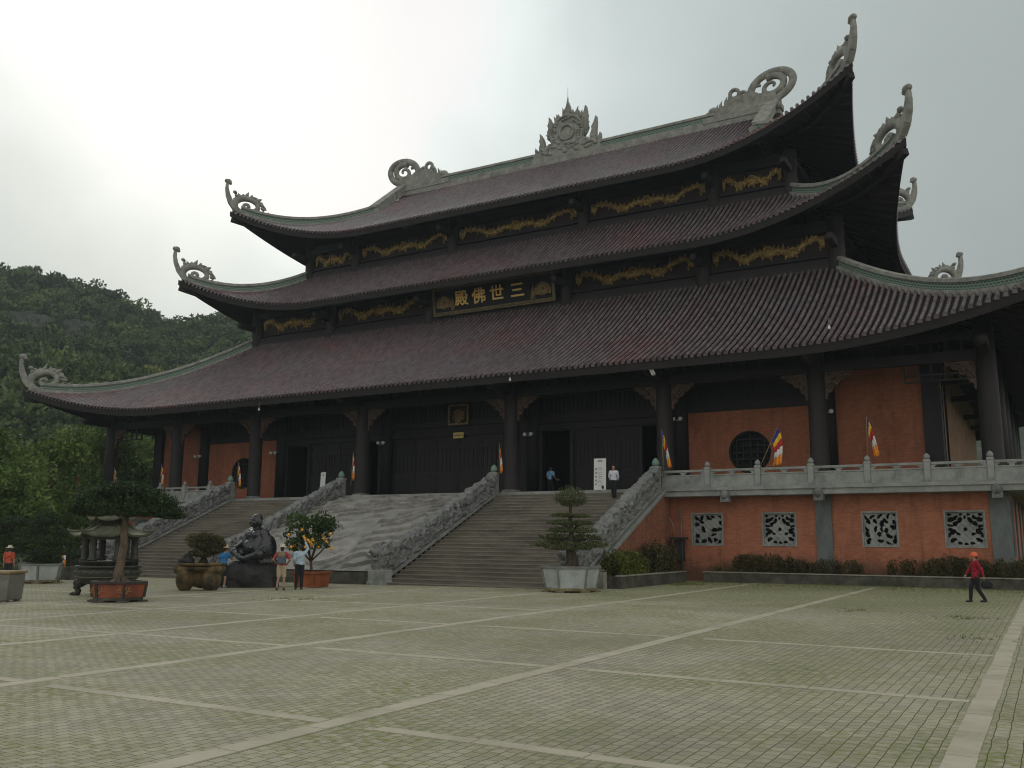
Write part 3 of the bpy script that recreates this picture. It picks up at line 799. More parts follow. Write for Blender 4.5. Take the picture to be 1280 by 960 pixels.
roof3 = roof(T3, 'roof', 'top tiled roof with the main ridge and crowning ornament', True)

def hip_pts(T, sx, sy, l0, l1, n=18, dz=0):
    q = []
    for lam in np.linspace(l0, l1, n):
        x = T['Xi'] + T['Dx'] * lam; Xc = T['Xi'] + T['Dx']; nu, h = nu_h(T, np.array(Xc - x), T['Dx'], T['W'])
        s = lam / h; y = T['Yi'] - T['Dy'] * lam
        q.append(Vector((sx * x, y if sy > 0 else 2 * YC - y, float(zfun(T, np.array(s), nu)) + dz)))
    return q
def band(pts, prof, mats, name, parent, side=None):
    """sweeps a ridge section (half widths at heights, one material per layer) along pts"""
    V = []; F = []; MI = []; UV = []
    n = len(pts); ln = 0
    k = len(prof)
    for i, p in enumerate(pts):
        d = pts[min(i + 1, n - 1)] - pts[max(i - 1, 0)]
        if i: ln += (p - pts[i - 1]).length
        s = Vector((d.y, -d.x, 0)).normalized() if side is None else Vector(side)
        for sg in (1, -1):
            for wd, h, mi in prof:
                V.append(p + s * (sg * wd) + Vector((0, 0, h))); UV.append((ln, h))
    for i in range(n - 1):
        a = i * 2 * k; b = (i + 1) * 2 * k
        for j in range(k - 1):
            F.append((a + j, b + j, b + j + 1, a + j + 1)); MI.append(prof[j + 1][2])
            F.append((a + k + j, a + k + j + 1, b + k + j + 1, b + k + j)); MI.append(prof[j + 1][2])
        F.append((a + k - 1, b + k - 1, b + 2 * k - 1, a + 2 * k - 1)); MI.append(prof[-1][2])
    for e_ in (0, (n - 1) * 2 * k):
        F.append(tuple([e_ + j for j in range(k)] + [e_ + k + j for j in range(k - 1, -1, -1)])); MI.append(0)
    me = bpy.data.meshes.new(name)
    me.from_pydata([(v.x, v.y - YC, v.z) for v in V], [], F)
    for q in mats: me.materials.append(q)
    me.polygons.foreach_set('material_index', MI)
    uvl = me.uv_layers.new(name='UVMap')
    for lp in me.loops: uvl.data[lp.index].uv = UV[lp.vertex_index]
    me.update()
    o = bpy.data.objects.new(name, me); COL.objects.link(o); o.parent = parent
    return o
RP = lambda h: [(.30, -.15, 0), (.30, .22 * h, 0), (.20, .26 * h, 0), (.19, .72 * h, 1), (.27, .74 * h, 2), (.25, .98 * h, 2), (.16, 1.05 * h, 2)]
rmats = [m_stone_pale, m_lattice, m_stone_pale]
for T, ro in ((T1, roof1), (T2, roof2), (T3, roof3)):
    for sx in (-1, 1):
        for sy in (1, -1):
            band(hip_pts(T, sx, sy, 0.0, .93, 20), RP(.74), rmats, 'hip_ridge', ro)
# low ridge where the two lower roofs meet the walls above
for T, ro in ((T1, roof1), (T2, roof2)):
    m = MB()
    for sy in (1, -1):
        y = T['Yi'] - .12 if sy > 0 else 2 * YC - T['Yi'] + .12
        m.box(-T['Xi'], T['Xi'], y - .13, y + .13, T['zt'] - .15, T['zt'] + .2)
    for sx in (-1, 1):
        x = sx * (T['Xi'] + .12); m.box(x - .13, x + .13, T['Yi'] - .25, 2 * YC - T['Yi'] + .25, T['zt'] - .15, T['zt'] + .2)
    hp(m, 'wall_ridge', m_wood_light, ro)
# main ridge
ZR = 31.95
rp = [Vector((x, YC, ZR + .0004 * x * x)) for x in np.linspace(-16.9, 16.9, 24)]
band(rp, [(.36, -.3, 0), (.36, .30, 0), (.22, .34, 0), (.22, .72, 1), (.30, .75, 2), (.28, .94, 2), (.18, 1.0, 2)], rmats, 'main_ridge', roof3)
# gables with their raking verges
for sx in (-1, 1):
    gm = MB(); x = sx * 16.0
    gy = 14.3; gzb = T3['zt'] - .1; zt_ = ZR + .1
    gm.add([(x + sx * .05, gy, gzb), (x + sx * .05, 2 * YC - gy, gzb), (x + sx * .05, YC, zt_)], [(0, 1, 2)], 0)
    for s2 in (1, -1):
        yb = gy - .35 if s2 > 0 else 2 * YC - gy + .35
        gm.bar((x + sx * .25, yb, gzb + .15), (x + sx * .25, YC, zt_ + .55), .75, .62, m=1)
        gm.bar((x + sx * .32, yb - s2 * .1, gzb + .5), (x + sx * .32, YC, zt_ + .95), .95, .16, m=1)
    gm.box(x - .35, x + .35, gy - .5, 2 * YC - gy + .5, gzb - .25, gzb + .3, 1)
    hp(gm, 'gable', [m_plaster, m_stone_pale], roof3)

# ---- stone ornaments
def eave_finial():
    """upswept tail with a curled knob, a pierced dragon-cloud scroll and a small head behind it (local: +x outward, z up)"""
    m = MB()
    p = [(-1.5, 0, .15), (-.75, 0, .18), (-.2, 0, .42), (.18, 0, .88), (.42, 0, 1.45), (.53, 0, 2.0), (.52, 0, 2.45)]
    hw = [.24, .28, .28, .26, .22, .175, .14]
    for (a, ra), (b, rb) in zip(list(zip(p, hw))[:-1], list(zip(p, hw))[1:]):
        a = Vector(a); b = Vector(b)
        d = (b - a).normalized(); nrm = Vector((-d.z, 0, d.x))
        v = []
        for q, rr in ((a, ra), (b + d * .03, rb)):
            for i, j in ((-1, -1), (1, -1), (1, 1), (-1, 1)): v.append(q + nrm * (i * rr * .8) + Vector((0, j * rr * .75, 0)))
        m.add(v, [(0, 1, 2, 3), (7, 6, 5, 4), (0, 4, 5, 1), (1, 5, 6, 2), (2, 6, 7, 3), (3, 7, 4, 0)])
    m.ball((.42, 0, 2.60), .25, .22, .23); m.ball((.58, 0, 2.64), .17, .2, .17); m.ball((.27, 0, 2.48), .13, .18, .13)
    m.box(-3.1, -.9, -.27, .27, -.2, .32)
    # spiral scroll
    sp = []; rd = []
    for k in range(34):
        t = k / 33; a = -1.2 + t * 9.2; r = .86 * (1 - t) + .12
        sp.append((-1.25 + 1.22 * r * math.cos(a) - .22 * r * math.sin(a), 0, .98 + .86 * r * math.sin(a))); rd.append(.175 * (1 - t) + .08)
    m.tube(sp, rd, 6, sq=1.2)
    m.ball((-1.25, 0, .98), .17, .18, .17, 8, 5)
    for k in range(11):          # flame barbs round the scroll
        a = .15 + k * .27 + .08 * math.sin(k * 4); c = Vector((-1.25 + 1.1 * math.cos(a) - .2 * math.sin(a), 0, .98 + .82 * math.sin(a))); d = Vector((math.cos(a + .6 + .5 * math.sin(k * 2.3)), 0, math.sin(a + .6 + .5 * math.sin(k * 2.3)))); q_ = .6 + .55 * (math.sin(k * 5.1) ** 2)
        m.ball(c, .15 * q_ + .05, .15, .12 * q_ + .05, 7, 5)
        m.tube([c, c + d * .16 * q_, c + d * .42 * q_], [.15, .13, .02], 5)
    for k in range(5):           # bridging curls towards the tail
        a = k / 4; m.ball((-.25 + .12 * math.sin(k * 2), 0, .75 + a * 1.05), .19, .2, .15, 7, 5)
    for x, z, r in ((-2.15, .5, .3), (-2.5, .48, .26), (-2.85, .42, .22)):
        m.tube([(x + r * math.cos(a), 0, z + r * .85 * math.sin(a)) for a in np.linspace(-.4, 3.6, 9)], [.11] * 8 + [.05], 6)
    for x in (-2.0, -2.35, -2.75): m.tube([(x, 0, .7), (x - .05, 0, .92), (x - .16, 0, 1.08)], [.11, .08, .015], 5)
    m.tube([(-3.0, 0, .4), (-3.3, 0, .5), (-3.5, 0, .52), (-3.62, 0, .74)], [.2, .14, .09, .05], 6)
    m.ball((-3.05, 0, .42), .3, .24, .24)
    return m
fin_src = eave_finial()
for T, ro in ((T1, roof1), (T2, roof2), (T3, roof3)):
    for sx in (-1, 1):
        for sy in (1, -1):
            q = hip_pts(T, sx, sy, .90, .985, 2)
            tip = q[1]; d = Vector((q[1].x - q[0].x, q[1].y - q[0].y, 0)).normalized()
            slope = (q[1].z - q[0].z) / Vector((q[1].x - q[0].x, q[1].y - q[0].y)).length
            mm = MB(); s_ = 1.0 if T is T1 else .98
            V = []
            for v in fin_src.v:
                zz = v[2] * s_ + slope * v[0] * (.85 if v[0] < 0 else .1) - .05
                V.append((tip.x + d.x * v[0] * s_ - d.y * v[1] * s_, tip.y + d.y * v[0] * s_ + d.x * v[1] * s_, tip.z + zz))
            mm.v = V; mm.f = fin_src.f; mm.m = fin_src.m; mm.sm = fin_src.sm
            hp(mm, 'eave_finial', m_stone_pale, ro)

def ridge_dragon(sx):
    """curled dragon tail at the end of the main ridge (sx: which end)"""
    m = MB(); cx, cz = 16.3, ZR + 2.15
    def P(a, rx, rz, off=(0, 0)):   # leaning ellipse
        u = rx * math.cos(a); v = rz * math.sin(a); lean = .22
        return (sx * (cx + off[0] + u * math.cos(lean) - v * math.sin(lean) * .4), YC, cz + off[1] + u * math.sin(lean) * .9 + v)
    pts = []; rd = []
    for k in range(44):
        t = k / 43; a = math.pi + .75 - t * 2 * math.pi * 1.05
        pts.append(P(a, 1.55, 1.05)); rd.append(.22)
    m.tube(pts, rd, 8, sq=1.3)
    pts = []; rd = []
    for k in range(40):
        t = k / 39; a = 1.9 - t * 8.6; r = (1 - t) ** .8
        pts.append(P(a, .98 * r + .08, .72 * r + .08)); rd.append(.17 * (1 - t) + .07)
    m.tube(pts, rd, 7, sq=1.3)
    for a in (.35, 1.5, 2.5, 4.2, 5.4):
        m.tube([P(a, .95, .7), P(a + .15, 1.5, 1.08)], [.13, .10], 6)
    m.prism([(11.9, ZR + .35), (12.3, ZR + 1.25), (12.9, ZR + 1.35), (13.2, ZR + 1.8), (14.0, ZR + 1.95), (14.6, ZR + 1.75), (16.6, ZR + 1.55), (17.0, ZR + .3)], (0, YC, 0), (sx, 0, 0), (0, 0, 1), .62)
    for x, z, r in ((13.6, ZR + 2.2, .34), (14.2, ZR + 1.9, .3), (15.0, ZR + 1.55, .3)):
        m.tube([(sx * (x + r * math.cos(a)), YC, z + r * math.sin(a)) for a in np.linspace(-.6, 4.6, 12)], [.15] * 11 + [.06], 6)
    for x, z in ((12.55, ZR + 1.35), (12.95, ZR + 1.6), (13.25, ZR + 1.85), (12.25, ZR + 1.15)):
        m.tube([(sx * x, YC, z - .2), (sx * (x - .02), YC, z + .2), (sx * (x + .1), YC, z + .55)], [.17, .12, .015], 6)
    m.ball((sx * 12.0, YC, ZR + 1.15), .42, .34, .36); m.ball((sx * 11.6, YC, ZR + 1.0), .26, .26, .2)
    m.box(*sorted((sx * 11.3, sx * 17.0)), YC - .42, YC + .42, ZR + .2, ZR + .62)
    return m
for sx in (-1, 1): hp(ridge_dragon(sx), 'ridge_dragon', m_stone_pale, roof3)
# flaming sun disc in the middle of the ridge
m = MB(); cz = ZR + 2.2
def flame(x, z, h, wd, lean):
    prof = [(0, .5), (.12, .62), (.3, .52), (.5, .36), (.62, .42), (.78, .22), (1, .02)]
    L_ = [(x + lean * t * t - wd * q + (.05 * wd if i % 2 else -.04 * wd), z + h * t) for i, (t, q) in enumerate(prof)]
    R_ = [(x + lean * t * t + wd * q + (.05 * wd if i % 2 else -.04 * wd), z + h * t) for i, (t, q) in enumerate(prof)][::-1]
    m.prism(L_ + R_, (0, YC, 0), (1, 0, 0), (0, 0, 1), .42)
flame(0, cz + .7, 2.05, .62, .05); flame(-1.5, cz - .2, 1.9, .52, -.12); flame(1.5, cz - .1, 2.1, .5, .15)
flame(-2.25, cz - 1.3, 1.75, .5, -.2); flame(2.25, cz - 1.3, 2.2, .5, .3); flame(-2.75, cz - 1.5, .8, .3, -.15); flame(2.75, cz - 1.5, .95, .3, .15)
for k in range(15):
    a = -.25 + k * (math.pi + .5) / 14; c0 = Vector((1.45 * math.cos(a), YC, cz + 1.45 * math.sin(a))); d = Vector((math.cos(a) * .6, 0, math.sin(a) * .6 + .8)).normalized()
    m.tube([c0, c0 + d * .3 + Vector((.06 * (-1) ** k, 0, 0)), c0 + d * (.62 + .16 * (k % 3))], [.22, .16, .02], 6)
flame(-.8, cz + .7, 1.1, .35, -.15); flame(.85, cz + .6, 1.2, .35, .15)
m.prism([(1.55 * math.cos(a), cz + 1.55 * math.sin(a)) for a in np.linspace(0, 2 * math.pi, 32, endpoint=False)], (0, YC, 0), (1, 0, 0), (0, 0, 1), .55)
for r, rr in ((1.42, .10), (.62, .12)):
    for s_ in (-1, 1): m.tube([(r * math.cos(a), YC - s_ * .3, cz + r * math.sin(a)) for a in np.linspace(0, 2 * math.pi, 30)], rr, 6)
for k in range(40):
    a = k * 2.4; r = 1.05 + .45 * ((k * 7) % 10) / 10; m.ball((r * math.cos(a), YC - .3, cz + r * math.sin(a)), .17, .12, .14, 6, 4)
m.prism([(-3.1, ZR + .3), (-2.9, ZR + .8), (-2.2, ZR + 1.0), (-1.6, ZR + 1.5), (1.6, ZR + 1.5), (2.2, ZR + 1.0), (2.9, ZR + .8), (3.1, ZR + .3)], (0, YC, 0), (1, 0, 0), (0, 0, 1), .7)
for k in range(26): m.ball((-2.6 + 5.2 * rng.random(), YC - .36, ZR + .55 + .7 * rng.random()), .22, .12, .16, 6, 4)
m.tube([(0, YC, cz + 2.6), (0, YC, cz + 3.1)], [.07, .05], 6); m.tube([(0, YC, cz + 3.0), (0, YC, cz + 4.0)], [.025, .012], 5)
hp(m, 'ridge_finial', m_stone_pale, roof3)

# ---- upper storeys: columns, boarded walls, gilded friezes
def frieze_mb(wd, seed):
    """gilded garland: a scalloped band with flame tongues on its upper edge and drops at both ends"""
    g = random.Random(seed); n = 72; lo = []; hi = []
    for i in range(n + 1):
        u = i / n; q = abs(2 * u - 1)
        base = .66 - .62 * math.exp(-((q - .42) / .22) ** 2) - .46 * math.exp(-(q / .17) ** 2) - (.0 if q < .91 else .34)
        th = .24 + .14 * math.exp(-((q - .42) / .25) ** 2) + .32 * math.exp(-(q / .1) ** 2) + (0 if q < .91 else .3)
        fl = (.22 if i % 3 == 1 else .0) * (1 if .05 < q < .93 else .2) * g.uniform(.5, 1.4)
        lo.append((u * wd, base + .02 * math.sin(i * 2.1))); hi.append((u * wd + (.03 if i % 3 == 1 else 0) * (1 if u > .5 else -1), base + th + fl))
    return lo, hi
def frieze(name, x0, wd, z0, h, y, parent, seed):
    lo, hi = frieze_mb(wd, seed); m = MB(); v = []
    for i in range(len(lo)):
        (ux, a), (vx, b) = lo[i], hi[i]; mid = (a + b) / 2
        for (xx, zz, dd) in ((ux, a, .02), ((ux + vx) / 2, mid, .13), (vx, b, .02)): v.append((x0 + xx, y - dd, z0 + h * zz))
    f = []
    for i in range(len(lo) - 1):
        for j in range(2): f.append((i * 3 + j, (i + 1) * 3 + j, (i + 1) * 3 + j + 1, i * 3 + j + 1))
    k = len(v); v += [(p[0], y + .02, p[2]) for p in v]
    for i in range(len(lo) - 1):
        f.append((i * 3, k + i * 3, k + (i + 1) * 3, (i + 1) * 3)); f.append((i * 3 + 2, (i + 1) * 3 + 2, k + (i + 1) * 3 + 2, k + i * 3 + 2))
    m.add(v, f, 0, True)
    for k in range(14):          # leaf tips hanging under the band
        i = int((k + .5) / 14 * (len(lo) - 1)); a = lo[i]; L_ = .16 * h * (1 + .5 * math.sin(k * 3.1))
        m.tube([(x0 + a[0], y - .06, z0 + h * a[1] + .05), (x0 + a[0] + .04 * math.sin(k * 2), y - .08, z0 + h * a[1] - L_ * .5), (x0 + a[0] + .10 * math.sin(k * 2), y - .05, z0 + h * a[1] - L_)], [.09, .06, .01], 5)
    for s in (.28, .5, .72):   # scrolls standing proud of the band
        cx = x0 + wd * s; cz = z0 + h * (.55 if s == .5 else .3)
        m.tube([(cx + .22 * h * (1 - t) * math.cos(t * 9), y - .12, cz + .22 * h * (1 - t) * math.sin(t * 9)) for t in np.linspace(0, .9, 16)], .06 * h, 5)
    for k in range(16):
        s = (k + .5) / 16; i = int(s * (len(lo) - 1)); m.ball((x0 + wd * s, y - .11, z0 + h * ((lo[i][1] + hi[i][1]) / 2 + .1 * math.sin(k * 5))), .11 * h, .08, .08 * h, 6, 4)
    return hp(m, name, m_gold, parent)
def storey(xs, y0, zb, zt, colr, eave_z, fz, fh, skip=()):
    y1 = 2 * YC - y0; xc = xs[-1]
    w_ = MB()
    w_.box(-xc, xc, y0 + .12, y0 + .5, zb - 2.2, zt); w_.box(-xc, xc, y1 - .5, y1 - .12, zb - 2.2, zt)
    w_.box(-xc + .12, -xc + .5, y0 + .5, y1 - .5, zb - 2.2, zt); w_.box(xc - .5, xc - .12, y0 + .5, y1 - .5, zb - 2.2, zt)
    wall = hp(w_, 'upper_wall', m_wood_red)
    ys = [y0, y0 + (y1 - y0) / 3, y0 + 2 * (y1 - y0) / 3, y1]
    for x in xs:
        for y in (y0, y1):
            hp(MB().lathe([(colr, zb - 2.0), (colr, zt)], 16, (x, y, 0)), 'column', m_wood_light, wall)
    for x in (xs[0], xs[-1]):
        for y in ys[1:-1]: hp(MB().lathe([(colr, zb - 2.0), (colr, zt)], 12, (x, y, 0)), 'column', m_wood_light, wall)
    b = MB()
    for z, h, d in ((zb + .22, .30, .12), (zb + .62, .16, .07), (fz + fh + .32, .36, .10), (zt - .6, .4, .3)):
        b.box(-xc, xc, y0 - d, y0 + .13, z - h / 2, z + h / 2)
        b.box(-xc, xc, y1 - .13, y1 + d, z - h / 2, z + h / 2)
        for sx in (-1, 1):
            x = sx * xc; b.box(*sorted((x - sx * .13, x + sx * d)), y0 - d + .003, y1 + d - .003, z - h / 2 + .003, z + h / 2 - .003)
    hp(b, 'rail_beam', m_wood, wall)
    # projecting beam ends under the eave
    for x in xs:
        pb = MB(); bz = eave_z - .72; pb.box(x - .18, x + .18, y0 - 1.9, y0 - .2, bz - .2, bz + .2); pb.ball((x, y0 - 1.9, bz), .24, .2, .24, 8, 6); hp(pb, 'beam_end', m_wood_light, wall)
    for i, (a, b_) in enumerate(zip(xs[:-1], xs[1:])):
        if i in skip: continue
        frieze('gilded_frieze', a + colr + .15, (b_ - a) - 2 * colr - .3, fz, fh, y0 + .08, wall, i)
    return wall
storey([-22.03, -14.4, -5.32, 5.32, 14.4, 22.03], 7.07, 17.0, 19.75, .46, 18.85, 17.75, 1.25, skip=(2,))
storey([-19.17, -14.4, -5.32, 5.32, 14.4, 19.17], 9.64, 22.65, 25.3, .40, 24.75, 23.35, 1.15)

# ---- ground storey
gal = MB()       # terrace floor
gal.box(-31.0, 31.0, -1.55, 37.55, PZ - .43, PZ)
terrace = hp(gal, 'terrace_slab', m_stone_rail, hall, .02)
tr = MB(); tr.box(-31.08, 31.08, -1.63, 37.63, PZ - .16, PZ - .02); hp(tr, 'slab_moulding', m_stone_rail, terrace)
for x in (17.9, 22.2, 29.35, -17.9, -22.2, -29.35):
    cb = MB(); cb.ball((x, -1.64, PZ - .36), .22, .2, .24, 8, 6); cb.box(x - .2, x + .2, -1.70, -1.2, PZ - .72, PZ - .40); hp(cb, 'corbel', m_stone, terrace)

# lower brick wall with stone grilles
BX = 29.72; BY = -.63
WIN = [(15.89, 17.49), (19.35, 20.95), (23.81, 25.35), (27.18, 28.79)]
wz0, wz1 = 1.64, 3.22
def wall_with_windows(m, sgn):
    xs_ = [14.75] + [v for w_ in WIN for v in w_] + [BX]
    for k in range(0, len(xs_) - 1):
        a, b = xs_[k], xs_[k + 1]
        a, b = sorted((sgn * a, sgn * b))
        if k % 2 == 0: m.box(a, b, BY, BY + .4, -.6, PZ - .43)
        else:
            m.box(a, b, BY, BY + .4, -.6, wz0); m.box(a, b, BY, BY + .4, wz1, PZ - .43)
bw = MB(); wall_with_windows(bw, 1); wall_with_windows(bw, -1)
bw.box(-14.75, 14.75, BY, BY + .4, -.6, PZ - .43)
bw.box(BX - .4, BX, BY + .4, 36.6, -.6, PZ - .43); bw.box(-BX, -BX + .4, BY + .4, 36.6, -.6, PZ - .43); bw.box(-BX + .4, BX - .4, 36.2, 36.6, -.6, PZ - .43)
lower = hp(bw, 'lower_brick_wall', m_brick_low)
for x in (22.19, 29.33, -22.19, -29.33): pl = MB(); pl.box(x - .36, x + .36 + (.06 if x > 29 else 0) - (0), BY - .07, BY + .2, -.6, PZ - .44); hp(pl, 'pilaster', m_concrete, lower)
for y in (6, 12.5, 19, 25.5, 32): pl = MB(); pl.box(BX - .1, BX + .07, y - .36, y + .36, -.6, PZ - .44); hp(pl, 'pilaster', m_concrete, lower)
pl = MB()
for k in range(7): pl.box(BX - .05, BX + .045, .35 + k * .32, .5 + k * .32, 1.3, 3.6)
pl.box(BX - .05, BX + .03, .3, 2.5, 1.2, 1.3); pl.box(BX - .05, BX + .03, .3, 2.5, 3.6, 3.7)
hp(pl, 'louvre', m_concrete, lower)
dk = MB()
for a, b in WIN:
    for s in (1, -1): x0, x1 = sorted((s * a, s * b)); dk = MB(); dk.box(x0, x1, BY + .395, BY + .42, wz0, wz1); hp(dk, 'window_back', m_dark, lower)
def grille(x0, x1, kind):
    """pierced stone window: a slab cut through with leaf-shaped holes"""
    wd = x1 - x0; h = wz1 - wz0
    if kind == 'flower':
        half = [(.09, .93, .05, .03, 0), (.25, .84, .06, .035, .8), (.40, .93, .04, .025, 0), (.12, .78, .07, .05, .3), (.36, .76, .045, .07, -.5), (.24, .66, .06, .045, .9),
                (.10, .60, .07, .025, -.2), (.16, .42, .075, .05, .7), (.30, .36, .05, .028, -.4), (.10, .5, .05, .03, .2), (.16, .18, .075, .04, .5), (.34, .09, .05, .03, 0), (.07, .32, .03, .05, 0)]
        half = [(a, b, c * 1.35, d * 1.45, e_) for a, b, c, d, e_ in half]
        holes = half + [(1 - a, b, c, d, -e_) for a, b, c, d, e_ in half] + [(.5, .5, .055, .06, 0), (.5, .07, .06, .035, 0), (.5, .85, .035, .06, 0)]
    else:
        g = random.Random(kind); holes = []
        for i in range(5):
            for j in range(5):
                if g.random() < .82: holes.append(((i + .5) / 5 + g.uniform(-.05, .05), (j + .5) / 5 + g.uniform(-.05, .05), g.uniform(.075, .125), g.uniform(.04, .075), g.uniform(-1.5, 1.5)))
    n = 60; u = (np.arange(n) + .5) / n
    U, Vv = np.meshgrid(u, u, indexing='ij'); solid = np.ones((n, n), bool)
    for a, b, c, d, e_ in holes:
        du, dv = U - a, Vv - b; p = du * math.cos(e_) + dv * math.sin(e_); q = -du * math.sin(e_) + dv * math.cos(e_)
        q = q + .25 * np.abs(p) ** 1.2 * np.sign(e_ + .01)
        solid &= ((p / c) ** 2 + (q / d) ** 2 * (1 + .8 * np.sin(p * 60) * .3)) > 1
    solid[:2] = solid[-2:] = True; solid[:, :2] = solid[:, -2:] = True
    m = MB(); y0 = BY + .10
    gxs = x0 + .07 + (wd - .14) * np.arange(n + 1) / n; gzs = wz0 + .07 + (h - .14) * np.arange(n + 1) / n
    # relief on the face of the slab
    rel = lambda i, j: y0 - .02 * math.sin(i * .55) * math.sin(j * .5)
    vid = {}
    def vf(i, j, bk):
        k = (i, j, bk)
        if k not in vid: vid[k] = len(m.v); m.v.append((gxs[i], (y0 + .12) if bk else rel(i, j), gzs[j]))
        return vid[k]
    for i in range(n):
        for j in range(n):
            if not solid[i, j]: continue
            m.f.append((vf(i, j, 0), vf(i + 1, j, 0), vf(i + 1, j + 1, 0), vf(i, j + 1, 0)))
            for di, dj, e1, e2 in ((-1, 0, (i, j + 1), (i, j)), (1, 0, (i + 1, j), (i + 1, j + 1)), (0, -1, (i, j), (i + 1, j)), (0, 1, (i + 1, j + 1), (i, j + 1))):
                a, b = i + di, j + dj
                if 0 <= a < n and 0 <= b < n and not solid[a, b]:
                    m.f.append((vf(*e1, 0), vf(*e1, 1), vf(*e2, 1), vf(*e2, 0)))
    m.m = [0] * len(m.f); m.sm = [False] * len(m.f)
    g_ = hp(m, 'stone_grille', m_stone_rail, lower)
    fr = MB()
    for a in ((x0, x0 + .07, wz0, wz1), (x1 - .07, x1, wz0, wz1), (x0 + .07, x1 - .07, wz0, wz0 + .07), (x0 + .07, x1 - .07, wz1 - .07, wz1)):
        fr.box(a[0] + .002, a[1] - .002, BY - .03, BY + .3, a[2] + .002, a[3] - .002)
    hp(fr, 'frame', m_stone_rail, g_)
    return g_
for i, (a, b) in enumerate(WIN):
    gl = grille(a, b, 'flower' if i % 2 else 3 + i); gl['label'] = ['window grille of bamboo leaves nearest the staircase', 'symmetrical flower grille left of the grey pilaster', 'grille of scattered leaves right of the grey pilaster', 'symmetrical flower grille nearest the wall corner'][i]
for i, (a, b) in enumerate(WIN): grille(-b, -a, 'flower' if i % 2 else 3 + i)

# gallery columns
for x in (-X4, -X3, -X2, -X1, X1, X2, X3, X4):
    c = hp(MB().lathe([(.52, PZ), (.52, PZ + .12), (.44, PZ + .2), (.43, PZ + 3.2), (.40, 11.6)], 20, (x, 0, 0)), 'gallery_column', m_wood_light)
    hp(MB().lathe([(.54, PZ), (.56, PZ + .08), (.53, PZ + .16), (.47, PZ + .2)], 20, (x, 0, .002)), 'column_base', m_stone, c)
for sx in (-1, 1):
    for y in (7.07, 13.5, 22.5, 28.9, 36):
        hp(MB().lathe([(.44, PZ), (.43, PZ + 3.2), (.40, 11.6)], 14, (sx * X4, y, 0)), 'gallery_column', m_wood_light)
for x in (-X3, -X2, -X1, X1, X2, X3): hp(MB().lathe([(.43, PZ), (.40, 11.6)], 10, (x, 36, 0)), 'gallery_column', m_wood_light)
# gallery beams with carved brackets
gb = MB()
gb.box(-X4, X4, -.19, .19, 9.78, 10.25); gb.box(-X4, X4, -.15, .15, 10.75, 11.05)
for k in range(96):
    x = -X4 + (k + .5) * 2 * X4 / 96; gb.box(x - .045, x + .045, -.06, .06, 10.25, 10.75)
for sx in (-1, 1):
    gb.box(sx * X4 - .18, sx * X4 + .18, .19, 36, 9.8, 10.2)
    gb.box(sx * X4 - .14, sx * X4 + .14, .19, 36, 10.8, 11.05)
    for y in (7.07, 13.5, 22.5, 28.9): gb.box(*sorted((sx * 26.76, sx * X4)), y - .15, y + .15, 9.85, 10.15)
gb.box(-X4, X4, 35.8, 36.2, 9.78, 10.25)
for x in (-X4, -X3, -X2, -X1, X1, X2, X3, X4):
    gb.box(x - .15, x + .15, .19, 2.4, 9.85, 10.15)
    gb.box(x - .2, x + .2, -2.35, -.35, 10.0, 10.5); gb.ball((x, -2.35, 10.25), .27, .2, .27, 8, 6)
for sx in (-1, 1):   # fretwork in the corner bay
    for x0, x1 in ((X3 + 3.9, X4 - .5),):
        a, b = sorted((sx * x0, sx * x1))
        for z in (9.25, 8.95): gb.box(a, b, -.05, .05, z, z + .07)
        for k in range(6): xx = a + (b - a) * k / 5; gb.box(xx - .035, xx + .035, -.045, .045, 8.95, 9.78)
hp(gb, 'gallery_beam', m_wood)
br_poly = [(0, 0), (1.25, 0), (1.22, -.16), (1.02, -.2), (.95, -.36), (.72, -.40), (.62, -.62), (.40, -.66), (.30, -.95), (.14, -1.0), (.1, -1.28), (0, -1.3)]
for x in (-X4, -X3, -X2, -X1, X1, X2, X3, X4):
    for s in (-1, 1):
        if abs(x) == X4 and s * x > 0: continue
        b = MB(); b.prism(br_poly, (x + s * .40, 0, 9.775), (s, 0, 0), (0, 0, 1), .16)
        for k in range(9):
            u_k = .12 + .9 * ((k * 37) % 10) / 10; v_k = -.12 - (1.05 - u_k) * .8 * ((k * 53) % 10) / 10
            for yy in (-.1, .1): b.ball((x + s * (.40 + u_k), yy, 9.775 + v_k), .13, .05, .1, 6, 4)
        hp(b, 'carved_bracket', m_carved)

# inner front wall: brick bays with round windows, wooden door bays
GY = 2.44; WX = 26.76; ZT = 11.9
def brick_hole(m, x0, x1, z0, z1, cx, cz, r, y):
    n = 40; inner = []; outer = []
    for k in range(n):
        a = 2 * math.pi * k / n; dx_, dz_ = math.cos(a), math.sin(a); inner.append((cx + r * dx_, cz + r * dz_))
        t = min([(x1 - cx) / dx_ if dx_ > 1e-6 else 1e9, (x0 - cx) / dx_ if dx_ < -1e-6 else 1e9, (z1 - cz) / dz_ if dz_ > 1e-6 else 1e9, (z0 - cz) / dz_ if dz_ < -1e-6 else 1e9])
        outer.append((cx + t * dx_, cz + t * dz_))
    v = [(p[0], y, p[1]) for p in inner] + [(p[0], y, p[1]) for p in outer] + [(p[0], y + .45, p[1]) for p in inner]
    f = []
    for k in range(n):
        j = (k + 1) % n; f.append((k, j, n + j, n + k)); f.append((k, 2 * n + k, 2 * n + j, j))
    m.add(v, f)
    for (px, pz) in ((x0, z0), (x1, z0), (x1, z1), (x0, z1)):   # square corners
        ks = sorted(range(n), key=lambda k: (outer[k][0] - px) ** 2 + (outer[k][1] - pz) ** 2)[:2]
        m.add([(px, y, pz)] + [(outer[k][0], y, outer[k][1]) for k in ks], [(0, 1, 2)])
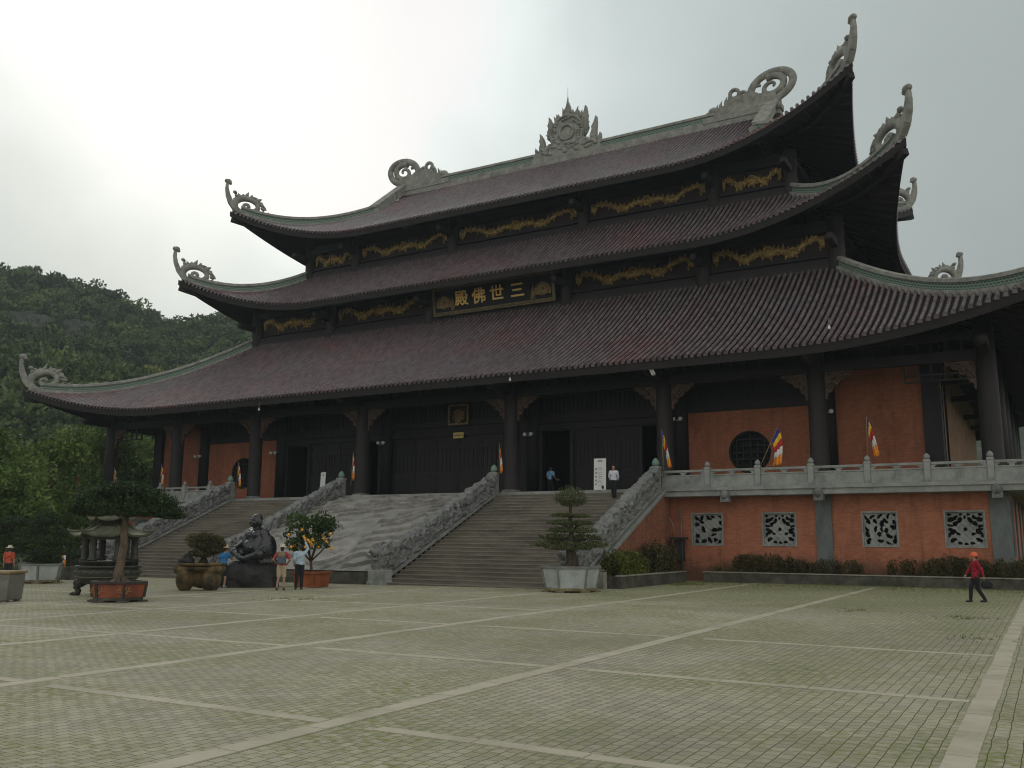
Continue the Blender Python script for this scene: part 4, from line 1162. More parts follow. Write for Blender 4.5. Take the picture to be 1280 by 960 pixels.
for s in (1, -1):
    iw = MB(); a, b = sorted((s * 22.3, s * WX)); iw.box(a, b, GY, GY + .45, PZ, 10.6); hp(iw, 'brick_wall', m_brick)
    iw = MB(); a, b = sorted((s * 14.72, s * 21.5)); brick_hole(iw, a, b, PZ, 8.6, s * 18.05, 6.4, 1.10, GY)
    inner = hp(iw, 'brick_wall', m_brick)
    rw = MB(); c = (s * 18.05, 6.4)
    rw.prism([(1.09 * math.cos(a), 1.09 * math.sin(a)) for a in np.linspace(0, 2 * math.pi, 40, endpoint=False)], (c[0], GY + .42, c[1]), (1, 0, 0), (0, 0, 1), .04, 1)
    rw.tube([(c[0] + 1.06 * math.cos(a), GY + .12, c[1] + 1.06 * math.sin(a)) for a in np.linspace(0, 2 * math.pi, 41)], .07, 6)
    for k in (-2, -1, 0, 1, 2):
        z = k * .34; hw = math.sqrt(max(0, 1.02 ** 2 - z * z)); rw.box(c[0] - hw, c[0] + hw, GY + .16, GY + .24, c[1] + z - .035, c[1] + z + .035)
        x = k * .36; hh = math.sqrt(max(0, 1.02 ** 2 - x * x)); z0 = -hh if k % 2 == 0 else -hh * .5; rw.box(c[0] + x - .03, c[0] + x + .03, GY + .14, GY + .22, c[1] + z0, c[1] - z0)
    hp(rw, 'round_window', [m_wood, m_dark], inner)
ww = MB()
for s in (1, -1):     # boards and beams above the brick
    a, b = sorted((s * 14.72, s * 21.5)); ww.box(a, b, GY + .1, GY + .4, 8.6, ZT); ww.box(a, b, GY - .1, GY + .12, 8.6, 8.95); ww.box(a, b, GY - .06, GY + .12, 10.2, 10.5)
    a, b = sorted((s * 22.3, s * WX)); ww.box(a, b, GY + .1, GY + .4, 10.6, ZT); ww.box(a, b, GY - .1, GY + .12, 10.3, 10.62)
    a, b = sorted((s * 5.7, s * 14.0)); ww.box(a, b, GY + .1, GY + .4, 8.75, ZT); ww.box(a, b, GY - .08, GY + .12, 8.55, 8.95)
    ww.box(a, b, GY - .05, GY + .12, 8.15, 8.4); ww.box(a, b, GY - .05, GY + .12, 10.1, 10.4)
ww.box(-4.9, 4.9, GY + .1, GY + .4, 8.95, ZT); ww.box(-4.9, 4.9, GY - .08, GY + .12, 8.75, 9.1); ww.box(-4.9, 4.9, GY - .05, GY + .12, 8.15, 8.4); ww.box(-4.9, 4.9, GY - .05, GY + .12, 10.2, 10.5)
for k in range(150):
    x = -21.5 + k * 43 / 149
    if min(abs(abs(x) - 14.4), abs(abs(x) - 5.3)) > .5: ww.box(x - .03, x + .03, GY + .04, GY + .12, 9.12, 10.1)
ww.box(-4.9, 4.9, GY + .08, GY + .4, 8.4, 8.76); 
for s in (1, -1): a, b = sorted((s * 5.7, s * 14.0)); ww.box(a, b, GY + .11, GY + .39, 8.08, 8.76)
ww.box(-4.9, 4.9, GY + .11, GY + .39, 8.08, 8.41)
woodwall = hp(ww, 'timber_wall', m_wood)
ps = MB()
for x in (5.35, 14.4, 22.0, -5.35, -14.4, -22.0): hp(MB().lathe([(.42, PZ), (.40, ZT)], 16, (x, GY + .05, 0)), 'wall_post', m_wood, woodwall)
for s in (1, -1): hp(MB().box(s * WX - .4, s * WX + .4, GY - .3, GY + .5, PZ, ZT), 'corner_post', m_wood, woodwall)
# side walls of the hall, dark back wall behind the open doors
sw = MB()
for s in (1, -1):
    x = s * WX; sw.box(*sorted((x - s * .35, x + s * .002)), GY + .5, 33.5, PZ, ZT)
    for y in (3.9, 5.4, 7.0, 9.0): sw.box(*sorted((x + s * .0, x + s * .1)), y - .09, y + .09, PZ, ZT, 1)
sw.box(-WX, WX, 33.1, 33.5, PZ, ZT)
hp(sw, 'side_wall', [m_plaster, m_wood], woodwall)
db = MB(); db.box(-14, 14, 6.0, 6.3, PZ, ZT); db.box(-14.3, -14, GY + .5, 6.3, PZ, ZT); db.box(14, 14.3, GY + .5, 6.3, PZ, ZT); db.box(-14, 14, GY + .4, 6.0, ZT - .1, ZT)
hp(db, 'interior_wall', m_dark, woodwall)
def door_leaf(x0, x1):
    m = MB(); y = GY + .15; z0, z1 = PZ + .1, 8.08
    m.box(x0 + .01, x1 - .01, y, y + .12, z0, z1)
    wv = x1 - x0
    for a in (x0 + .01, x1 - .13): m.box(a, a + .12, y - .05, y, z0, z1)
    for z in (z0, 5.35, 5.9, 7.4, z1 - .12): m.box(x0 + .13, x1 - .13, y - .045, y, z, z + .12)
    m.box(x0 + .3, x1 - .3, y - .03, y, z0 + .25, 5.2); m.box(x0 + .3, x1 - .3, y - .03, y, 5.55, 5.82)
    for k in range(5): xx = x0 + .2 + (wv - .4) * k / 4; m.box(xx - .025, xx + .025, y - .035, y, 6.02, 7.4)
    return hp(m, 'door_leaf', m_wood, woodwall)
def leaves(a, b, n):
    for k in range(n): door_leaf(a + (b - a) * k / n, a + (b - a) * (k + 1) / n)
leaves(-4.9, 4.9, 6); leaves(7.9, 12.05, 3); leaves(-11.9, -6.9, 4)
for x in (5.85, 7.85, 12.05, 13.3, -5.9, -6.85, -11.95, -13.9): hp(MB().box(x - .1, x + .1, GY, GY + .35, PZ, 8.1), 'door_jamb', m_wood, woodwall)
hp(MB().box(13.4, 14.0, GY + .1, GY + .3, PZ, 8.1), 'side_panel', m_wood, woodwall)
# ------------------------------------------------------------------ stairs, carved ramp, parapets
SY0, SY1 = -1.56, -11.55          # top and foot of the flights
NST = 27; RISE = PZ / 26.0; RUN = (SY0 - SY1) / 26.0
def st_z(y): return PZ * (y - SY1) / (SY0 - SY1)
m_step = mat('worn_stair_stone', (0.20, 0.175, 0.135), (0.125, 0.112, 0.09), 1.0, 0.9, 0.35, 14, stain=(0.075, 0.066, 0.052), stain_scale=0.7, stain_amt=0.7, stretch=(.5, 1, 1))
def flight(x0, x1, label):
    t = thing('staircase', label, 'staircase', ((x0 + x1) / 2, SY1, 0), 0, 'flights of steps')
    m = MB(); prof = [(SY0, PZ - .003)]
    y = SY0; z = PZ - .003
    for k in range(NST + 1):
        prof.append((y - .0, z - RISE + .035)); prof.append((y - .0, z - RISE)) if False else None
        prof[-1] = (y, z - RISE)
        y -= RUN; z -= RISE; prof.append((y, z))
    prof = [p for p in prof] + [(prof[-1][0], -.9), (SY0, -.9)]
    n = len(prof); segs = 14
    v = []
    for k in range(segs + 1):
        xx = x0 + (x1 - x0) * k / segs
        for (yy, zz) in prof: v.append((xx, yy, zz + (0 if zz < -.8 else -.012 * math.sin(math.pi * k / segs) + random.uniform(-.004, .004))))
    f = []
    for k in range(segs):
        for i in range(n): j = (i + 1) % n; f.append((k * n + i, k * n + j, (k + 1) * n + j, (k + 1) * n + i))
    f.append(tuple(range(n))); f.append(tuple(range(segs * n + n - 1, segs * n - 1, -1)))
    m.add(v, f)
    m.build('steps', m_step, t, .012, t.location)
    # shallow nosing under each tread
    nm_ = MB(); y = SY0; z = PZ
    for k in range(NST): nm_.box(x0 + .005, x1 - .005, y - RUN * (k) - .022 - 0, y - RUN * k + .01, z - RISE * k - .045, z - RISE * k - .004)
    nb = nm_.build('step_nosings', mat('step_edge', (0.24, 0.215, 0.175), (0.15, 0.135, 0.115), 1.0, 0.9) if 'step_edge' not in bpy.data.materials else bpy.data.materials['step_edge'], t, 0, t.location); nb['kind'] = 'stuff'
    return t
flight(5.55, 14.35, 'right flight of worn stone steps climbing to the open doorway')
flight(-14.35, -5.55, 'left flight of worn stone steps behind the black statue')

# carved stone ramp between the flights
rt = thing('carved_ramp', 'sloping slab carved with clouds and dragons between the two flights of steps', 'ramp', (0, SY1, 0))
nu_, nv = 340, 600
U = np.linspace(-5.1, 5.1, nu_); Vv = np.linspace(0, 1, nv)
UU, VV = np.meshgrid(U, Vv, indexing='ij')
yy = SY0 - .35 + VV * (SY1 + .30 - SY0); zz = PZ - .10 - VV * (PZ - .55)
# banks of carved cloud: each bank swells to a lip that overhangs a deep recess below it
ph = VV * 36 + UU * 1.25 + 13.0 * (fbm(UU * .30 + 3, VV * 2.6, 3, 5) - .5) + 2.2 * (fbm(UU * 1.3, VV * 9, 3, 15) - .5)
sw = np.mod(ph / np.pi, 1.0)
gate = np.clip((fbm(UU * .75 + 9, VV * 6.5, 3, 31) - .30) / .10, 0, 1)
lip = np.exp(-((sw - .86) / .10) ** 2); rec = np.exp(-((sw - .975) / .035) ** 2)
ed = np.clip(np.minimum(1, np.minimum((5.1 - np.abs(UU)) / .25, np.minimum(VV, 1 - VV) / .03)), 0, 1)
dn = gate * (.10 * sw ** 1.6 * (sw < .93) + .05 * lip - .28 * rec) + .06 * (fbm(UU * 2.2, VV * 20, 3, 11) - .5) + .03 * np.abs(np.sin(ph * 3 + UU * 2))
yy = yy + ed * gate * (-.16 * lip + .10 * rec)
zz = zz + dn * ed + .22 * np.sin(np.pi * VV)
m_ramp = mat('carved_ramp_stone', (0.33, 0.315, 0.285), (0.22, 0.212, 0.195), 0.9, 0.88, 0.4, 14, stain=(0.11, 0.10, 0.09), stain_scale=1.3, stain_amt=0.55)
mb_ = MB().grid(np.stack([UU, yy, zz], -1), flip=False); mb_.build('relief', m_ramp, rt, 0, rt.location)
k_ = MB(); k_.box(-5.1, 5.1, SY1 - .05, SY1 + .35, -.5, .40); k_.box(-5.1, 5.1, SY1 - .12, SY1 + .33, -.5, .12); k_.build('foot_kerb', m_kerb, rt, .015, rt.location)
k_ = MB(); k_.box(-5.1, 5.1, SY0 - .36, SY0 + .0, PZ - .4, PZ - .002); k_.build('head_kerb', m_stone_rail, rt, .015, rt.location)

def parapet(x, label, zf):
    """carved stair parapet: a slab with cloud-dragon relief, lumpy crest, newel with lotus knob at the head and a dragon's head at the foot"""
    t = thing('stair_parapet', label, 'parapet', (x, SY1, 0), 0, 'carved stair parapets')
    n, kv = 420, 46; th = .17
    V = np.linspace(0, 1, n); H = np.linspace(0, 1, kv)
    A, B = np.meshgrid(V, H, indexing='ij')
    sd = int(abs(x) * 7) + (3 if x > 0 else 0)
    y = SY0 - .5 + A * (SY1 + .15 - SY0); base = st_z(y) - .05
    crest = 1.0 + .16 * np.abs(np.sin(A * 44 + 3 * fbm(A * 9, A * 0, 2, sd))) ** .5 + .12 * np.abs(np.sin(A * 105 + 4 * fbm(A * 14, A * 0, 2, sd))) + .16 * (fbm(A * 60, A * 0 + 3, 4, sd) - .4) + .34 * np.clip((A - .72) / .28, 0, 1) ** 1.3
    z = base + B * crest
    w1 = A * 26 + 2.4 * fbm(A * 14, B * 2.2, 3, sd); w2 = B * 2.6 + 2.4 * fbm(A * 14 + 7, B * 2.2 + 5, 3, sd + 4)
    rl = .13 * np.abs(np.sin(w1 * 2.2) * np.sin(w2 * 2.4)) ** .7 + .07 * np.abs(np.sin(w1 * 6) * np.sin(w2 * 6)) - .16 * np.clip((fbm(A * 55, B * 5.5, 3, sd + 9) - .56) / .1, 0, 1)
    rl *= np.clip(np.minimum((B - .16) / .08, 1), 0, 1)
    m = MB()
    F1 = np.stack([x - th - rl, y, z], -1); F2 = np.stack([x + th + rl, y, z], -1)
    m.grid(F1); m.grid(F2, flip=True)
    m.grid(np.stack([F1[:, -1], (F1[:, -1] + F2[:, -1]) / 2 + np.array([0, 0, .07]), F2[:, -1]], 1))
    m.grid(np.stack([F1[-1], F2[-1]], 0)); m.grid(np.stack([F1[0], F2[0]], 0), flip=True)
    m.build('relief_slab', m_stone, t, 0, t.location)
    # raised edge moulding along the base
    c = MB(); dy = SY1 + .1 - (SY0 - .5)
    c.bar((x, SY0 - .45, st_z(SY0 - .45) + .08), (x, SY1 + .1, st_z(SY1 + .1) + .08), .50, .17)
    c.build('base_moulding', m_stone_rail, t, .02, t.location)
    nw = MB(); yt = SY0 - .32
    nw.box(x - .2, x + .2, yt - .2, yt + .2, PZ - .5, PZ + 1.06); nw.box(x - .235, x + .235, yt - .235, yt + .235, PZ + .93, PZ + 1.02)
    nw.build('newel', m_stone_rail, t, .02, t.location)
    lk = MB(); lk.lathe([(.10, 1.06), (.17, 1.12), (.19, 1.2), (.165, 1.3), (.10, 1.40), (.03, 1.47)], 12, (x, yt, PZ)); lk.build('lotus_knob', m_verdigris, t, 0, t.location)
    fb = MB(); fb.box(x - .38, x + .38, SY1 - .42, SY1 + .40, zf - .2, zf + .62); fb.box(x - .42, x + .42, SY1 - .46, SY1 + .44, zf - .2, zf + .14)
    fb.build('foot_block', m_stone_rail, t, .03, t.location)
    # dragon's head
    h = MB(); o = Vector((x, SY1 - .05, 1.22))
    h.ball(o + Vector((0, .15, 0)), .30, .45, .36, 12, 8); h.ball(o + Vector((0, -.28, .06)), .22, .34, .17, 10, 7); h.ball(o + Vector((0, -.24, -.22)), .19, .30, .10, 10, 6)
    h.ball(o + Vector((0, -.58, .12)), .13, .11, .12, 8, 6)
    for s in (-1, 1):
        h.ball(o + Vector((s * .17, -.12, .22)), .10, .11, .11, 8, 6); h.ball(o + Vector((s * .09, -.62, .08)), .06, .06, .05, 6, 5)
        h.tube([o + Vector((s * .15, .1, .28)), o + Vector((s * .24, .32, .46)), o + Vector((s * .22, .60, .55))], [.075, .055, .02], 6)
        h.tube([o + Vector((s * .26, 0, 0)), o + Vector((s * .36, .2, .12)), o + Vector((s * .38, .42, .05))], [.09, .08, .02], 6)
        for k in range(3): h.tube([o + Vector((s * .24, .05 + k * .1, -.12 - k * .1)), o + Vector((s * .3, .3 + k * .1, -.2 - k * .13)), o + Vector((s * .27, .5, -.2 - k * .16))], [.08, .07, .02], 6)
        for k in range(3): h.tube([o + Vector((s * .14, -.42 + k * .14, -.05)), o + Vector((s * .14, -.43 + k * .14, -.15))], [.03, .008], 5)
    h.box(x - .17, x + .17, SY1 - .2, SY1 + .3, zf + .6, 1.1)
    for k in range(12): h.ball((x + random.uniform(-.2, .2), SY1 + random.uniform(-.2, .35), random.uniform(.6, 1.3)), .12, .13, .12, 7, 5)
    h.build('dragon_head', m_stone, t, 0, t.location)
    return t
parapet(14.58, 'carved parapet with lotus knob on the right side of the right-hand steps', 0)
parapet(5.32, 'carved parapet between the sloping ramp and the right-hand steps', -.1)
parapet(-5.32, 'carved parapet half hidden by the orange tree and black statue', -.3)
parapet(-14.58, 'leftmost carved parapet beyond the pine tree', -.35)
# brick cheek walls carrying the outer parapets
for sx, lb in ((1, 'stained brick cheek wall under the right parapet of the steps'), (-1, 'brick cheek wall under the leftmost parapet')):
    t = thing('stair_cheek_wall', lb, 'wall', (sx * 14.6, SY1, 0))
    m = MB(); poly = [(SY0 - .3, -.5), (SY1 + .3, -.5), (SY1 + .3, .0), (SY0 - .3, PZ - .30)]
    m.prism([(-p[0], p[1]) for p in poly], (sx * 14.60, 0, 0), (0, -1, 0), (0, 0, 1), .5)
    m.box(*sorted((sx * 14.352, sx * 14.852)), SY0 - .3, BY - .003, -.5, PZ - .43)
    m.build('brickwork', m_brick_stained, t, 0, t.location)
    c = MB(); c.bar((sx * 14.66, SY0 - .0, PZ - .19), (sx * 14.66, SY1 + .1, st_z(SY1 + .1) - .19), .62, .16)
    c.build('coping', m_stone_rail, t, .02, t.location)
# old water tank and pipes in the corner beside the steps
t = thing('water_tap_stand', 'dark old basin and pipes in the corner between the steps and lower wall', 'basin', (15.4, -1.15, .4))
m = MB(); m.box(15.05, 15.75, -1.5, -.75, 1.95, 2.05); m.box(15.1, 15.18, -1.45, -1.37, -.1, 1.95); m.box(15.62, 15.7, -1.45, -1.37, -.1, 1.95); m.box(15.2, 15.6, -1.2, -.8, .9, 1.93); m.build('basin', m_rock, t, .02, t.location)
m = MB(); m.tube([(15.42, -.78, .0), (15.42, -.78, 3.4)], .035, 6); m.tube([(15.3, -1.5, 2.0), (15.3, -1.6, 2.6), (15.1, -1.6, 3.0)], .03, 6); m.build('pipe', m_pot_rib, t, 0, t.location)

# ------------------------------------------------------------------ stone balustrade along the terrace
def post_mb():
    m = MB(); m.box(-.13, .13, -.13, .13, 0, .98); m.box(-.155, .155, -.155, .155, .86, .92)
    return m
def knob_mb(): return MB().lathe([(.07, .98), (.12, 1.01), (.135, 1.08), (.12, 1.15), (.07, 1.21), (.02, 1.25)], 12)
def balustrade(x0, dirn, n, step, label, side_len):
    t = thing('stone_balustrade', label, 'balustrade', (x0, -1.34, PZ), 0, 'terrace balustrades')
    pts = [(i * step * dirn, 0.0) for i in range(n + 1)]
    xe = dirn * (30.75) - x0; pts[-1] = (xe, 0.0)
    k = int(side_len / step); side = [(xe, j * step) for j in range(1, k + 1)]
    pm = post_mb().build('post', m_stone_rail, None, .012); km = knob_mb().build('knob', m_stone_rail, None)
    allp = pts[1:] + side
    first = True
    for (x, y) in allp:
        if first: p, q = pm, km; first = False
        else:
            p = pm.copy(); q = km.copy(); COL.objects.link(p); COL.objects.link(q)
        p.parent = t; p.location = (x, y, 0); q.parent = p; q.location = (0, 0, 0)
    seq = pts + side
    for (a, b) in zip(seq[:-1], seq[1:]):
        A = Vector((a[0], a[1], 0)); B = Vector((b[0], b[1], 0)); d = (B - A).normalized(); A2 = A + d * .13; B2 = B - d * .13
        m = MB(); z = Vector((0, 0, 1))
        m.bar(A2 + z * .80, B2 + z * .80, .15, .12); m.build('rail', m_stone_rail, t, .02)
        m = MB(); m.bar(A2 + z * .30, B2 + z * .30, .11, .52); m.bar(A2 + z * .585, B2 + z * .585, .16, .07); m.bar(A2 + z * .05, B2 + z * .05, .2, .10)
        for s in (.03, .5, .97):
            c = A2.lerp(B2, s); m.bar(c + z * .62, c + z * .745, .11, .16, up=d) if False else None
        m.bar(A2.lerp(B2, .5) - d * .055 + z * .3, A2.lerp(B2, .5) + d * .055 + z * .3, .14, .49)
        m.build('panel', m_stone_rail, t, .01)
        for s in (.03, .5, .97):
            c = A2.lerp(B2, s); m = MB(); m.bar(c - d * .17 + z * .715, c + d * .17 + z * .715, .1, .05); m.bar(c - d * .10 + z * .655, c + d * .10 + z * .655, .09, .075); m.build('rail_cup', m_stone_rail, t)
    return t
balustrade(14.58, 1, 7, 2.432, 'weathered stone balustrade on the terrace right of the steps', 20)
balustrade(-14.58, -1, 7, 2.432, 'stone balustrade on the terrace left of the steps', 9)

# ------------------------------------------------------------------ name board and plaques
t = thing('name_board', 'black and gold board with four large gilded characters under the middle roof', 'sign', (0, 6.75, 17.05))
def tilt(v): return (v[0], v[1] - (v[2] - 17.05) * .16, v[2])
m = MB(); m.box(-4.75, 4.75, 6.62, 6.8, 17.1, 19.0)
m.v = [tilt(v) for v in m.v]; m.build('board', mat('black_lacquer', (0.012, 0.013, 0.016), (0.014, 0.014, 0.016), 2, 0.6, spec=.2), t, .02, t.location)
m = MB()
for a in ((-4.75, 4.75, 17.06, 17.30), (-4.75, 4.75, 18.85, 19.05), (-4.75, -4.55, 17.3, 18.85), (4.55, 4.75, 17.3, 18.85)): m.box(a[0], a[1], 6.52, 6.7, a[2], a[3])
for k in range(44): m.ball((-4.6 + 9.2 * k / 43, 6.51, 17.18), .08, .04, .07, 6, 4)
m.v = [tilt(v) for v in m.v]; m.build('frame', mat('dull_gilt', (0.17, 0.12, 0.045), (0.08, 0.06, 0.03), 6, 0.5, .5, 20), t, 0, t.location)
for s in (-1, 1):   # gilded relief at either end
    m = MB(); cx = s * 3.85
    m.prism([(.62 * math.cos(a), .62 * math.sin(a) * .95) for a in np.linspace(-.3, math.pi + .3, 22)], (cx, 6.60, 17.78), (1, 0, 0), (0, 0, 1), .08)
    for k in range(26):
        a = k * 2.4; r = .6 * ((k * 13) % 26 / 26) ** .5; m.ball((cx + r * math.cos(a), 6.55, 17.95 + r * .9 * math.sin(a)), .10, .05, .09, 6, 4)
    m.tube([(cx - s * .75, 6.58, 17.35), (cx - s * .72, 6.58, 17.9), (cx - s * .70, 6.58, 18.35)], [.2, .1, .02], 6)
    m.v = [tilt(v) for v in m.v]; m.build('gilded_relief', mat('old_gilt', (0.30, 0.19, 0.06), (0.12, 0.08, 0.03), 7, 0.5) if 'old_gilt' not in bpy.data.materials else bpy.data.materials['old_gilt'], t, 0, t.location)
def text_part(ch, size, loc, mats, parent, name, ext=.03, rx=R(90), align='CENTER', off=0.0):
    cu = bpy.data.curves.new(name, 'FONT'); cu.body = ch; cu.size = size; cu.extrude = ext; cu.offset = off; cu.bevel_depth = .022; cu.bevel_resolution = 0; cu.align_x = align; cu.align_y = 'CENTER'
    ob = bpy.data.objects.new(name, cu); COL.objects.link(ob); ob.rotation_euler = (rx, 0, 0); ob.location = loc
    dg = bpy.context.evaluated_depsgraph_get(); dg.update()
    me = bpy.data.meshes.new_from_object(ob.evaluated_get(dg)); mw = ob.matrix_world.copy()
    bpy.data.objects.remove(ob); me.transform(Matrix.LocRotScale(Vector(loc), Matrix.Rotation(rx, 3, 'X'), None))
    me.materials.clear(); me.materials.append(mats)
    o = bpy.data.objects.new(name, me); COL.objects.link(o); o.parent = parent
    return o
for ch, x in (('殿', -2.42), ('佛', -1.02), ('世', .38), ('三', 1.95)):
    o = text_part(ch, 1.10, (x, -.27, 1.0), m_gold_letter, t, 'gilded_character', .05, R(90) + .16, off=.0)
# plaques over the centre door
t = thing('gilded_plaque', 'small square gilded plaque high over the centre doors', 'plaque', (.25, GY - .15, 8.85))
m = MB(); m.box(-.42, .92, GY - .2, GY - .1, 8.85, 10.0); m.build('panel', m_soffit, t, .02, t.location)
m = MB()
for a in ((-.48, .98, 8.8, 8.9), (-.48, .98, 9.95, 10.05), (-.48, -.38, 8.9, 9.95), (.88, .98, 8.9, 9.95)): m.box(a[0], a[1], GY - .24, GY - .12, a[2], a[3])
for k in range(30): a = k * 2.4; r = .42 * (k / 30) ** .5; m.ball((.25 + r * math.cos(a), GY - .2, 9.35 + r * math.sin(a)), .09, .04, .08, 6, 4)
m.build('gilded_relief', bpy.data.materials['old_gilt'], t, 0, t.location)
t = thing('door_sign', 'small yellow sign with a line of dark lettering over the centre doors', 'sign', (.2, GY - .15, 7.95))
m = MB(); m.box(-.17, .58, GY - .12, GY - .07, 7.98, 8.34); m.build('sign_panel', mat('yellow_sign', (0.62, 0.46, 0.14), (0.55, 0.40, 0.11), 3, 0.5), t, .01, t.location)
m = MB()
for k in range(8): xx = -.10 + k * .08; m.box(xx, xx + .05, GY - .127, GY - .12, 8.12, 8.21 if k % 3 else 8.18)
m.build('lettering', m_ink, t, 0, t.location)

# twin floodlights on the wall posts
def flood(label, loc, first=[None]):
    if first[0] is None:
        t = thing('floodlight', label, 'floodlight', loc, 0, 'twin floodlights on the wall posts')
        m = MB(); m.box(-.03, .03, -.02, .2, -.12, -.06); m.box(-.25, .25, -.06, -.0, -.13, -.08); m.build('bracket', m_metal, t)
        for s in (-1, 1):
            b = MB(); b.tube([(s * .2, .08, .02), (s * .2, -.08, -.02), (s * .2, -.16, -.05)], [.06, .085, .115], 12); b.ball((s * .2, -.15, -.045), .10, .04, .10, 10, 6); b.build('lamp_head', m_white, t)
        first[0] = t; return t
    return dup(first[0], label, loc)
for lb, (x, z) in zip(['twin floodlight on the post left of the right round window', 'twin floodlight on the post right of the centre doors', 'twin floodlight on the post left of the centre doors', 'twin floodlight on the post right of the left round window', 'twin floodlight on the post left of the left round window', 'twin floodlight on the post right of the right round window'],
                     [(14.4, 8.3), (5.36, 7.95), (-5.34, 7.95), (-14.6, 7.7), (-22.05, 7.75), (22.1, 8.2)]):
    flood(lb, (x, GY - .52, z))
t = thing('tube_lamp', 'white tube lamp hanging under the lowest eave near a column', 'lamp', (14.75, -2.7, 10.0))
m = MB(); m.tube([(14.62, -2.75, 10.35), (14.85, -2.7, 9.85)], .05, 8); m.tube([(14.72, -2.75, 10.4), (14.95, -2.7, 9.9)], .05, 8); m.build('tubes', m_white, t, 0, t.location)
m = MB(); m.bar((14.67, -2.66, 10.42), (14.93, -2.62, 9.83), .2, .03); m.bar((14.75, -2.65, 10.42), (14.7, -2.6, 10.62), .05, .05); m.build('fitting', m_metal, t, 0, t.location)
for (x, z, lb) in ((6.9, 10.25, 'small white lamp under the lowest eave above the centre bay'), (-11.3, 9.85, 'small white lamp under the lowest eave above the left doors'), (23.3, 11.25, 'small white lamp under the lowest eave above the right end bay')):
    t = thing('eave_lamp', lb, 'lamp', (x, -2.95, z), 0, 'small lamps under the eaves')
    m = MB(); m.lathe([(.02, .12), (.03, .07), (.06, .01), (.07, -.04), (.04, -.07)], 10); m.build('shade', m_white, t)
    m = MB(); m.tube([(0, 0, .15), (0, .06, .45)], .02, 5); m.build('bracket', m_metal, t)

# ------------------------------------------------------------------ Buddhist flags
def stripe(name, c): return mat(name, c, tuple(v * .9 for v in c), 6, 0.75)
FL = [stripe('flag_blue', (0.035, 0.03, 0.22)), stripe('flag_yellow', (0.80, 0.50, 0.03)), stripe('flag_red', (0.50, 0.02, 0.02)), stripe('flag_white', (0.72, 0.70, 0.68)), stripe('flag_orange', (0.80, 0.27, 0.02))]
m_pole_dark = mat('flag_pole', (0.30, 0.22, 0.10), (0.2, 0.14, 0.07), 4, 0.6)
def flag(label, foot, h, lean, fall, wid, seed, sizes=1.0, red=False, dz=0):
    """a limp striped flag: hoist along a (leaning) pole, the stripes falling away below it"""
    t = thing('flag', label, 'flag', foot, 0, 'small flags standing along the terrace')
    top = Vector((lean[0], lean[1], h))
    m = MB(); m.tube([(0, 0, -.05), tuple(top)], [.022, .015], 6); m.build('pole', m_pole_dark, t)
    g = random.Random(seed); n = 15; k = 10
    P = np.zeros((n + 1, k + 1, 3))
    hoist = .62 * sizes
    for j in range(k + 1):
        b = top * (1 - (hoist / h) * j / k) - Vector((0, 0, .02))
        for i in range(n + 1):
            u = i / n
            L_ = fall * (1 - .10 * j / k) * (1 - .22 * (j / k))
            x = b.x * (1 - .55 * u * u) + wid * u * (1 - .35 * j / k) + .05 * math.sin(j * 1.9 + seed) * u
            y = b.y * (1 - .5 * u) + .07 * math.sin(j * 1.4 + u * 3 + seed) * u - .05 * u
            z = b.z - L_ * u * (.55 + .45 * u)
            P[i, j] = (x, y, max(z, -.25))
    nm = MB()
    for s in range(5):
        nm.grid(P[s * 3:s * 3 + 4], s if not red else 2)
    o = nm.build('cloth', FL, t)
    sd = o.modifiers.new('thickness', 'SOLIDIFY'); sd.thickness = .006
    return t
zr = PZ + .0
flag('striped flag leaning to the right in front of the right round window', (19.45, -1.25, PZ + .8), 1.95, (.95, .1), 1.75, .62, 1)
flag('striped flag hanging straight in front of the right end brick wall', (24.33, -1.25, PZ + 1.0), 2.0, (.05, .0), 1.75, .46, 2)
flag('striped flag at the top of the right parapet beside the lotus knob', (14.85, -1.5, PZ + .6), 2.3, (-.06, .0), 1.85, .46, 3)
flag('narrow striped flag at the head of the parapet beside the ramp', (5.62, -1.85, PZ + .9), 1.75, (.0, .0), 1.5, .24, 4)
flag('narrow striped flag beside the green knob left of the ramp', (-4.62, -1.85, PZ + .6), 2.0, (.12, .0), 1.55, .24, 5)
flag('striped flag in front of the left round window', (-14.2, -1.7, PZ + .6), 1.75, (.05, .0), 1.45, .42, 6)
flag('striped flag on the left terrace at the corner of the brick wall', (-22.2, -1.2, PZ + .9), 1.6, (.1, 0), 1.35, .44, 7)
flag('striped flag at the outermost left column of the gallery', (-27.2, -1.2, PZ + .9), 1.6, (.1, 0), 1.45, .5, 8)
flag('plain red flag among the leaves left of the gallery', (-31.6, -1.0, PZ + .2), 2.0, (.05, 0), 1.2, .45, 9, red=True)

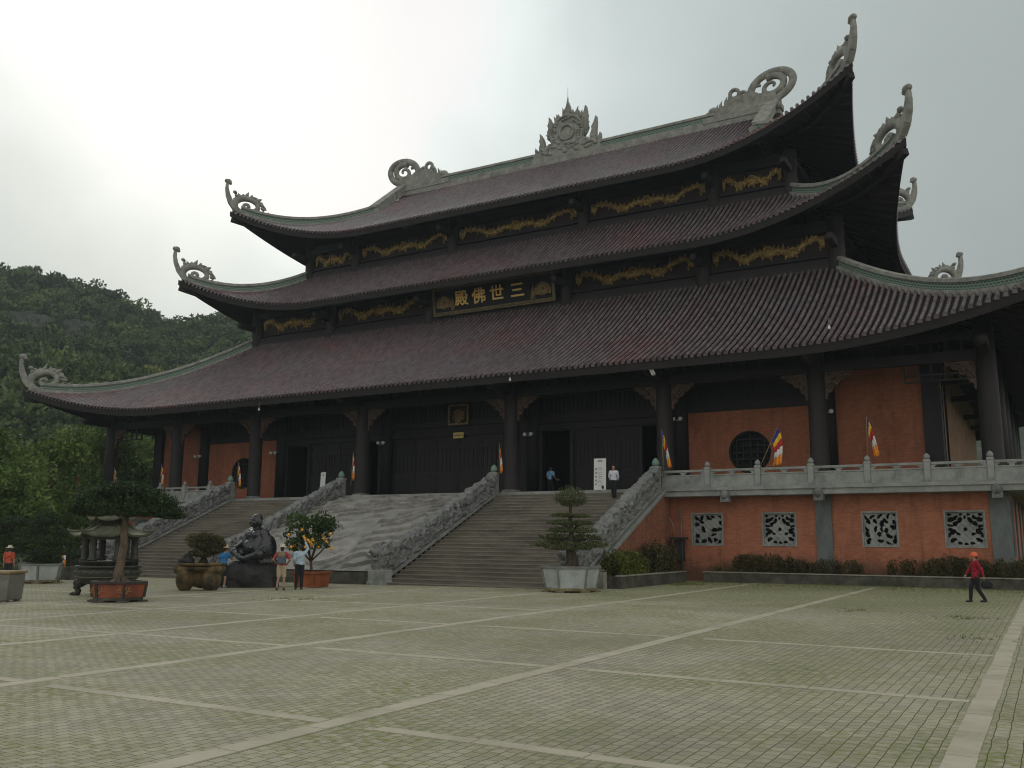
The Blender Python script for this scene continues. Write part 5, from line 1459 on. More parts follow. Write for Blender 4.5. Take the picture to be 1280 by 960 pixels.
# information banners on the terrace
def banner(label, loc, rz, h, wd, lines):
    t = thing('banner_stand', label, 'banner', loc, rz, 'white information banners by the doors')
    m = MB(); m.add([(-wd / 2, -.02, .04), (wd / 2, -.02, .04), (wd / 2, .06, h), (-wd / 2, .06, h), (-wd / 2, -.005, .04), (wd / 2, -.005, .04), (wd / 2, .075, h), (-wd / 2, .075, h)], [(0, 1, 2, 3), (7, 6, 5, 4), (0, 4, 5, 1), (2, 6, 7, 3), (1, 5, 6, 2), (3, 7, 4, 0)]); m.build('sheet', m_white, t)
    m = MB(); m.tube([(-wd / 2, .0, .02), (wd / 2, .0, .02)], .025, 6); m.tube([(0, .1, .0), (0, .1, h)], .015, 6); m.tube([(0, .08, .5), (.25, .4, 0)], .012, 5); m.tube([(0, .08, .5), (-.25, .4, 0)], .012, 5); m.build('support', m_metal, t)
    m = MB()
    def q(x, z, w_, h_): m.box(x, x + w_, -.02 + (z - .04) / h * .08 - .009, -.02 + (z - .04) / h * .08 - .004, z, z + h_)
    if lines:
        g = random.Random(3)
        m.prism([(.15 * math.cos(a), .06 * math.sin(a)) for a in np.linspace(0, math.pi, 9)], (0, .047, h - .16), (1, 0, 0), (0, 0, 1), .006)
        for k in range(5): q(-wd * .38, h - .60 - k * .20, .06, .05); q(-wd * .34, h - .55 - k * .20, .05, .04)
        for k in range(9): q(-wd * .12, h - .50 - k * .115, wd * g.uniform(.25, .42), .014)
        for k in range(4): q(-wd * .36, h - .55 - k * .22, wd * .5, .010)
        m.prism([(.075 * math.cos(a), .10 * math.sin(a)) for a in np.linspace(0, 2 * math.pi, 14, endpoint=False)], (wd * .24, -.016, .2), (1, 0, 0), (0, 0, 1), .006)
    else:
        q(-.06, h - .22, .14, .07)
        for k in range(6): q(-wd * .3, h - .6 - k * .2, wd * .5, .012)
    m.build('print', m_ink, t)
    return t
banner('white printed banner stand in front of the right-hand doors', (10.85, -.3, PZ), .12, 1.72, .66, True)
banner('white banner stand partly hidden behind the parapet on the left', (-8.3, -.2, PZ), -.35, 1.6, .62, False)

# ------------------------------------------------------------------ planted kerbs and hedges
t = thing('kerb_bed', 'long mossy stone kerb of the planted strip under the terrace wall', 'kerb', (24, -1.9, 0))
m = MB(); m.box(16.9, 33, -2.1, -1.86, -.3, .42); m.box(33, 33.25, -2.1, 30, -.3, .42); m.box(16.9, 17.12, -1.86, -.9, -.3, .42); m.build('kerb_wall', m_kerb, t, .02, t.location)
m = MB(); m.box(16.88, 33.02, -2.13, -1.83, .42, .47); m.build('coping', m_kerb_top, t, .01, t.location)
m = MB(); m.box(17.1, 33, -1.87, -.6, -.3, .36); m.build('soil', m_soil, t, 0, t.location)
t = thing('kerb_bed', 'short mossy stone kerb of the planted strip beside the steps', 'kerb', (15.6, -7, 0))
m = MB(); m.box(16.02, 16.26, -10.2, -2.6, -.3, .44); m.box(14.95, 16.02, -10.2, -9.98, -.3, .44); m.build('kerb_wall', m_kerb, t, .02, t.location)
m = MB(); m.box(15.99, 16.29, -10.22, -2.58, .44, .49); m.build('coping', m_kerb_top, t, .01, t.location)
m = MB(); m.box(14.87, 16.03, -9.99, -2.6, -.3, .38); m.build('soil', m_soil, t, 0, t.location)
t = thing('stone_bollard', 'short square stone post at the corner of the planted kerb beside the steps', 'bollard', (15.55, -10.5, 0))
m = MB(); m.box(-.16, .16, -.16, .16, -.1, .62); m.build('shaft', m_kerb_top, t, .02); m = MB(); m.lathe([(.2, .62), (.2, .68), (.08, .74)], 4, ph=R(45)); m.build('cap', m_kerb, t)
def hedge(label, x0, x1, y0, y1, z0, h, leaf, n, seed, group='clipped hedge bushes', size=.085):
    global rng
    keep = rng; rng = np.random.default_rng(seed)
    t = thing('hedge_bush', label, 'bush', ((x0 + x1) / 2, (y0 + y1) / 2, z0), 0, group)
    lx, ly = (x1 - x0) / 2, (y1 - y0) / 2
    # upright shoots: leaves strung along many thin stems of uneven height
    ns = int(n / 14); sx = np.clip(rng.normal(size=ns) * .16 + rng.choice(np.linspace(-lx * .9, lx * .9, max(3, int(lx * 5))), ns), -lx, lx); sy = rng.uniform(-ly * .8, ly * .8, ns)
    top = h * (.62 + .38 * vnoise(sx * 2.6 + 40, sy * 2 + 40, seed)) * np.where(rng.random(ns) < .12, 1.15, 1) * (1 - .25 * np.clip((np.abs(sx) / lx - .8) / .2, 0, 1))
    sb_t = np.repeat(.45 + .22 * (vnoise(sx * 3 + 10, sy * 3 + 10, seed + 3) - .5) * 2, 30)
    u = np.tile(np.linspace(.06, 1, 30), ns); 
    C = np.stack([np.repeat(sx, 30) + rng.normal(size=ns * 30) * .055, np.repeat(sy, 30) + rng.normal(size=ns * 30) * .055, u * np.repeat(top, 30)], 1)
    T = np.clip(sb_t + rng.normal(size=len(C)) * .17, 0, 1)
    V, F = leaf_cards(C, size * .62 * rng.uniform(.6, 1.35, len(C)), np.array([0, 0, .6]), asp=.42)
    mesh_arrays('foliage', V, F, leaf, t, tint=T)
    s = MB()
    for k in range(int(10 * lx) + 5):
        x = rng.uniform(-lx * .9, lx * .9); y = rng.uniform(-ly * .6, ly * .6); s.tube([(x, y, -.05), (x + rng.normal() * .05, y, h * .45), (x + rng.normal() * .12, y + rng.normal() * .08, h * rng.uniform(.7, .95))], [.016, .012, .005], 4)
    s.build('stems', m_bark, t); rng = keep
    return t
HB = [(17.3, 18.1, .35, 'tiny shoots of bush under the grille nearest the steps', m_leaf_hedge, 160), (18.2, 20.5, .98, 'dense dark bush under the flower grille left of the pilaster', m_leaf_hedge, 2100), (20.6, 21.4, .95, 'bushy dark shrub between flower grille and pilaster', m_leaf_hedge, 600), (21.45, 22.9, .85, 'yellowish dry shrub in front of the grey pilaster', m_leaf_hedge, 900),
      (23.0, 23.8, .75, 'thin sparse shrub just right of the grey pilaster', m_leaf_hedge, 380), (25.0, 26.4, .85, 'sparse shrub between the two right-hand grilles', m_leaf_hedge, 700), (26.4, 28.9, .95, 'dense hedge under the grille nearest the wall corner', m_leaf_hedge, 2300), (28.95, 32.6, .92, 'dense hedge past the wall corner at the right edge', m_leaf_hedge, 3200)]
for i, (a, b, h, lb, lf, n) in enumerate(HB): hedge(lb, a, b, -1.75, -.75, .36, h, lf, n, 200 + i)
hedge('yellow-mottled hedge beside the steps under the brick cheek wall', 15.0, 15.95, -9.8, -6.2, .38, 1.08, m_leaf_croton, 4200, 230, size=.10)
hedge('taller dark green bush in the corner between steps and lower wall', 15.05, 16.0, -6.0, -2.8, .38, 1.45, m_leaf_hedge, 3600, 231, size=.10)
# grass in the joints: tufts nobody could count
tv = []
tz = []
for (cx, cy, sp, n) in ((24, -3.2, 6.5, 1500), (26.4, -17.6, .35, 30), (29.2, -18.6, .3, 40), (16.8, -5, .5, 260), (9.6, -21.5, .5, 50), (29.6, -24, .3, 20)):
    for k in range(n):
        x = cx + rng.normal() * sp; y = cy + rng.normal() * (sp if sp < 2 else sp * .25)
        if y > -2.15 and x > 16.7: y = -2.2 - abs(rng.normal()) * .5
        if 14 < x < 16.4 and y > -10.4: x = 16.5 + abs(rng.normal()) * .6
        if x < 14.9 and y > -12: continue
        tv.append((x, y, gz(x)))
tv = np.array(tv)
off = []; nb = 5
C = np.repeat(tv, nb, 0); C[:, :2] += rng.normal(size=(len(C), 2)) * .03
hgt = rng.uniform(.015, .05, len(C)); ang = rng.uniform(0, 6.28, len(C)); wd = .006 + .005 * rng.random(len(C))
dx = np.stack([np.cos(ang), np.sin(ang), 0 * ang], 1); tipv = C + np.stack([rng.normal(size=len(C)) * .02, rng.normal(size=len(C)) * .02, hgt], 1)
Vg = np.stack([C - dx * wd[:, None], C + dx * wd[:, None], tipv + dx * .002, tipv - dx * .002], 1).reshape(-1, 3)
o = mesh_arrays('grass_tufts', Vg, np.arange(len(Vg)).reshape(-1, 4), leafmat('grass_blades', (0.13, 0.16, 0.04), (0.22, 0.25, 0.07)), tint=rng.random(len(C)))
tag(o, 'short grass growing in the joints of the paving', 'grass', kind='stuff')
# ------------------------------------------------------------------ things on the plaza
def remeshed(mb, name, m_, parent, vox, smooth=2, off=None):
    o = mb.build(name, m_, parent, 0, off)
    q = o.modifiers.new('remesh', 'REMESH'); q.mode = 'VOXEL'; q.voxel_size = vox; q.use_smooth_shade = True
    if smooth:
        s = o.modifiers.new('smooth', 'SMOOTH'); s.iterations = smooth; s.factor = .5
    applied(o)
    return o
def cap(m, a, b, ra, rb, n=10):
    a = Vector(a); b = Vector(b); m.tube([a, a.lerp(b, .5), b], [ra, (ra + rb) / 2, rb], n); m.ball(a, ra, n=n, k=6); m.ball(b, rb, n=n, k=6)
    return m

# ---- bronze incense burner
bx, by = 2.15, -22.97
t = thing('incense_burner', 'large dark bronze incense burner with two little roofs behind the pine tree', 'incense burner', (bx, by, gz(bx)), R(12))
m = MB(); m.lathe([(.35, .36), (.72, .40), (.98, .56), (1.07, .74), (1.07, .86), (.98, .90), (1.02, .95), (1.10, .97), (1.10, 1.03), (.70, 1.03)], 36); m.build('bowl', m_bronze, t)
m = MB()
for k in range(24): a = k * math.pi / 12; m.ball((1.08 * math.cos(a), 1.08 * math.sin(a), .82), .055, .055, .045, 6, 4)
m.lathe([(1.03, .62), (1.06, .64), (1.05, .67)], 36); m.build('relief_band', m_bronze_roof, t)
for k in range(3):
    a = R(200 + 120 * k); c, s = math.cos(a), math.sin(a); m = MB()
    m.tube([(c * r, s * r, z) for r, z in ((.72, .55), (.98, .40), (1.06, .26), (.98, .14), (1.04, .05))], [.16, .17, .13, .10, .12], 8); m.ball((c * 1.08, s * 1.08, .06), .17, .13, .08); m.ball((c * 1.02, s * 1.02, .42), .17, .17, .15)
    for q in (-.09, 0, .09): m.ball((c * 1.20 - s * q, s * 1.20 + c * q, .045), .06, .05, .045, 6, 4)
    m.build('leg', m_bronze, t)
m = MB(); m.lathe([(.98, 1.03), (.98, 1.14), (1.02, 1.16), (1.02, 1.2), (.4, 1.2)], 6, ph=R(30)); m.build('plinth', m_bronze, t)
for k in range(6):
    a = R(30 + 60 * k); m = MB(); x, y = .82 * math.cos(a), .82 * math.sin(a)
    m.lathe([(.16, 1.2), (.17, 1.27), (.12, 1.31), (.12, 1.98), (.16, 2.03), (.16, 2.12)], 12, (x, y, 0)); m.build('pillar', m_bronze, t)
m = MB()
for k in range(6):
    a = R(60 * k); b = a; x, y = .72 * math.cos(a), .72 * math.sin(a); ux, uy = -math.sin(a), math.cos(a)
    m.bar((x - ux * .41, y - uy * .41, 2.03), (x + ux * .41, y + uy * .41, 2.03), .1, .2)
m.build('lintel', m_bronze, t)
def hexroof(r0, z0, r1, z1, up, name):
    m = MB(); n = 48; rows = 9; P = []
    for i in range(rows):
        u = i / (rows - 1); row = []
        for k in range(n + 1):
            ph = 2 * math.pi * k / n; q = ((ph - R(30)) / (math.pi / 3)) % 1.0; e = abs(q - 0) if q < .5 else 1 - q   # 0 at corner
            rh = (math.cos(math.pi / 6) / math.cos(((ph - R(30)) % (math.pi / 3)) - math.pi / 6))
            r = (r0 + (r1 - r0) * u) * rh * (1 + .06 * (1 - u) * max(0, 1 - e * 5))
            z = z0 + (z1 - z0) * u ** 1.6 + up * (1 - u) ** 2 * max(0, 1 - e * 3.2) ** 2
            row.append((r * math.cos(ph), r * math.sin(ph), z + .012 * math.sin(k * math.pi * 2)))
        P.append(row)
    P = np.array(P); m.grid(P, flip=True); Q = P.copy(); Q[:, :, 2] -= .07; Q[:, :, :2] *= .99; m.grid(Q); m.grid(np.stack([P[0], Q[0]], 0))
    for k in range(6):
        a = R(30 + 60 * k)
        m.tube([(r * math.cos(a), r * math.sin(a), z) for r, z in ((r1, z1 + .02), ((r0 + r1) / 2, z0 + (z1 - z0) * .36), (r0 * .92, z0 + up * .62 + .04), (r0 * 1.07, z0 + up * 1.15), (r0 * 1.09, z0 + up * 1.7))], [.05, .05, .05, .045, .02], 6)
    return m.build(name, m_bronze_roof, t)
hexroof(1.33, 2.10, .50, 2.46, .13, 'lower_roof'); 
m = MB(); m.lathe([(.56, 2.40), (.54, 2.62), (.60, 2.66), (.60, 2.7), (.3, 2.7)], 6, ph=R(30)); m.build('drum', m_bronze, t)
hexroof(.80, 2.66, .16, 2.98, .10, 'upper_roof')
m = MB(); m.lathe([(.16, 2.95), (.12, 3.02), (.2, 3.12), (.22, 3.2), (.14, 3.3), (.05, 3.4), (.01, 3.5)], 14); m.build('finial', m_bronze, t)

# ---- pots
def hex_pot(name, label, loc, rz, ln, wd, h, mbody, mrib, mfoot, group=None, footed=True, taper=.86):
    t = thing(name, label, 'plant pot', loc, rz, group)
    m = MB()
    def ring(l, w_): c = .28; return [(-l, -w_ * c * 0 - 0, 0)] if False else [(-l, 0), (-l * .5, -w_), (l * .5, -w_), (l, 0), (l * .5, w_), (-l * .5, w_)]
    z0 = .14 if footed else .02
    a = ring(ln * taper, wd * taper); b = ring(ln, wd); c = ring(ln * .9, wd * .88)
    v = [(x, y, z0) for x, y in a] + [(x, y, h - .08) for x, y in b] + [(x, y, h - .08) for x, y in c] + [(x, y, h - .2) for x, y in c]
    f = [tuple(range(5, -1, -1))]
    for k in range(3):
        for i in range(6): j = (i + 1) % 6; f.append((k * 6 + i, k * 6 + j, k * 6 + 6 + j, k * 6 + 6 + i))
    m.add(v, f); m.build('body', mbody, t, .01)
    m = MB(); bo = ring(ln * 1.06, wd * 1.06); ci = ring(ln * .88, wd * .86)
    v = [(x, y, z) for z in (h - .09, h) for x, y in bo] + [(x, y, z) for z in (h, h - .09) for x, y in ci]; f = []
    for k in range(3):
        for i in range(6): j = (i + 1) % 6; f.append((k * 6 + i, k * 6 + j, k * 6 + 6 + j, k * 6 + 6 + i))
    for i in range(6): j = (i + 1) % 6; f.append((i, 18 + i, 18 + j, j))
    m.add(v, f); m.build('rim', mrib, t, .008)
    for i in range(6):
        m = MB(); m.bar((a[i][0] * 1.01, a[i][1] * 1.01, z0), (b[i][0] * 1.01, b[i][1] * 1.01, h - .085), .07, .07, up=(1, 0, 0)); m.build('corner_rib', mrib, t)
    m = MB(); s = ring(ln * .875, wd * .855); m.add([(x, y, h - .1) for x, y in s], [tuple(range(6))]); m.build('soil', m_soil, t)
    if footed:
        m = MB(); e = ring(ln * .92, wd * .92); v = [(x, y, z) for z in (.055, .16) for x, y in e]; m.add(v, [tuple(range(5, -1, -1)), tuple(range(6, 12))] + [(i, (i + 1) % 6, 6 + (i + 1) % 6, 6 + i) for i in range(6)])
        for x, y in e: m.box(x * .93 - .17, x * .93 + .17, y * .9 - .12, y * .9 + .12, 0, .06)
        m.build('foot', mfoot, t, .012)
    return t
px, py = 15.5, -13.15
hex_pot('plant_pot', 'big pale six-sided pot on yellowed feet before the right-hand steps', (px, py, gz(px)), R(30), 1.08, .80, .95, m_pot_white, m_pot_rib, m_pot_foot)
hex_pot('plant_pot', 'pale six-sided pot at the far left in front of the trees', (-8.47, -18.5, gz(-8.47)), R(14), 1.0, .75, .87, m_pot_white, m_pot_rib, m_pot_foot)

def pads(label, loc, rz, trunk, pads_, leaf, seed, size=.05, per=900, name='bonsai_tree'):
    """cloud-pruned tree: flat pads of foliage on a bare twisted trunk"""
    global rng
    keep = rng; rng = np.random.default_rng(seed)
    t = thing(name, label, 'tree', loc, rz)
    m = MB(); m.tube([p[:3] for p in trunk], [p[3] for p in trunk], 9)
    tops = [Vector(p[:3]) for p in trunk]
    for (c, r) in pads_:
        c_ = Vector(c); best = min(tops, key=lambda p: abs(p.z - (c_.z - .15)))
        m.tube([best, best.lerp(c_, .5) + Vector((0, 0, .06)), c_ - Vector((0, 0, r[2] * .6))], [.06, .045, .02], 6)
    for k in range(9):
        a = k * .7; b = Vector(trunk[0][:3]); q = trunk[0][3]; m.tube([b + Vector((0, 0, .28)), b + Vector((math.cos(a) * q * 1.4, math.sin(a) * q * 1.4, .1)), b + Vector((math.cos(a) * q * 2.3, math.sin(a) * q * 2.3, -.08))], [.05, .045, .02], 5)
    m.build('trunk', m_bark_pale if name == 'pine_tree' else m_bark, t)
    Vs = []; Fs = []; Ts = []; n0 = 0
    for (c, r) in pads_:
        n = int(per * (r[0] * r[1] * r[2]) ** (2 / 3) * 10)
        d = rng.normal(size=(n, 3)); d /= np.linalg.norm(d, axis=1)[:, None]
        k = 1 - .5 * rng.random(n) ** 2.2
        lump = 1 + .16 * np.sin(d[:, 0] * 7 + c[0] * 5) * np.sin(d[:, 1] * 6 + c[1] * 3) + .05 * rng.normal(size=n)
        dz = np.where(d[:, 2] < 0, d[:, 2] * .55, d[:, 2])
        C = np.asarray(c) + np.stack([d[:, 0] * r[0] * k * lump, d[:, 1] * r[1] * k * lump, dz * r[2] * k * lump], 1)
        V, F = leaf_cards(C, size * rng.uniform(.6, 1.4, n), d * np.array([.5, .5, .6]) + np.array([0, 0, .35]), asp=.3)
        Vs.append(V); Fs.append(F + n0); n0 += len(V); Ts.append(np.clip(.45 + rng.normal() * .1 + .22 * rng.normal(size=n), 0, 1))
    mesh_arrays('foliage', np.concatenate(Vs), np.concatenate(Fs), leaf, t, tint=np.concatenate(Ts))
    rng = keep
    return t
pads('clipped bonsai tree in flat tiers with a round top in the big pale pot', (px, py, gz(px) + .84), R(30),
     [(0, 0, -.05, .30), (.06, .02, .3, .24), (-.03, 0, .8, .15), (.03, .02, 1.35, .09), (-.02, 0, 1.9, .07), (0, 0, 2.3, .055), (.02, 0, 2.62, .03)],
     [((.02, 0, 2.58), (.60, .54, 0.475)), ((-.30, .05, 1.98), (.46, .44, 0.101)), ((.34, -.05, 1.95), (.42, .40, 0.094)), ((-.36, -.05, 1.70), (.52, .46, 0.122)), ((.40, .1, 1.68), (.50, .46, 0.115)), ((-.34, 0, 1.42), (.55, .48, 0.130)), ((.45, .0, 1.40), (.56, .48, 0.137)),
      ((-.62, .1, 1.16), (.60, .5, 0.144)), ((.58, .15, 1.14), (.60, .5, 0.144)), ((-.95, -.05, .90), (.55, .46, 0.151)), ((.05, -.35, .80), (.78, .55, 0.194)), ((.86, .05, .88), (.60, .5, 0.158)), ((-.25, .3, .98), (.66, .5, 0.158)), ((-.5, -.25, .78), (.5, .4, 0.130))], m_leaf_box, 301, .045, 820)
pads('broad dark bonsai in layered pads in the pale pot at the far left', (-8.47, -18.5, gz(-8.47) + .76), R(30),
     [(0, 0, -.05, .2), (.05, 0, .5, .16), (-.05, 0, 1.0, .12), (0, 0, 1.5, .08), (0, 0, 2.0, .05)],
     [((0, 0, 2.05), (.62, .6, .42)), ((-.4, 0, 1.55), (.55, .5, .22)), ((.5, .05, 1.5), (.6, .5, .22)), ((-.75, 0, 1.12), (.6, .5, .22)), ((.8, 0, 1.05), (.65, .5, .22)), ((0, -.3, 1.1), (.7, .5, .22)), ((-1.0, .1, .66), (.62, .5, .2)), ((1.1, .05, .6), (.66, .5, .2)), ((.1, -.3, .6), (.8, .55, .24)), ((0, .1, .25), (.8, .6, .25))], m_leaf_dark, 302, .055, 560)
pads('dark flat-topped clipped pine at the left edge behind the person in red', (-13.6, -17.0, gz(-13)), R(30),
     [(0, 0, -.1, .16), (.05, 0, .8, .13), (-.05, 0, 1.6, .10), (0, 0, 2.6, .05)],
     [((0, 0, 2.75), (1.2, .9, .32)), ((-.7, 0, 2.3), (.8, .7, .25)), ((.8, 0, 2.2), (.8, .7, .25)), ((-.2, 0, 1.75), (1.1, .8, .25))], m_leaf_dark, 303, .06, 520)
pads('dark layered shrub on the grass behind the incense burner', (-14.8, -12.6, gz(-14)), R(30), [(0, 0, -.1, .14), (0, 0, .6, .1), (0, 0, 1.2, .05)],
     [((0, 0, .6), (1.3, .9, .5)), ((1.2, .2, .45), (.9, .8, .42)), ((-1.2, .1, .5), (1.0, .8, .45)), ((.3, 0, 1.15), (.8, .7, .3))], m_leaf_dark, 304, .06, 420, 'layered_shrub')

# orange-brown pot and the pine in it
qx, qy = 5.67, -25.19
pt_ = hex_pot('plant_pot', 'oval red-brown painted pot with the flat-topped pine beside the incense burner', (qx, qy, gz(qx)), R(30), .86, .62, .64, m_terracotta, mat('dark_pot_edge', (0.05, 0.035, 0.028), (0.03, 0.022, 0.02), 3, .6), m_kerb, footed=True, taper=.93)
for s in (-.42, .42):
    m = MB()
    for k in range(18): a = k * 2.4; r = .17 * (k / 18) ** .5; m.ball((s + r * 1.25 * math.cos(a), -.595, .36 + r * .7 * math.sin(a)), .035, .02, .03, 6, 4)
    o = m.build('painted_relief', mat('ochre_relief', (0.34, 0.17, 0.05), (0.22, 0.10, 0.04), 6, .6) if 'ochre_relief' not in bpy.data.materials else bpy.data.materials['ochre_relief'], pt_)
pads('flat-crowned pine with a bare pale twisted trunk in the red-brown pot', (qx, qy, gz(qx) + .54), R(30),
     [(.02, 0, -.05, .20), (-.05, .02, .35, .15), (.03, -.02, .8, .13), (.08, 0, 1.25, .12), (.02, .03, 1.7, .11), (.08, 0, 2.1, .08), (.08, 0, 2.4, .05)],
     [((0, 0, 2.45), (1.15, .95, .42)), ((-.95, 0, 2.28), (.75, .65, .30)), ((.95, 0, 2.26), (.85, .7, .30)), ((-.45, .1, 2.75), (.75, .65, .36)), ((.5, 0, 2.72), (.75, .65, .36)), ((0, -.3, 2.88), (.65, .55, .32)), ((-1.3, 0, 2.30), (.45, .45, .2)), ((1.45, .05, 2.14), (.5, .45, .2)), ((.1, -.5, 2.25), (.9, .5, .24)), ((1.1, 0, 2.55), (.6, .5, .25)), ((-1.0, .1, 2.6), (.55, .5, .25))], m_leaf_dark, 305, .06, 620, 'pine_tree')

# rock basin with a shrub
gx, gy_ = 2.22, -18.9
t = thing('stone_basin', 'rough ochre and black rock basin on two bulging feet beside the black statue', 'basin', (gx, gy_, gz(gx)), R(30))
m = MB()
for x, y, z, a, b, c in ((-.52, -.1, .45, .36, .5, .5), (.46, -.05, .42, .38, .5, .48), (-.05, .25, .5, .6, .4, .42), (-.6, .0, .8, .4, .55, .22), (.55, 0, .8, .42, .55, .22), (0, 0, .86, .9, .6, .16)): m.ball((x, y, z), a, b, c, 14, 9)
o = remeshed(m, 'rock', m_grotto, t, .045, 1)
for v in o.data.vertices: v.co += v.normal * (.07 * (vnoise(np.array(v.co.x * 5 + 20), np.array(v.co.y * 5 + v.co.z * 4 + 20), 2) - .5)); 
m = MB(); m.prism([(.93 * math.cos(a) * (1 + .05 * math.sin(a * 5)), .64 * math.sin(a) * (1 + .06 * math.cos(a * 4))) for a in np.linspace(0, 2 * math.pi, 22, endpoint=False)], (0, 0, 1.0), (1, 0, 0), (0, 1, 0), .09); m.build('rim_slab', m_grotto, t, .02)
pads('low bushy shrub with dark stones growing in the rock basin', (gx, gy_, gz(gx) + 1.0), R(30), [(.1, 0, 0, .1), (.15, 0, .3, .08), (.1, 0, .7, .05)],
     [((.15, 0, .75), (.70, .55, .34)), ((-.25, .05, .95), (.42, .40, .22)), ((.5, 0, .55), (.45, .4, .26)), ((.2, -.1, 1.0), (.42, .4, .22)), ((.62, 0, .9), (.3, .3, .2)), ((.1, -.2, .4), (.5, .4, .25))], m_leaf_hedge, 306, .06, 420, 'potted_shrub')
t = thing('ornamental_rock', 'small black knobbly rock at the left end of the stone basin', 'rock', (gx - .52, gy_ - .3, gz(gx) + 1.03))
m = MB()
for x, z, r in ((0, .12, .22), (.25, .1, .2), (-.2, .08, .16), (.1, .28, .16)): m.ball((x, 0, z), r, r * .9, r * .8)
remeshed(m, 'stone', m_rock, t, .03, 1)

# ---- black stone statue of a laughing seated monk
ux_, uy_ = 1.93, -16.0
t = thing('monk_statue', 'polished black stone statue of a bald bare-chested monk reclining on a rough rock', 'statue', (ux_, uy_, gz(ux_)), R(30))
m = MB()
for x, y, z, a, b, c in ((.35, .1, .6, .85, .75, .68), (-.45, 0, .52, .75, .7, .58), (.75, .1, .75, .42, .6, .62), (.1, -.3, .5, .8, .5, .55), (-.85, -.1, .3, .4, .5, .4)): m.ball((x, y, z), a, b, c, 16, 10)
m.box(-1.0, 1.1, -.6, .6, 0, .5)
o = remeshed(m, 'rock_seat', m_rock, t, .05, 1)
for v in o.data.vertices: v.co += v.normal * (.20 * (fbm(np.array(v.co.x * 2.2 + 20), np.array(v.co.y * 2 + v.co.z * 2.6 + 20), 4, 2) - .45))
m = MB(); YW = R(-38); cy_, sy_ = math.cos(YW), math.sin(YW); OX, OY, OZ = .22, .02, 1.12
def Q(p): return (OX + p[0] * cy_ - p[1] * sy_, OY + p[0] * sy_ + p[1] * cy_, OZ + p[2])
RZ = Matrix.Rotation(YW, 3, 'Z')
def B_(c, a, b, cc): m.ball(Q(c), a, b, cc, 18, 12, rot=RZ)
def C_(a, b, ra, rb): cap(m, Q(a), Q(b), ra, rb, 12)
B_((0, .05, .30), .62, .50, .34); B_((0, -.12, .52), .50, .46, .40)                     # seat, big belly
B_((0, .02, .98), .50, .34, .36); B_((-.20, -.22, 1.02), .22, .16, .17); B_((.20, -.22, 1.02), .22, .16, .17)   # chest
C_((-.40, .02, 1.16), (.40, .02, 1.16), .19, .19); C_((0, .0, 1.22), (0, -.05, 1.42), .17, .15)                # shoulders, neck
B_((0, -.06, 1.60), .245, .265, .275); B_((0, -.15, 1.49), .20, .18, .16); B_((0, -.02, 1.72), .215, .23, .2)     # head
B_((0, -.345, 1.58), .05, .07, .055); B_((-.11, -.27, 1.53), .085, .07, .07); B_((.11, -.27, 1.53), .085, .07, .07)
B_((-.10, -.285, 1.675), .09, .05, .03); B_((.10, -.285, 1.675), .09, .05, .03); B_((0, -.31, 1.455), .10, .04, .022); B_((0, -.29, 1.40), .07, .06, .045)
for s in (-1, 1): B_((s * .25, -.02, 1.53), .04, .07, .15)
C_((-.46, .0, 1.12), (-.66, -.14, .72), .18, .15); C_((-.66, -.14, .72), (-.58, -.52, .55), .14, .09); B_((-.57, -.60, .55), .10, .12, .06)
C_((.46, .0, 1.12), (.72, .06, .66), .20, .19); C_((.72, .06, .66), (.62, -.40, .46), .16, .09); B_((.60, -.48, .46), .10, .12, .06)
C_((-.28, -.12, .24), (-.80, -.48, .30), .27, .21); C_((-.80, -.48, .30), (-.12, -.72, .10), .18, .12); B_((.02, -.76, .08), .20, .10, .09)
C_((.28, -.12, .24), (.82, -.44, .24), .27, .22); C_((.82, -.44, .24), (.20, -.70, .06), .18, .12); B_((.08, -.68, .0), .18, .10, .09)
B_((.62, .12, .45), .30, .40, .60); B_((0, .26, .75), .55, .22, .62); B_((-.58, .12, .45), .24, .36, .5)         # robe over back and sides
for s in (-1, 1):
    for k in range(3): C_((s * (.26 + .07 * k), -.20 + .05 * k, 1.20 - .02 * k), (s * (.44 + .09 * k), -.36 + .07 * k, .42), .06, .055)
    for k in range(4): C_((s * (.55 + .05 * k), -.22 + .12 * k, .55), (s * (.66 + .07 * k), -.26 + .14 * k, -.10), .07, .08)
for s in (-1, 1):
    for k in range(4): C_((s * .58 - .06 + .04 * k, -.66, .55), (s * .58 - .06 + .04 * k, -.74, .50), .022, .018)
remeshed(m, 'figure', m_statue, t, .026, 2)

# ---- fruit tree
kx, ky = 4.08, -14.8
t = thing('plant_pot', 'square orange-brown pot with the fruit tree at the foot of the ramp', 'plant pot', (kx + .2, ky, gz(kx)), R(18))
m = MB(); v = [(sx * r * .62, sy * r * .5, z) for z, r in ((.02, .9), (.58, 1.0), (.58, .86), (.45, .84)) for sx, sy in ((-1, -1), (1, -1), (1, 1), (-1, 1))]
m.add(v, [(3, 2, 1, 0)] + [(k * 4 + i, k * 4 + (i + 1) % 4, k * 4 + 4 + (i + 1) % 4, k * 4 + 4 + i) for k in range(3) for i in range(4)] + [(12, 13, 14, 15)]); m.build('body', m_orange_pot, t, .012)
m = MB()
for a, b in (((-.64, -.52), (.64, -.52)), ((.64, -.52), (.64, .52)), ((.64, .52), (-.64, .52)), ((-.64, .52), (-.64, -.52))): m.bar((a[0], a[1], .60), (b[0], b[1], .60), .09, .10)
for x in (-.3, 0.3): m.bar((x, -.475, .1), (x * 1.06, -.515, .55), .05, .03, up=(0, 1, 0))
m.build('rim', mat('pot_rim', (0.26, 0.085, 0.035), (0.17, 0.05, 0.02), 3, .6), t, .01)
global_keep = rng; rng = np.random.default_rng(77)
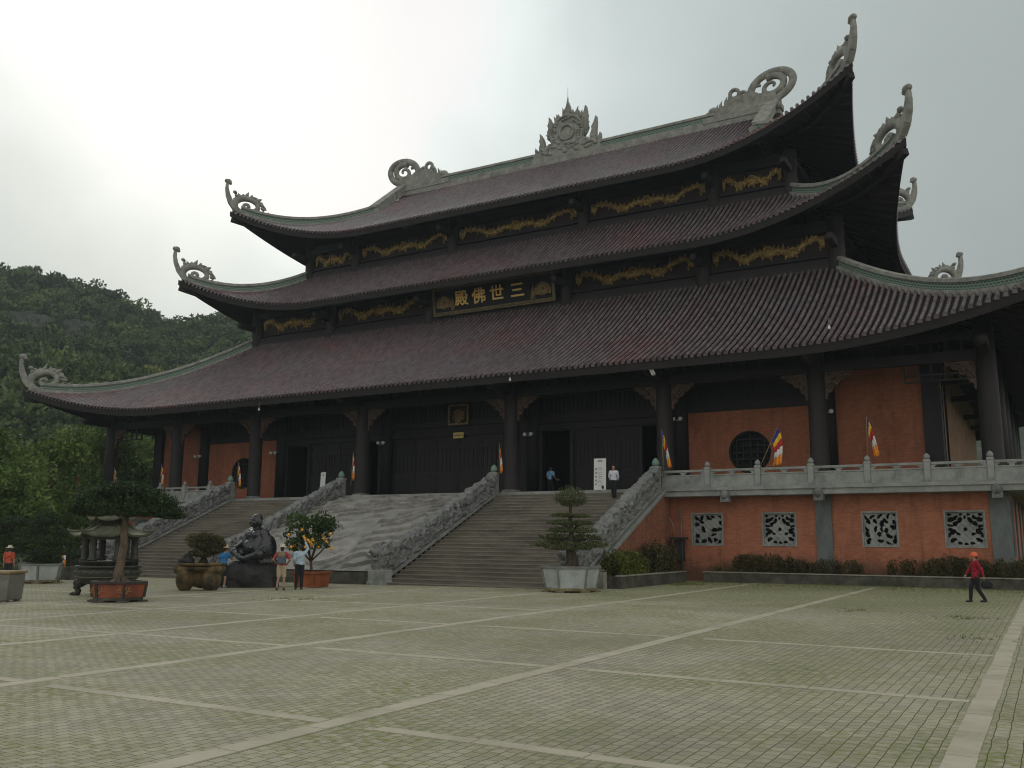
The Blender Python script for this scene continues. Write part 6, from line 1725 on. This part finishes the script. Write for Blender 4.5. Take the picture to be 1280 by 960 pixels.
t = thing('fruit_tree', 'leafy citrus tree hung with orange fruit in the square orange-brown pot', 'tree', (kx + .1, ky, gz(kx) + .45), R(30))
m = MB(); m.tube([(0, 0, -.05), (.04, 0, .3), (.0, 0, .65)], [.075, .06, .05], 8)
for a, l, h_ in ((0, .95, 1.5), (2.0, .8, 1.9), (3.2, .9, 1.6), (4.4, .7, 2.1), (5.3, .8, 1.3), (1.0, .5, 2.3)): m.tube([(0, 0, .6), (l * .45 * math.cos(a), l * .45 * math.sin(a), .6 + h_ * .28), (l * math.cos(a), l * math.sin(a), .5 + h_ * .75)], [.04, .03, .008], 6)
m.build('trunk', m_bark, t)
bl = [((rng.uniform(-.8, .8), rng.uniform(-.7, .7), rng.uniform(1.15, 2.4)), np.array([.42, .42, .36]) * rng.uniform(.8, 1.2)) for _ in range(24)]
V, F, T = clump_crown(bl, 560, .085, -.9, .42, .28); mesh_arrays('crown', V, F, m_leaf_citrus, t, tint=T)
m_fruit = mat('orange_peel', (0.78, 0.30, 0.02), (0.80, 0.40, 0.05), 4, .45)
fr0 = None
for i, (x, z) in enumerate([(-.22, 1.62), (-.16, 1.55), (.14, 1.52), (.2, 1.45), (.08, 1.40), (.28, 1.38), (.16, 1.33), (.0, 1.48), (.62, 1.55), (.68, 1.45), (.58, 1.68), (.75, 1.38), (.9, 1.75), (-.62, 1.25), (-.7, 1.2), (.4, 1.2), (-.3, 1.9), (.35, 1.3), (.1, 1.28), (.95, 1.15), (-.85, 1.7), (-.1, 1.2)]):
    y = -.62 + .25 * rng.random() - .08 * (abs(x) < .5)
    if fr0 is None: fr0 = MB().ball((0, 0, 0), .07, .07, .066, 10, 7).build('fruit', m_fruit, t); o = fr0
    else: o = fr0.copy(); COL.objects.link(o); o.parent = t
    o.location = (x, y, z)
rng = global_keep

# ---- grey box at the left edge
t = thing('storage_box', 'plain grey box with a pale rim cut off by the left edge of the picture', 'box', (2.45, -27.0, gz(2.5)), R(24))
m = MB(); v = [(sx * r * .5, sy * r * .42, z) for z, r in ((.06, .92), (.86, 1.0)) for sx, sy in ((-1, -1), (1, -1), (1, 1), (-1, 1))]
m.add(v, [(3, 2, 1, 0), (4, 5, 6, 7)] + [(i, (i + 1) % 4, 4 + (i + 1) % 4, 4 + i) for i in range(4)]); m.build('body', m_bin, t, .012)
m = MB(); m.box(-.54, .54, -.46, .46, .87, .95); m.build('lid', mat('ochre_lid', (0.30, 0.21, 0.10), (0.22, 0.16, 0.08), 3, .7), t, .015)
m = MB(); [m.box(sx * .36 - .07, sx * .36 + .07, sy * .28 - .07, sy * .28 + .07, 0, .06) for sx in (-1, 1) for sy in (-1, 1)]; [m.box(-.36 + .24 * k, -.36 + .24 * k + .1, -.435, -.42, .75, .80) for k in range(4)]; m.build('feet', m_pot_rib, t)
t = thing('low_wall', 'short dark stone wall on the grass left of the incense burner', 'wall', (-9.5, -15.3, gz(-9.5)), R(20))
m = MB()
for k in range(5): m.box(-1.6 + k * .64, -1.6 + k * .64 + .63, -.2, .2, -.1, .62 + .03 * (k % 2))
m.build('stones', m_kerb, t, .03)
flag('small orange and red flag on the grass at the far left', (-11.6, -15.5, gz(-11)), 1.75, (.25, 0), 1.0, .42, 12)

# ------------------------------------------------------------------ people
m_skin = mat('skin', (0.42, 0.25, 0.17), (0.36, 0.20, 0.13), 3, .55)
m_hair = mat('black_hair', (0.014, 0.011, 0.010), (0.02, 0.016, 0.014), 8, .5)
def cloth(name, c): return mat(name, c, tuple(v * .8 for v in c), 5, .85, .3, 22)
def person(label, loc, rz, h, shirt, trousers, shoes, arms, legs, sleeves='long', short=False, hat=None, hair=True, lean=0.0, turn=0.0, skirt=0.0):
    """one continuous remeshed body; clothes, hair and hat over it. local: faces -y, +x is the person's left"""
    t = thing('person', label, 'person', loc, rz); S = h / 1.72
    def P(p):
        x, y, z = p
        if lean and z > .95: y = y - math.sin(lean) * (z - .95); z = .95 + (z - .95) * math.cos(lean)
        return Vector((x, y, z)) * S
    ct, st = math.cos(turn), math.sin(turn)
    def HD(p): q = (p[0] * ct - (p[1]) * st, p[0] * st + p[1] * ct, p[2]); return P(q)
    m = MB(); rt_ = Matrix.Rotation(turn, 3, 'Z')
    def E(c, a, b, cc, mm=None, hd=False): (mm or m).ball((HD if hd else P)(c), a * S, b * S, cc * S, 14, 9, rot=rt_ if hd else None)
    def K(a, b, ra, rb, mm=None): cap(mm or m, P(a), P(b), ra * S, rb * S)
    E((0, 0, .96), .165, .115, .13); E((0, -.005, 1.10), .14, .10, .15); E((0, 0, 1.27), .165, .115, .17); K((-.14, 0, 1.40), (.14, 0, 1.40), .065, .065)
    K((0, 0, 1.42), (0, -.015, 1.54), .058, .052)
    E((0, -.015, 1.62), .073, .092, .108, hd=True); E((0, -.045, 1.565), .055, .06, .06, hd=True); E((0, -.112, 1.605), .014, .022, .02, hd=True); E((0, -.098, 1.565), .028, .012, .010, hd=True)
    for s in (-1, 1): E((s * .074, 0, 1.605), .012, .022, .03, hd=True)
    hands = []
    for s, (el, wr) in ((-1, arms[0]), (1, arms[1])):
        sh = (s * .185, 0, 1.39); K(sh, el, .052, .043); K(el, wr, .042, .029)
        a = P(el); b = P(wr); d = (b - a).normalized(); side = d.cross(Vector((0, 1, 0.2))); side = side.normalized() if side.length > .05 else Vector((1, 0, 0)); nrm = d.cross(side)
        c = b + d * .055 * S
        m.ball(c, .040 * S, .040 * S, .022 * S, 10, 7, rot=Matrix((side, d, nrm)).transposed()); cap(m, b, c, .027 * S, .026 * S)
        for k, ln in ((-1.5, .060), (-.5, .074), (.5, .070), (1.5, .055)):
            r0 = c + d * .03 * S + side * (k * .018 * S); r1 = r0 + (d + nrm * .25) * ln * .55 * S; r2 = r1 + (d * .8 + nrm * .6) * ln * .5 * S
            m.tube([r0, r1, r2], [.0098 * S, .009 * S, .0075 * S], 6)
        th = c - side * s * .03 * S - d * .01 * S; m.tube([th, th - side * s * .025 * S + d * .03 * S, th - side * s * .028 * S + (d + nrm * .3) * .055 * S], [.0125 * S, .011 * S, .009 * S], 6)
        hands.append(c)
    for s, (kn, an) in ((-1, legs[0]), (1, legs[1])):
        K((s * .088, 0, .90), kn, .086, .058); K(kn, an, .056, .038)
        f0 = Vector(an); K(tuple(f0 + Vector((0, .02, -.04))), tuple(f0 + Vector((0, -.13, -.055))), .036, .03)
    remeshed(m, 'body', m_skin, t, .0115 * S, 1)
    m = MB()    # top
    E((0, 0, 1.00), .182, .132, .13); E((0, -.005, 1.12), .162, .122, .16); E((0, 0, 1.28), .184, .134, .165); K((-.14, 0, 1.39), (.14, 0, 1.39), .084, .084)
    if skirt: E((0, 0, .90), .19, .14, .12)
    for s, (el, wr) in ((-1, arms[0]), (1, arms[1])):
        sh = Vector((s * .185, 0, 1.39)); e = Vector(el); w_ = Vector(wr)
        if sleeves == 'long': K(sh, e, .070, .058); K(e, e.lerp(w_, .90), .058, .044)
        else: K(sh, sh.lerp(e, .72), .072, .064)
    o = remeshed(m, 'shirt', shirt, t, .016 * S, 1)
    for v in o.data.vertices:
        c = v.co / S; v.co += v.normal * (.012 * S * math.sin(c.z * 34 + c.x * 17 + 2 * math.sin(c.y * 20)) * .6)
    m = MB()
    E((0, 0, .94), .176, .128, .12)
    for s, (kn, an) in ((-1, legs[0]), (1, legs[1])):
        hp_ = Vector((s * .088, 0, .90)); k_ = Vector(kn); a_ = Vector(an)
        if short: K(hp_, hp_.lerp(k_, .88), .105, .088)
        else: K(hp_, k_, .102, .076); K(k_, k_.lerp(a_, .96), .076, .060)
    remeshed(m, 'trousers', trousers, t, .016 * S, 1)
    for s, (kn, an) in ((-1, legs[0]), (1, legs[1])):
        m = MB(); f0 = Vector(an); K(tuple(f0 + Vector((0, .03, -.045))), tuple(f0 + Vector((0, -.15, -.06))), .046, .038, m); K(tuple(f0 + Vector((0, .01, .0))), tuple(f0 + Vector((0, .02, -.04))), .046, .046, m)
        remeshed(m, 'shoe', shoes, t, .014 * S, 1)
    if hair:
        m = MB(); E((0, .018, 1.645), .082, .096, .100, m, True); E((0, .05, 1.60), .078, .065, .09, m, True)
        remeshed(m, 'hair', m_hair, t, .014 * S, 1)
    for s in (-1, 1):
        m = MB(); E((s * .03, -.098, 1.62), .012, .008, .008, m, True); m.build('eye', m_ink, t)
    if hat:
        kind, mh = hat; m = MB(); c = HD((0, 0, 1.70))
        if kind == 'brim':
            m.lathe([(.19 * S, -.03 * S), (.185 * S, -.02 * S), (.11 * S, .0), (.098 * S, .07 * S), (.07 * S, .10 * S), (.01, .105 * S)], 20, c)
        elif kind == 'bonnet':
            m.ball(c - Vector((0, 0, .035 * S)), .112 * S, .122 * S, .108 * S, 14, 9)
            for k in range(14): a = k * .45; m.ball(c + Vector((.10 * S * math.cos(a), .11 * S * math.sin(a), -.05 * S + .02 * S * (k % 3))), .034 * S, .034 * S, .03 * S, 7, 5)
            m.lathe([(.15 * S, -.07 * S), (.13 * S, -.045 * S), (.1 * S, -.04 * S)], 16, c + Vector((0, -.02 * S, 0)))
        o = m.build('hat', mh, t)
    t['_hands'] = [list(map(float, q)) for q in [hands[0], hands[1]]]
    return t
ARM_DOWN = [((-.225, .02, 1.13), (-.235, -.05, .88)), ((.225, .02, 1.13), (.235, -.05, .88))]
LEG_STAND = [((-.095, -.01, .50), (-.10, .02, .085)), ((.095, -.01, .50), (.10, .02, .085))]
black = cloth('black_cloth', (0.014, 0.014, 0.017)); shoe_m = mat('dark_leather', (0.02, 0.018, 0.017), (0.03, 0.026, 0.024), 5, .5)
sandal = mat('sandal_leather', (0.06, 0.045, 0.035), (0.04, 0.03, 0.025), 5, .6)
straw = mat('straw_hat', (0.66, 0.54, 0.36), (0.52, 0.42, 0.27), 12, .8)
def face(dx, dy): return math.atan2(dx, -dy) * 1.0          # rotation that turns -y towards (dx, dy)
g0 = lambda x: gz(x) + .003
def G(x, y): return (x, y, g0(x))
def wpos(t, p): return t.location + Matrix.Rotation(t.rotation_euler.z, 3, 'Z') @ Vector(p)
# man reaching up into the fruit tree
pm = person('man in a pale blue shirt and black trousers reaching up to the fruit tree', G(5.25, -16.6), face(-.75, .66), 1.74, cloth('pale_blue_shirt', (0.42, 0.52, 0.60)), black, shoe_m,
            [((-.30, -.12, 1.56), (-.20, -.24, 1.84)), ((.235, .03, 1.14), (.20, -.14, .96))], [((-.09, -.02, .50), (-.09, .03, .085)), ((.10, .0, .50), (.13, .02, .085))], turn=.35)
pw = person('woman in a pale hat, red top and beige shorts with a backpack', G(5.0, -17.35), face(-.62, .78), 1.70, cloth('red_top', (0.42, 0.06, 0.07)), cloth('beige_shorts', (0.46, 0.36, 0.25)), sandal,
            [((-.33, .05, 1.18), (-.20, -.12, 1.02)), ((.33, .05, 1.18), (.20, -.12, 1.02))], [((-.11, -.02, .50), (-.12, .02, .085)), ((.10, .02, .50), (.15, .05, .085))], 'short', True, ('brim', cloth('cream_hat', (0.62, 0.52, 0.42))))
def strapbag(name, label, per, c, a, b, cc, mm, straps):
    t = thing(name, label, 'bag', wpos(per, c), per.rotation_euler.z)
    m = MB(); n = 12
    for k in range(3): m.ball((0, .01 * k, -.05 + .05 * k), a, b, cc * .8, 14, 9)
    m.box(-a * .8, a * .8, -b * .7, b * .7, -cc * .8, cc * .6)
    remeshed(m, 'bag_body', mm, t, .016, 2)
    m = MB()
    for s in straps: m.tube([Vector(p) - Vector(c) for p in s], .016, 6, sq=.4)
    if straps: m.build('strap', mm, t)
    return t
bpk = strapbag('backpack', 'blue-grey backpack worn by the woman in the red top', pw, (0, .20, 1.20), .16, .095, .22, cloth('backpack_blue', (0.10, 0.14, 0.19)), [[(s * .10, .15, 1.36), (s * .11, .05, 1.475), (s * .12, -.10, 1.42), (s * .13, -.13, 1.25), (s * .15, .06, 1.06)] for s in (-1, 1)])
m = MB(); m.box(-.13, .13, .05, .12, .08, .24); m.build('flap', cloth('olive_canvas', (0.22, 0.22, 0.12)), bpk, .02)
# man in the straw hat touching the statue
person('man in a straw hat, bright blue shirt and black shorts touching the black statue', G(1.42, -17.0), face(-.2, .98), 1.68, cloth('bright_blue_shirt', (0.035, 0.19, 0.42)), cloth('black_shorts', (0.02, 0.02, 0.024)), mat('pale_shoes', (0.4, 0.38, 0.33), (0.3, 0.29, 0.26), 5, .7),
       [((-.30, -.16, 1.18), (-.36, -.36, 1.30)), ((.26, -.02, 1.14), (.22, -.20, .95))], [((-.12, -.03, .50), (-.12, .02, .085)), ((.12, -.01, .50), (.16, .02, .085))], 'short', True, ('brim', straw), lean=.14)
# woman in red walking left
pr = person('woman in a red jacket and orange bonnet walking left along the kerb', G(28.95, -11.49), face(-.90, -.43), 1.52, cloth('red_jacket', (0.30, 0.012, 0.025)), black, shoe_m,
            [((-.24, -.10, 1.15), (-.25, -.24, .95)), ((.24, .12, 1.15), (.26, .16, .90))], [((-.08, -.16, .52), (-.08, -.20, .085)), ((.08, .0, .50), (.08, .24, .10))], hat=('bonnet', cloth('orange_bonnet', (0.80, 0.15, 0.07))), skirt=.1)
hd_ = Vector(pr['_hands'][1])
bt = thing('handbag', 'black bag in the hand of the woman in the red jacket', 'bag', wpos(pr, hd_ + Vector((0, .02, -.16))), pr.rotation_euler.z)
m = MB(); m.ball((0, .05, -.03), .07, .19, .13, 12, 8); m.ball((0, .12, -.05), .06, .14, .10, 12, 8); remeshed(m, 'bag_body', black, bt, .016, 1)
m = MB(); m.tube([(0, -.06, .04), (0, -.04, .13), (0, .0, .165), (0, .05, .12), (0, .12, .05)], .009, 6); m.build('handle', black, bt)
# person in red at the far left
person('person in an orange-red shirt and pale cap behind the grey box', G(-9.2, -19.6), face(-.6, .8), 1.60, cloth('orange_red_shirt', (0.46, 0.075, 0.035)), cloth('dark_trousers', (0.025, 0.024, 0.03)), shoe_m, ARM_DOWN, LEG_STAND, 'short', False, ('brim', cloth('pale_cap', (0.62, 0.55, 0.42))))
# visitor going in at the door, and the man coming down the steps
pd = person('visitor in a light blue shirt with a dark shoulder strap entering the open doorway', (6.45, 2.55, PZ), face(.1, 1), 1.62, cloth('light_blue_shirt', (0.22, 0.45, 0.70)), cloth('navy_trousers', (0.015, 0.016, 0.024)), shoe_m,
            [((-.24, -.02, 1.14), (-.26, -.22, .98)), ((.25, .0, 1.14), (.22, -.12, .95))], [((-.09, -.10, .51), (-.09, -.12, .085)), ((.09, .02, .50), (.09, .12, .09))], 'short')
sb_ = strapbag('shoulder_bag', 'dark shoulder bag on the back of the visitor entering the doorway', pd, (-.20, .10, 1.00), .07, .06, .11, cloth('navy_bag', (0.02, 0.03, 0.07)), [[(-.19, .10, 1.08), (-.08, .148, 1.20), (.06, .145, 1.36), (.13, .06, 1.45), (.08, -.09, 1.38), (-.12, -.13, 1.12), (-.21, -.02, 1.04)]])
hd_ = Vector(pd['_hands'][0]); ft = thing('folded_map', 'small yellowish leaflet held by the visitor entering the doorway', 'leaflet', wpos(pd, hd_ + Vector((-.03, -.08, -.01))), pd.rotation_euler.z)
m = MB(); m.box(-.10, .06, -.08, .08, -.006, .0); m.add([(-.10, -.08, .0), (.06, -.08, .0), (.06, .05, .05), (-.10, .05, .05)], [(0, 1, 2, 3)]); m.build('sheet', straw, ft)
yw = -2.5; k = int((SY0 - yw) / RUN) + 1
person('man in a white shirt and black trousers coming down the right-hand steps', (12.6, yw, PZ - .003 - RISE * k + .004), face(.25, -1), 1.62, cloth('white_shirt', (0.66, 0.68, 0.74)), black, shoe_m,
       [((-.24, .06, 1.14), (-.16, .16, .97)), ((.24, .06, 1.14), (.16, .16, .97))], [((-.07, -.02, .50), (-.04, .03, .085)), ((.09, -.05, .51), (.06, -.02, .085))])
for o in list(bpy.data.objects):
    if '_hands' in o: del o['_hands']
# ------------------------------------------------------------------ the hazy air
hz = MB().box(-470, 470, -430, 410, -3, 118).build('haze', None)
hm_ = bpy.data.materials.new('thin_haze'); hm_.use_nodes = True
for n in list(hm_.node_tree.nodes):
    if n.type == 'BSDF_PRINCIPLED': hm_.node_tree.nodes.remove(n)
vol = hm_.node_tree.nodes.new('ShaderNodeVolumePrincipled'); vol.inputs['Color'].default_value = (0.82, 0.93, 1.0, 1); vol.inputs['Density'].default_value = 0.0004; vol.inputs['Anisotropy'].default_value = 0.2
hm_.node_tree.links.new(vol.outputs[0], hm_.node_tree.nodes['Material Output'].inputs['Volume'])
hz.data.materials.clear(); hz.data.materials.append(hm_)
hz['kind'] = 'stuff'; hz['label'] = 'thin pale haze hanging over the plaza and hillside'; hz['category'] = 'haze'
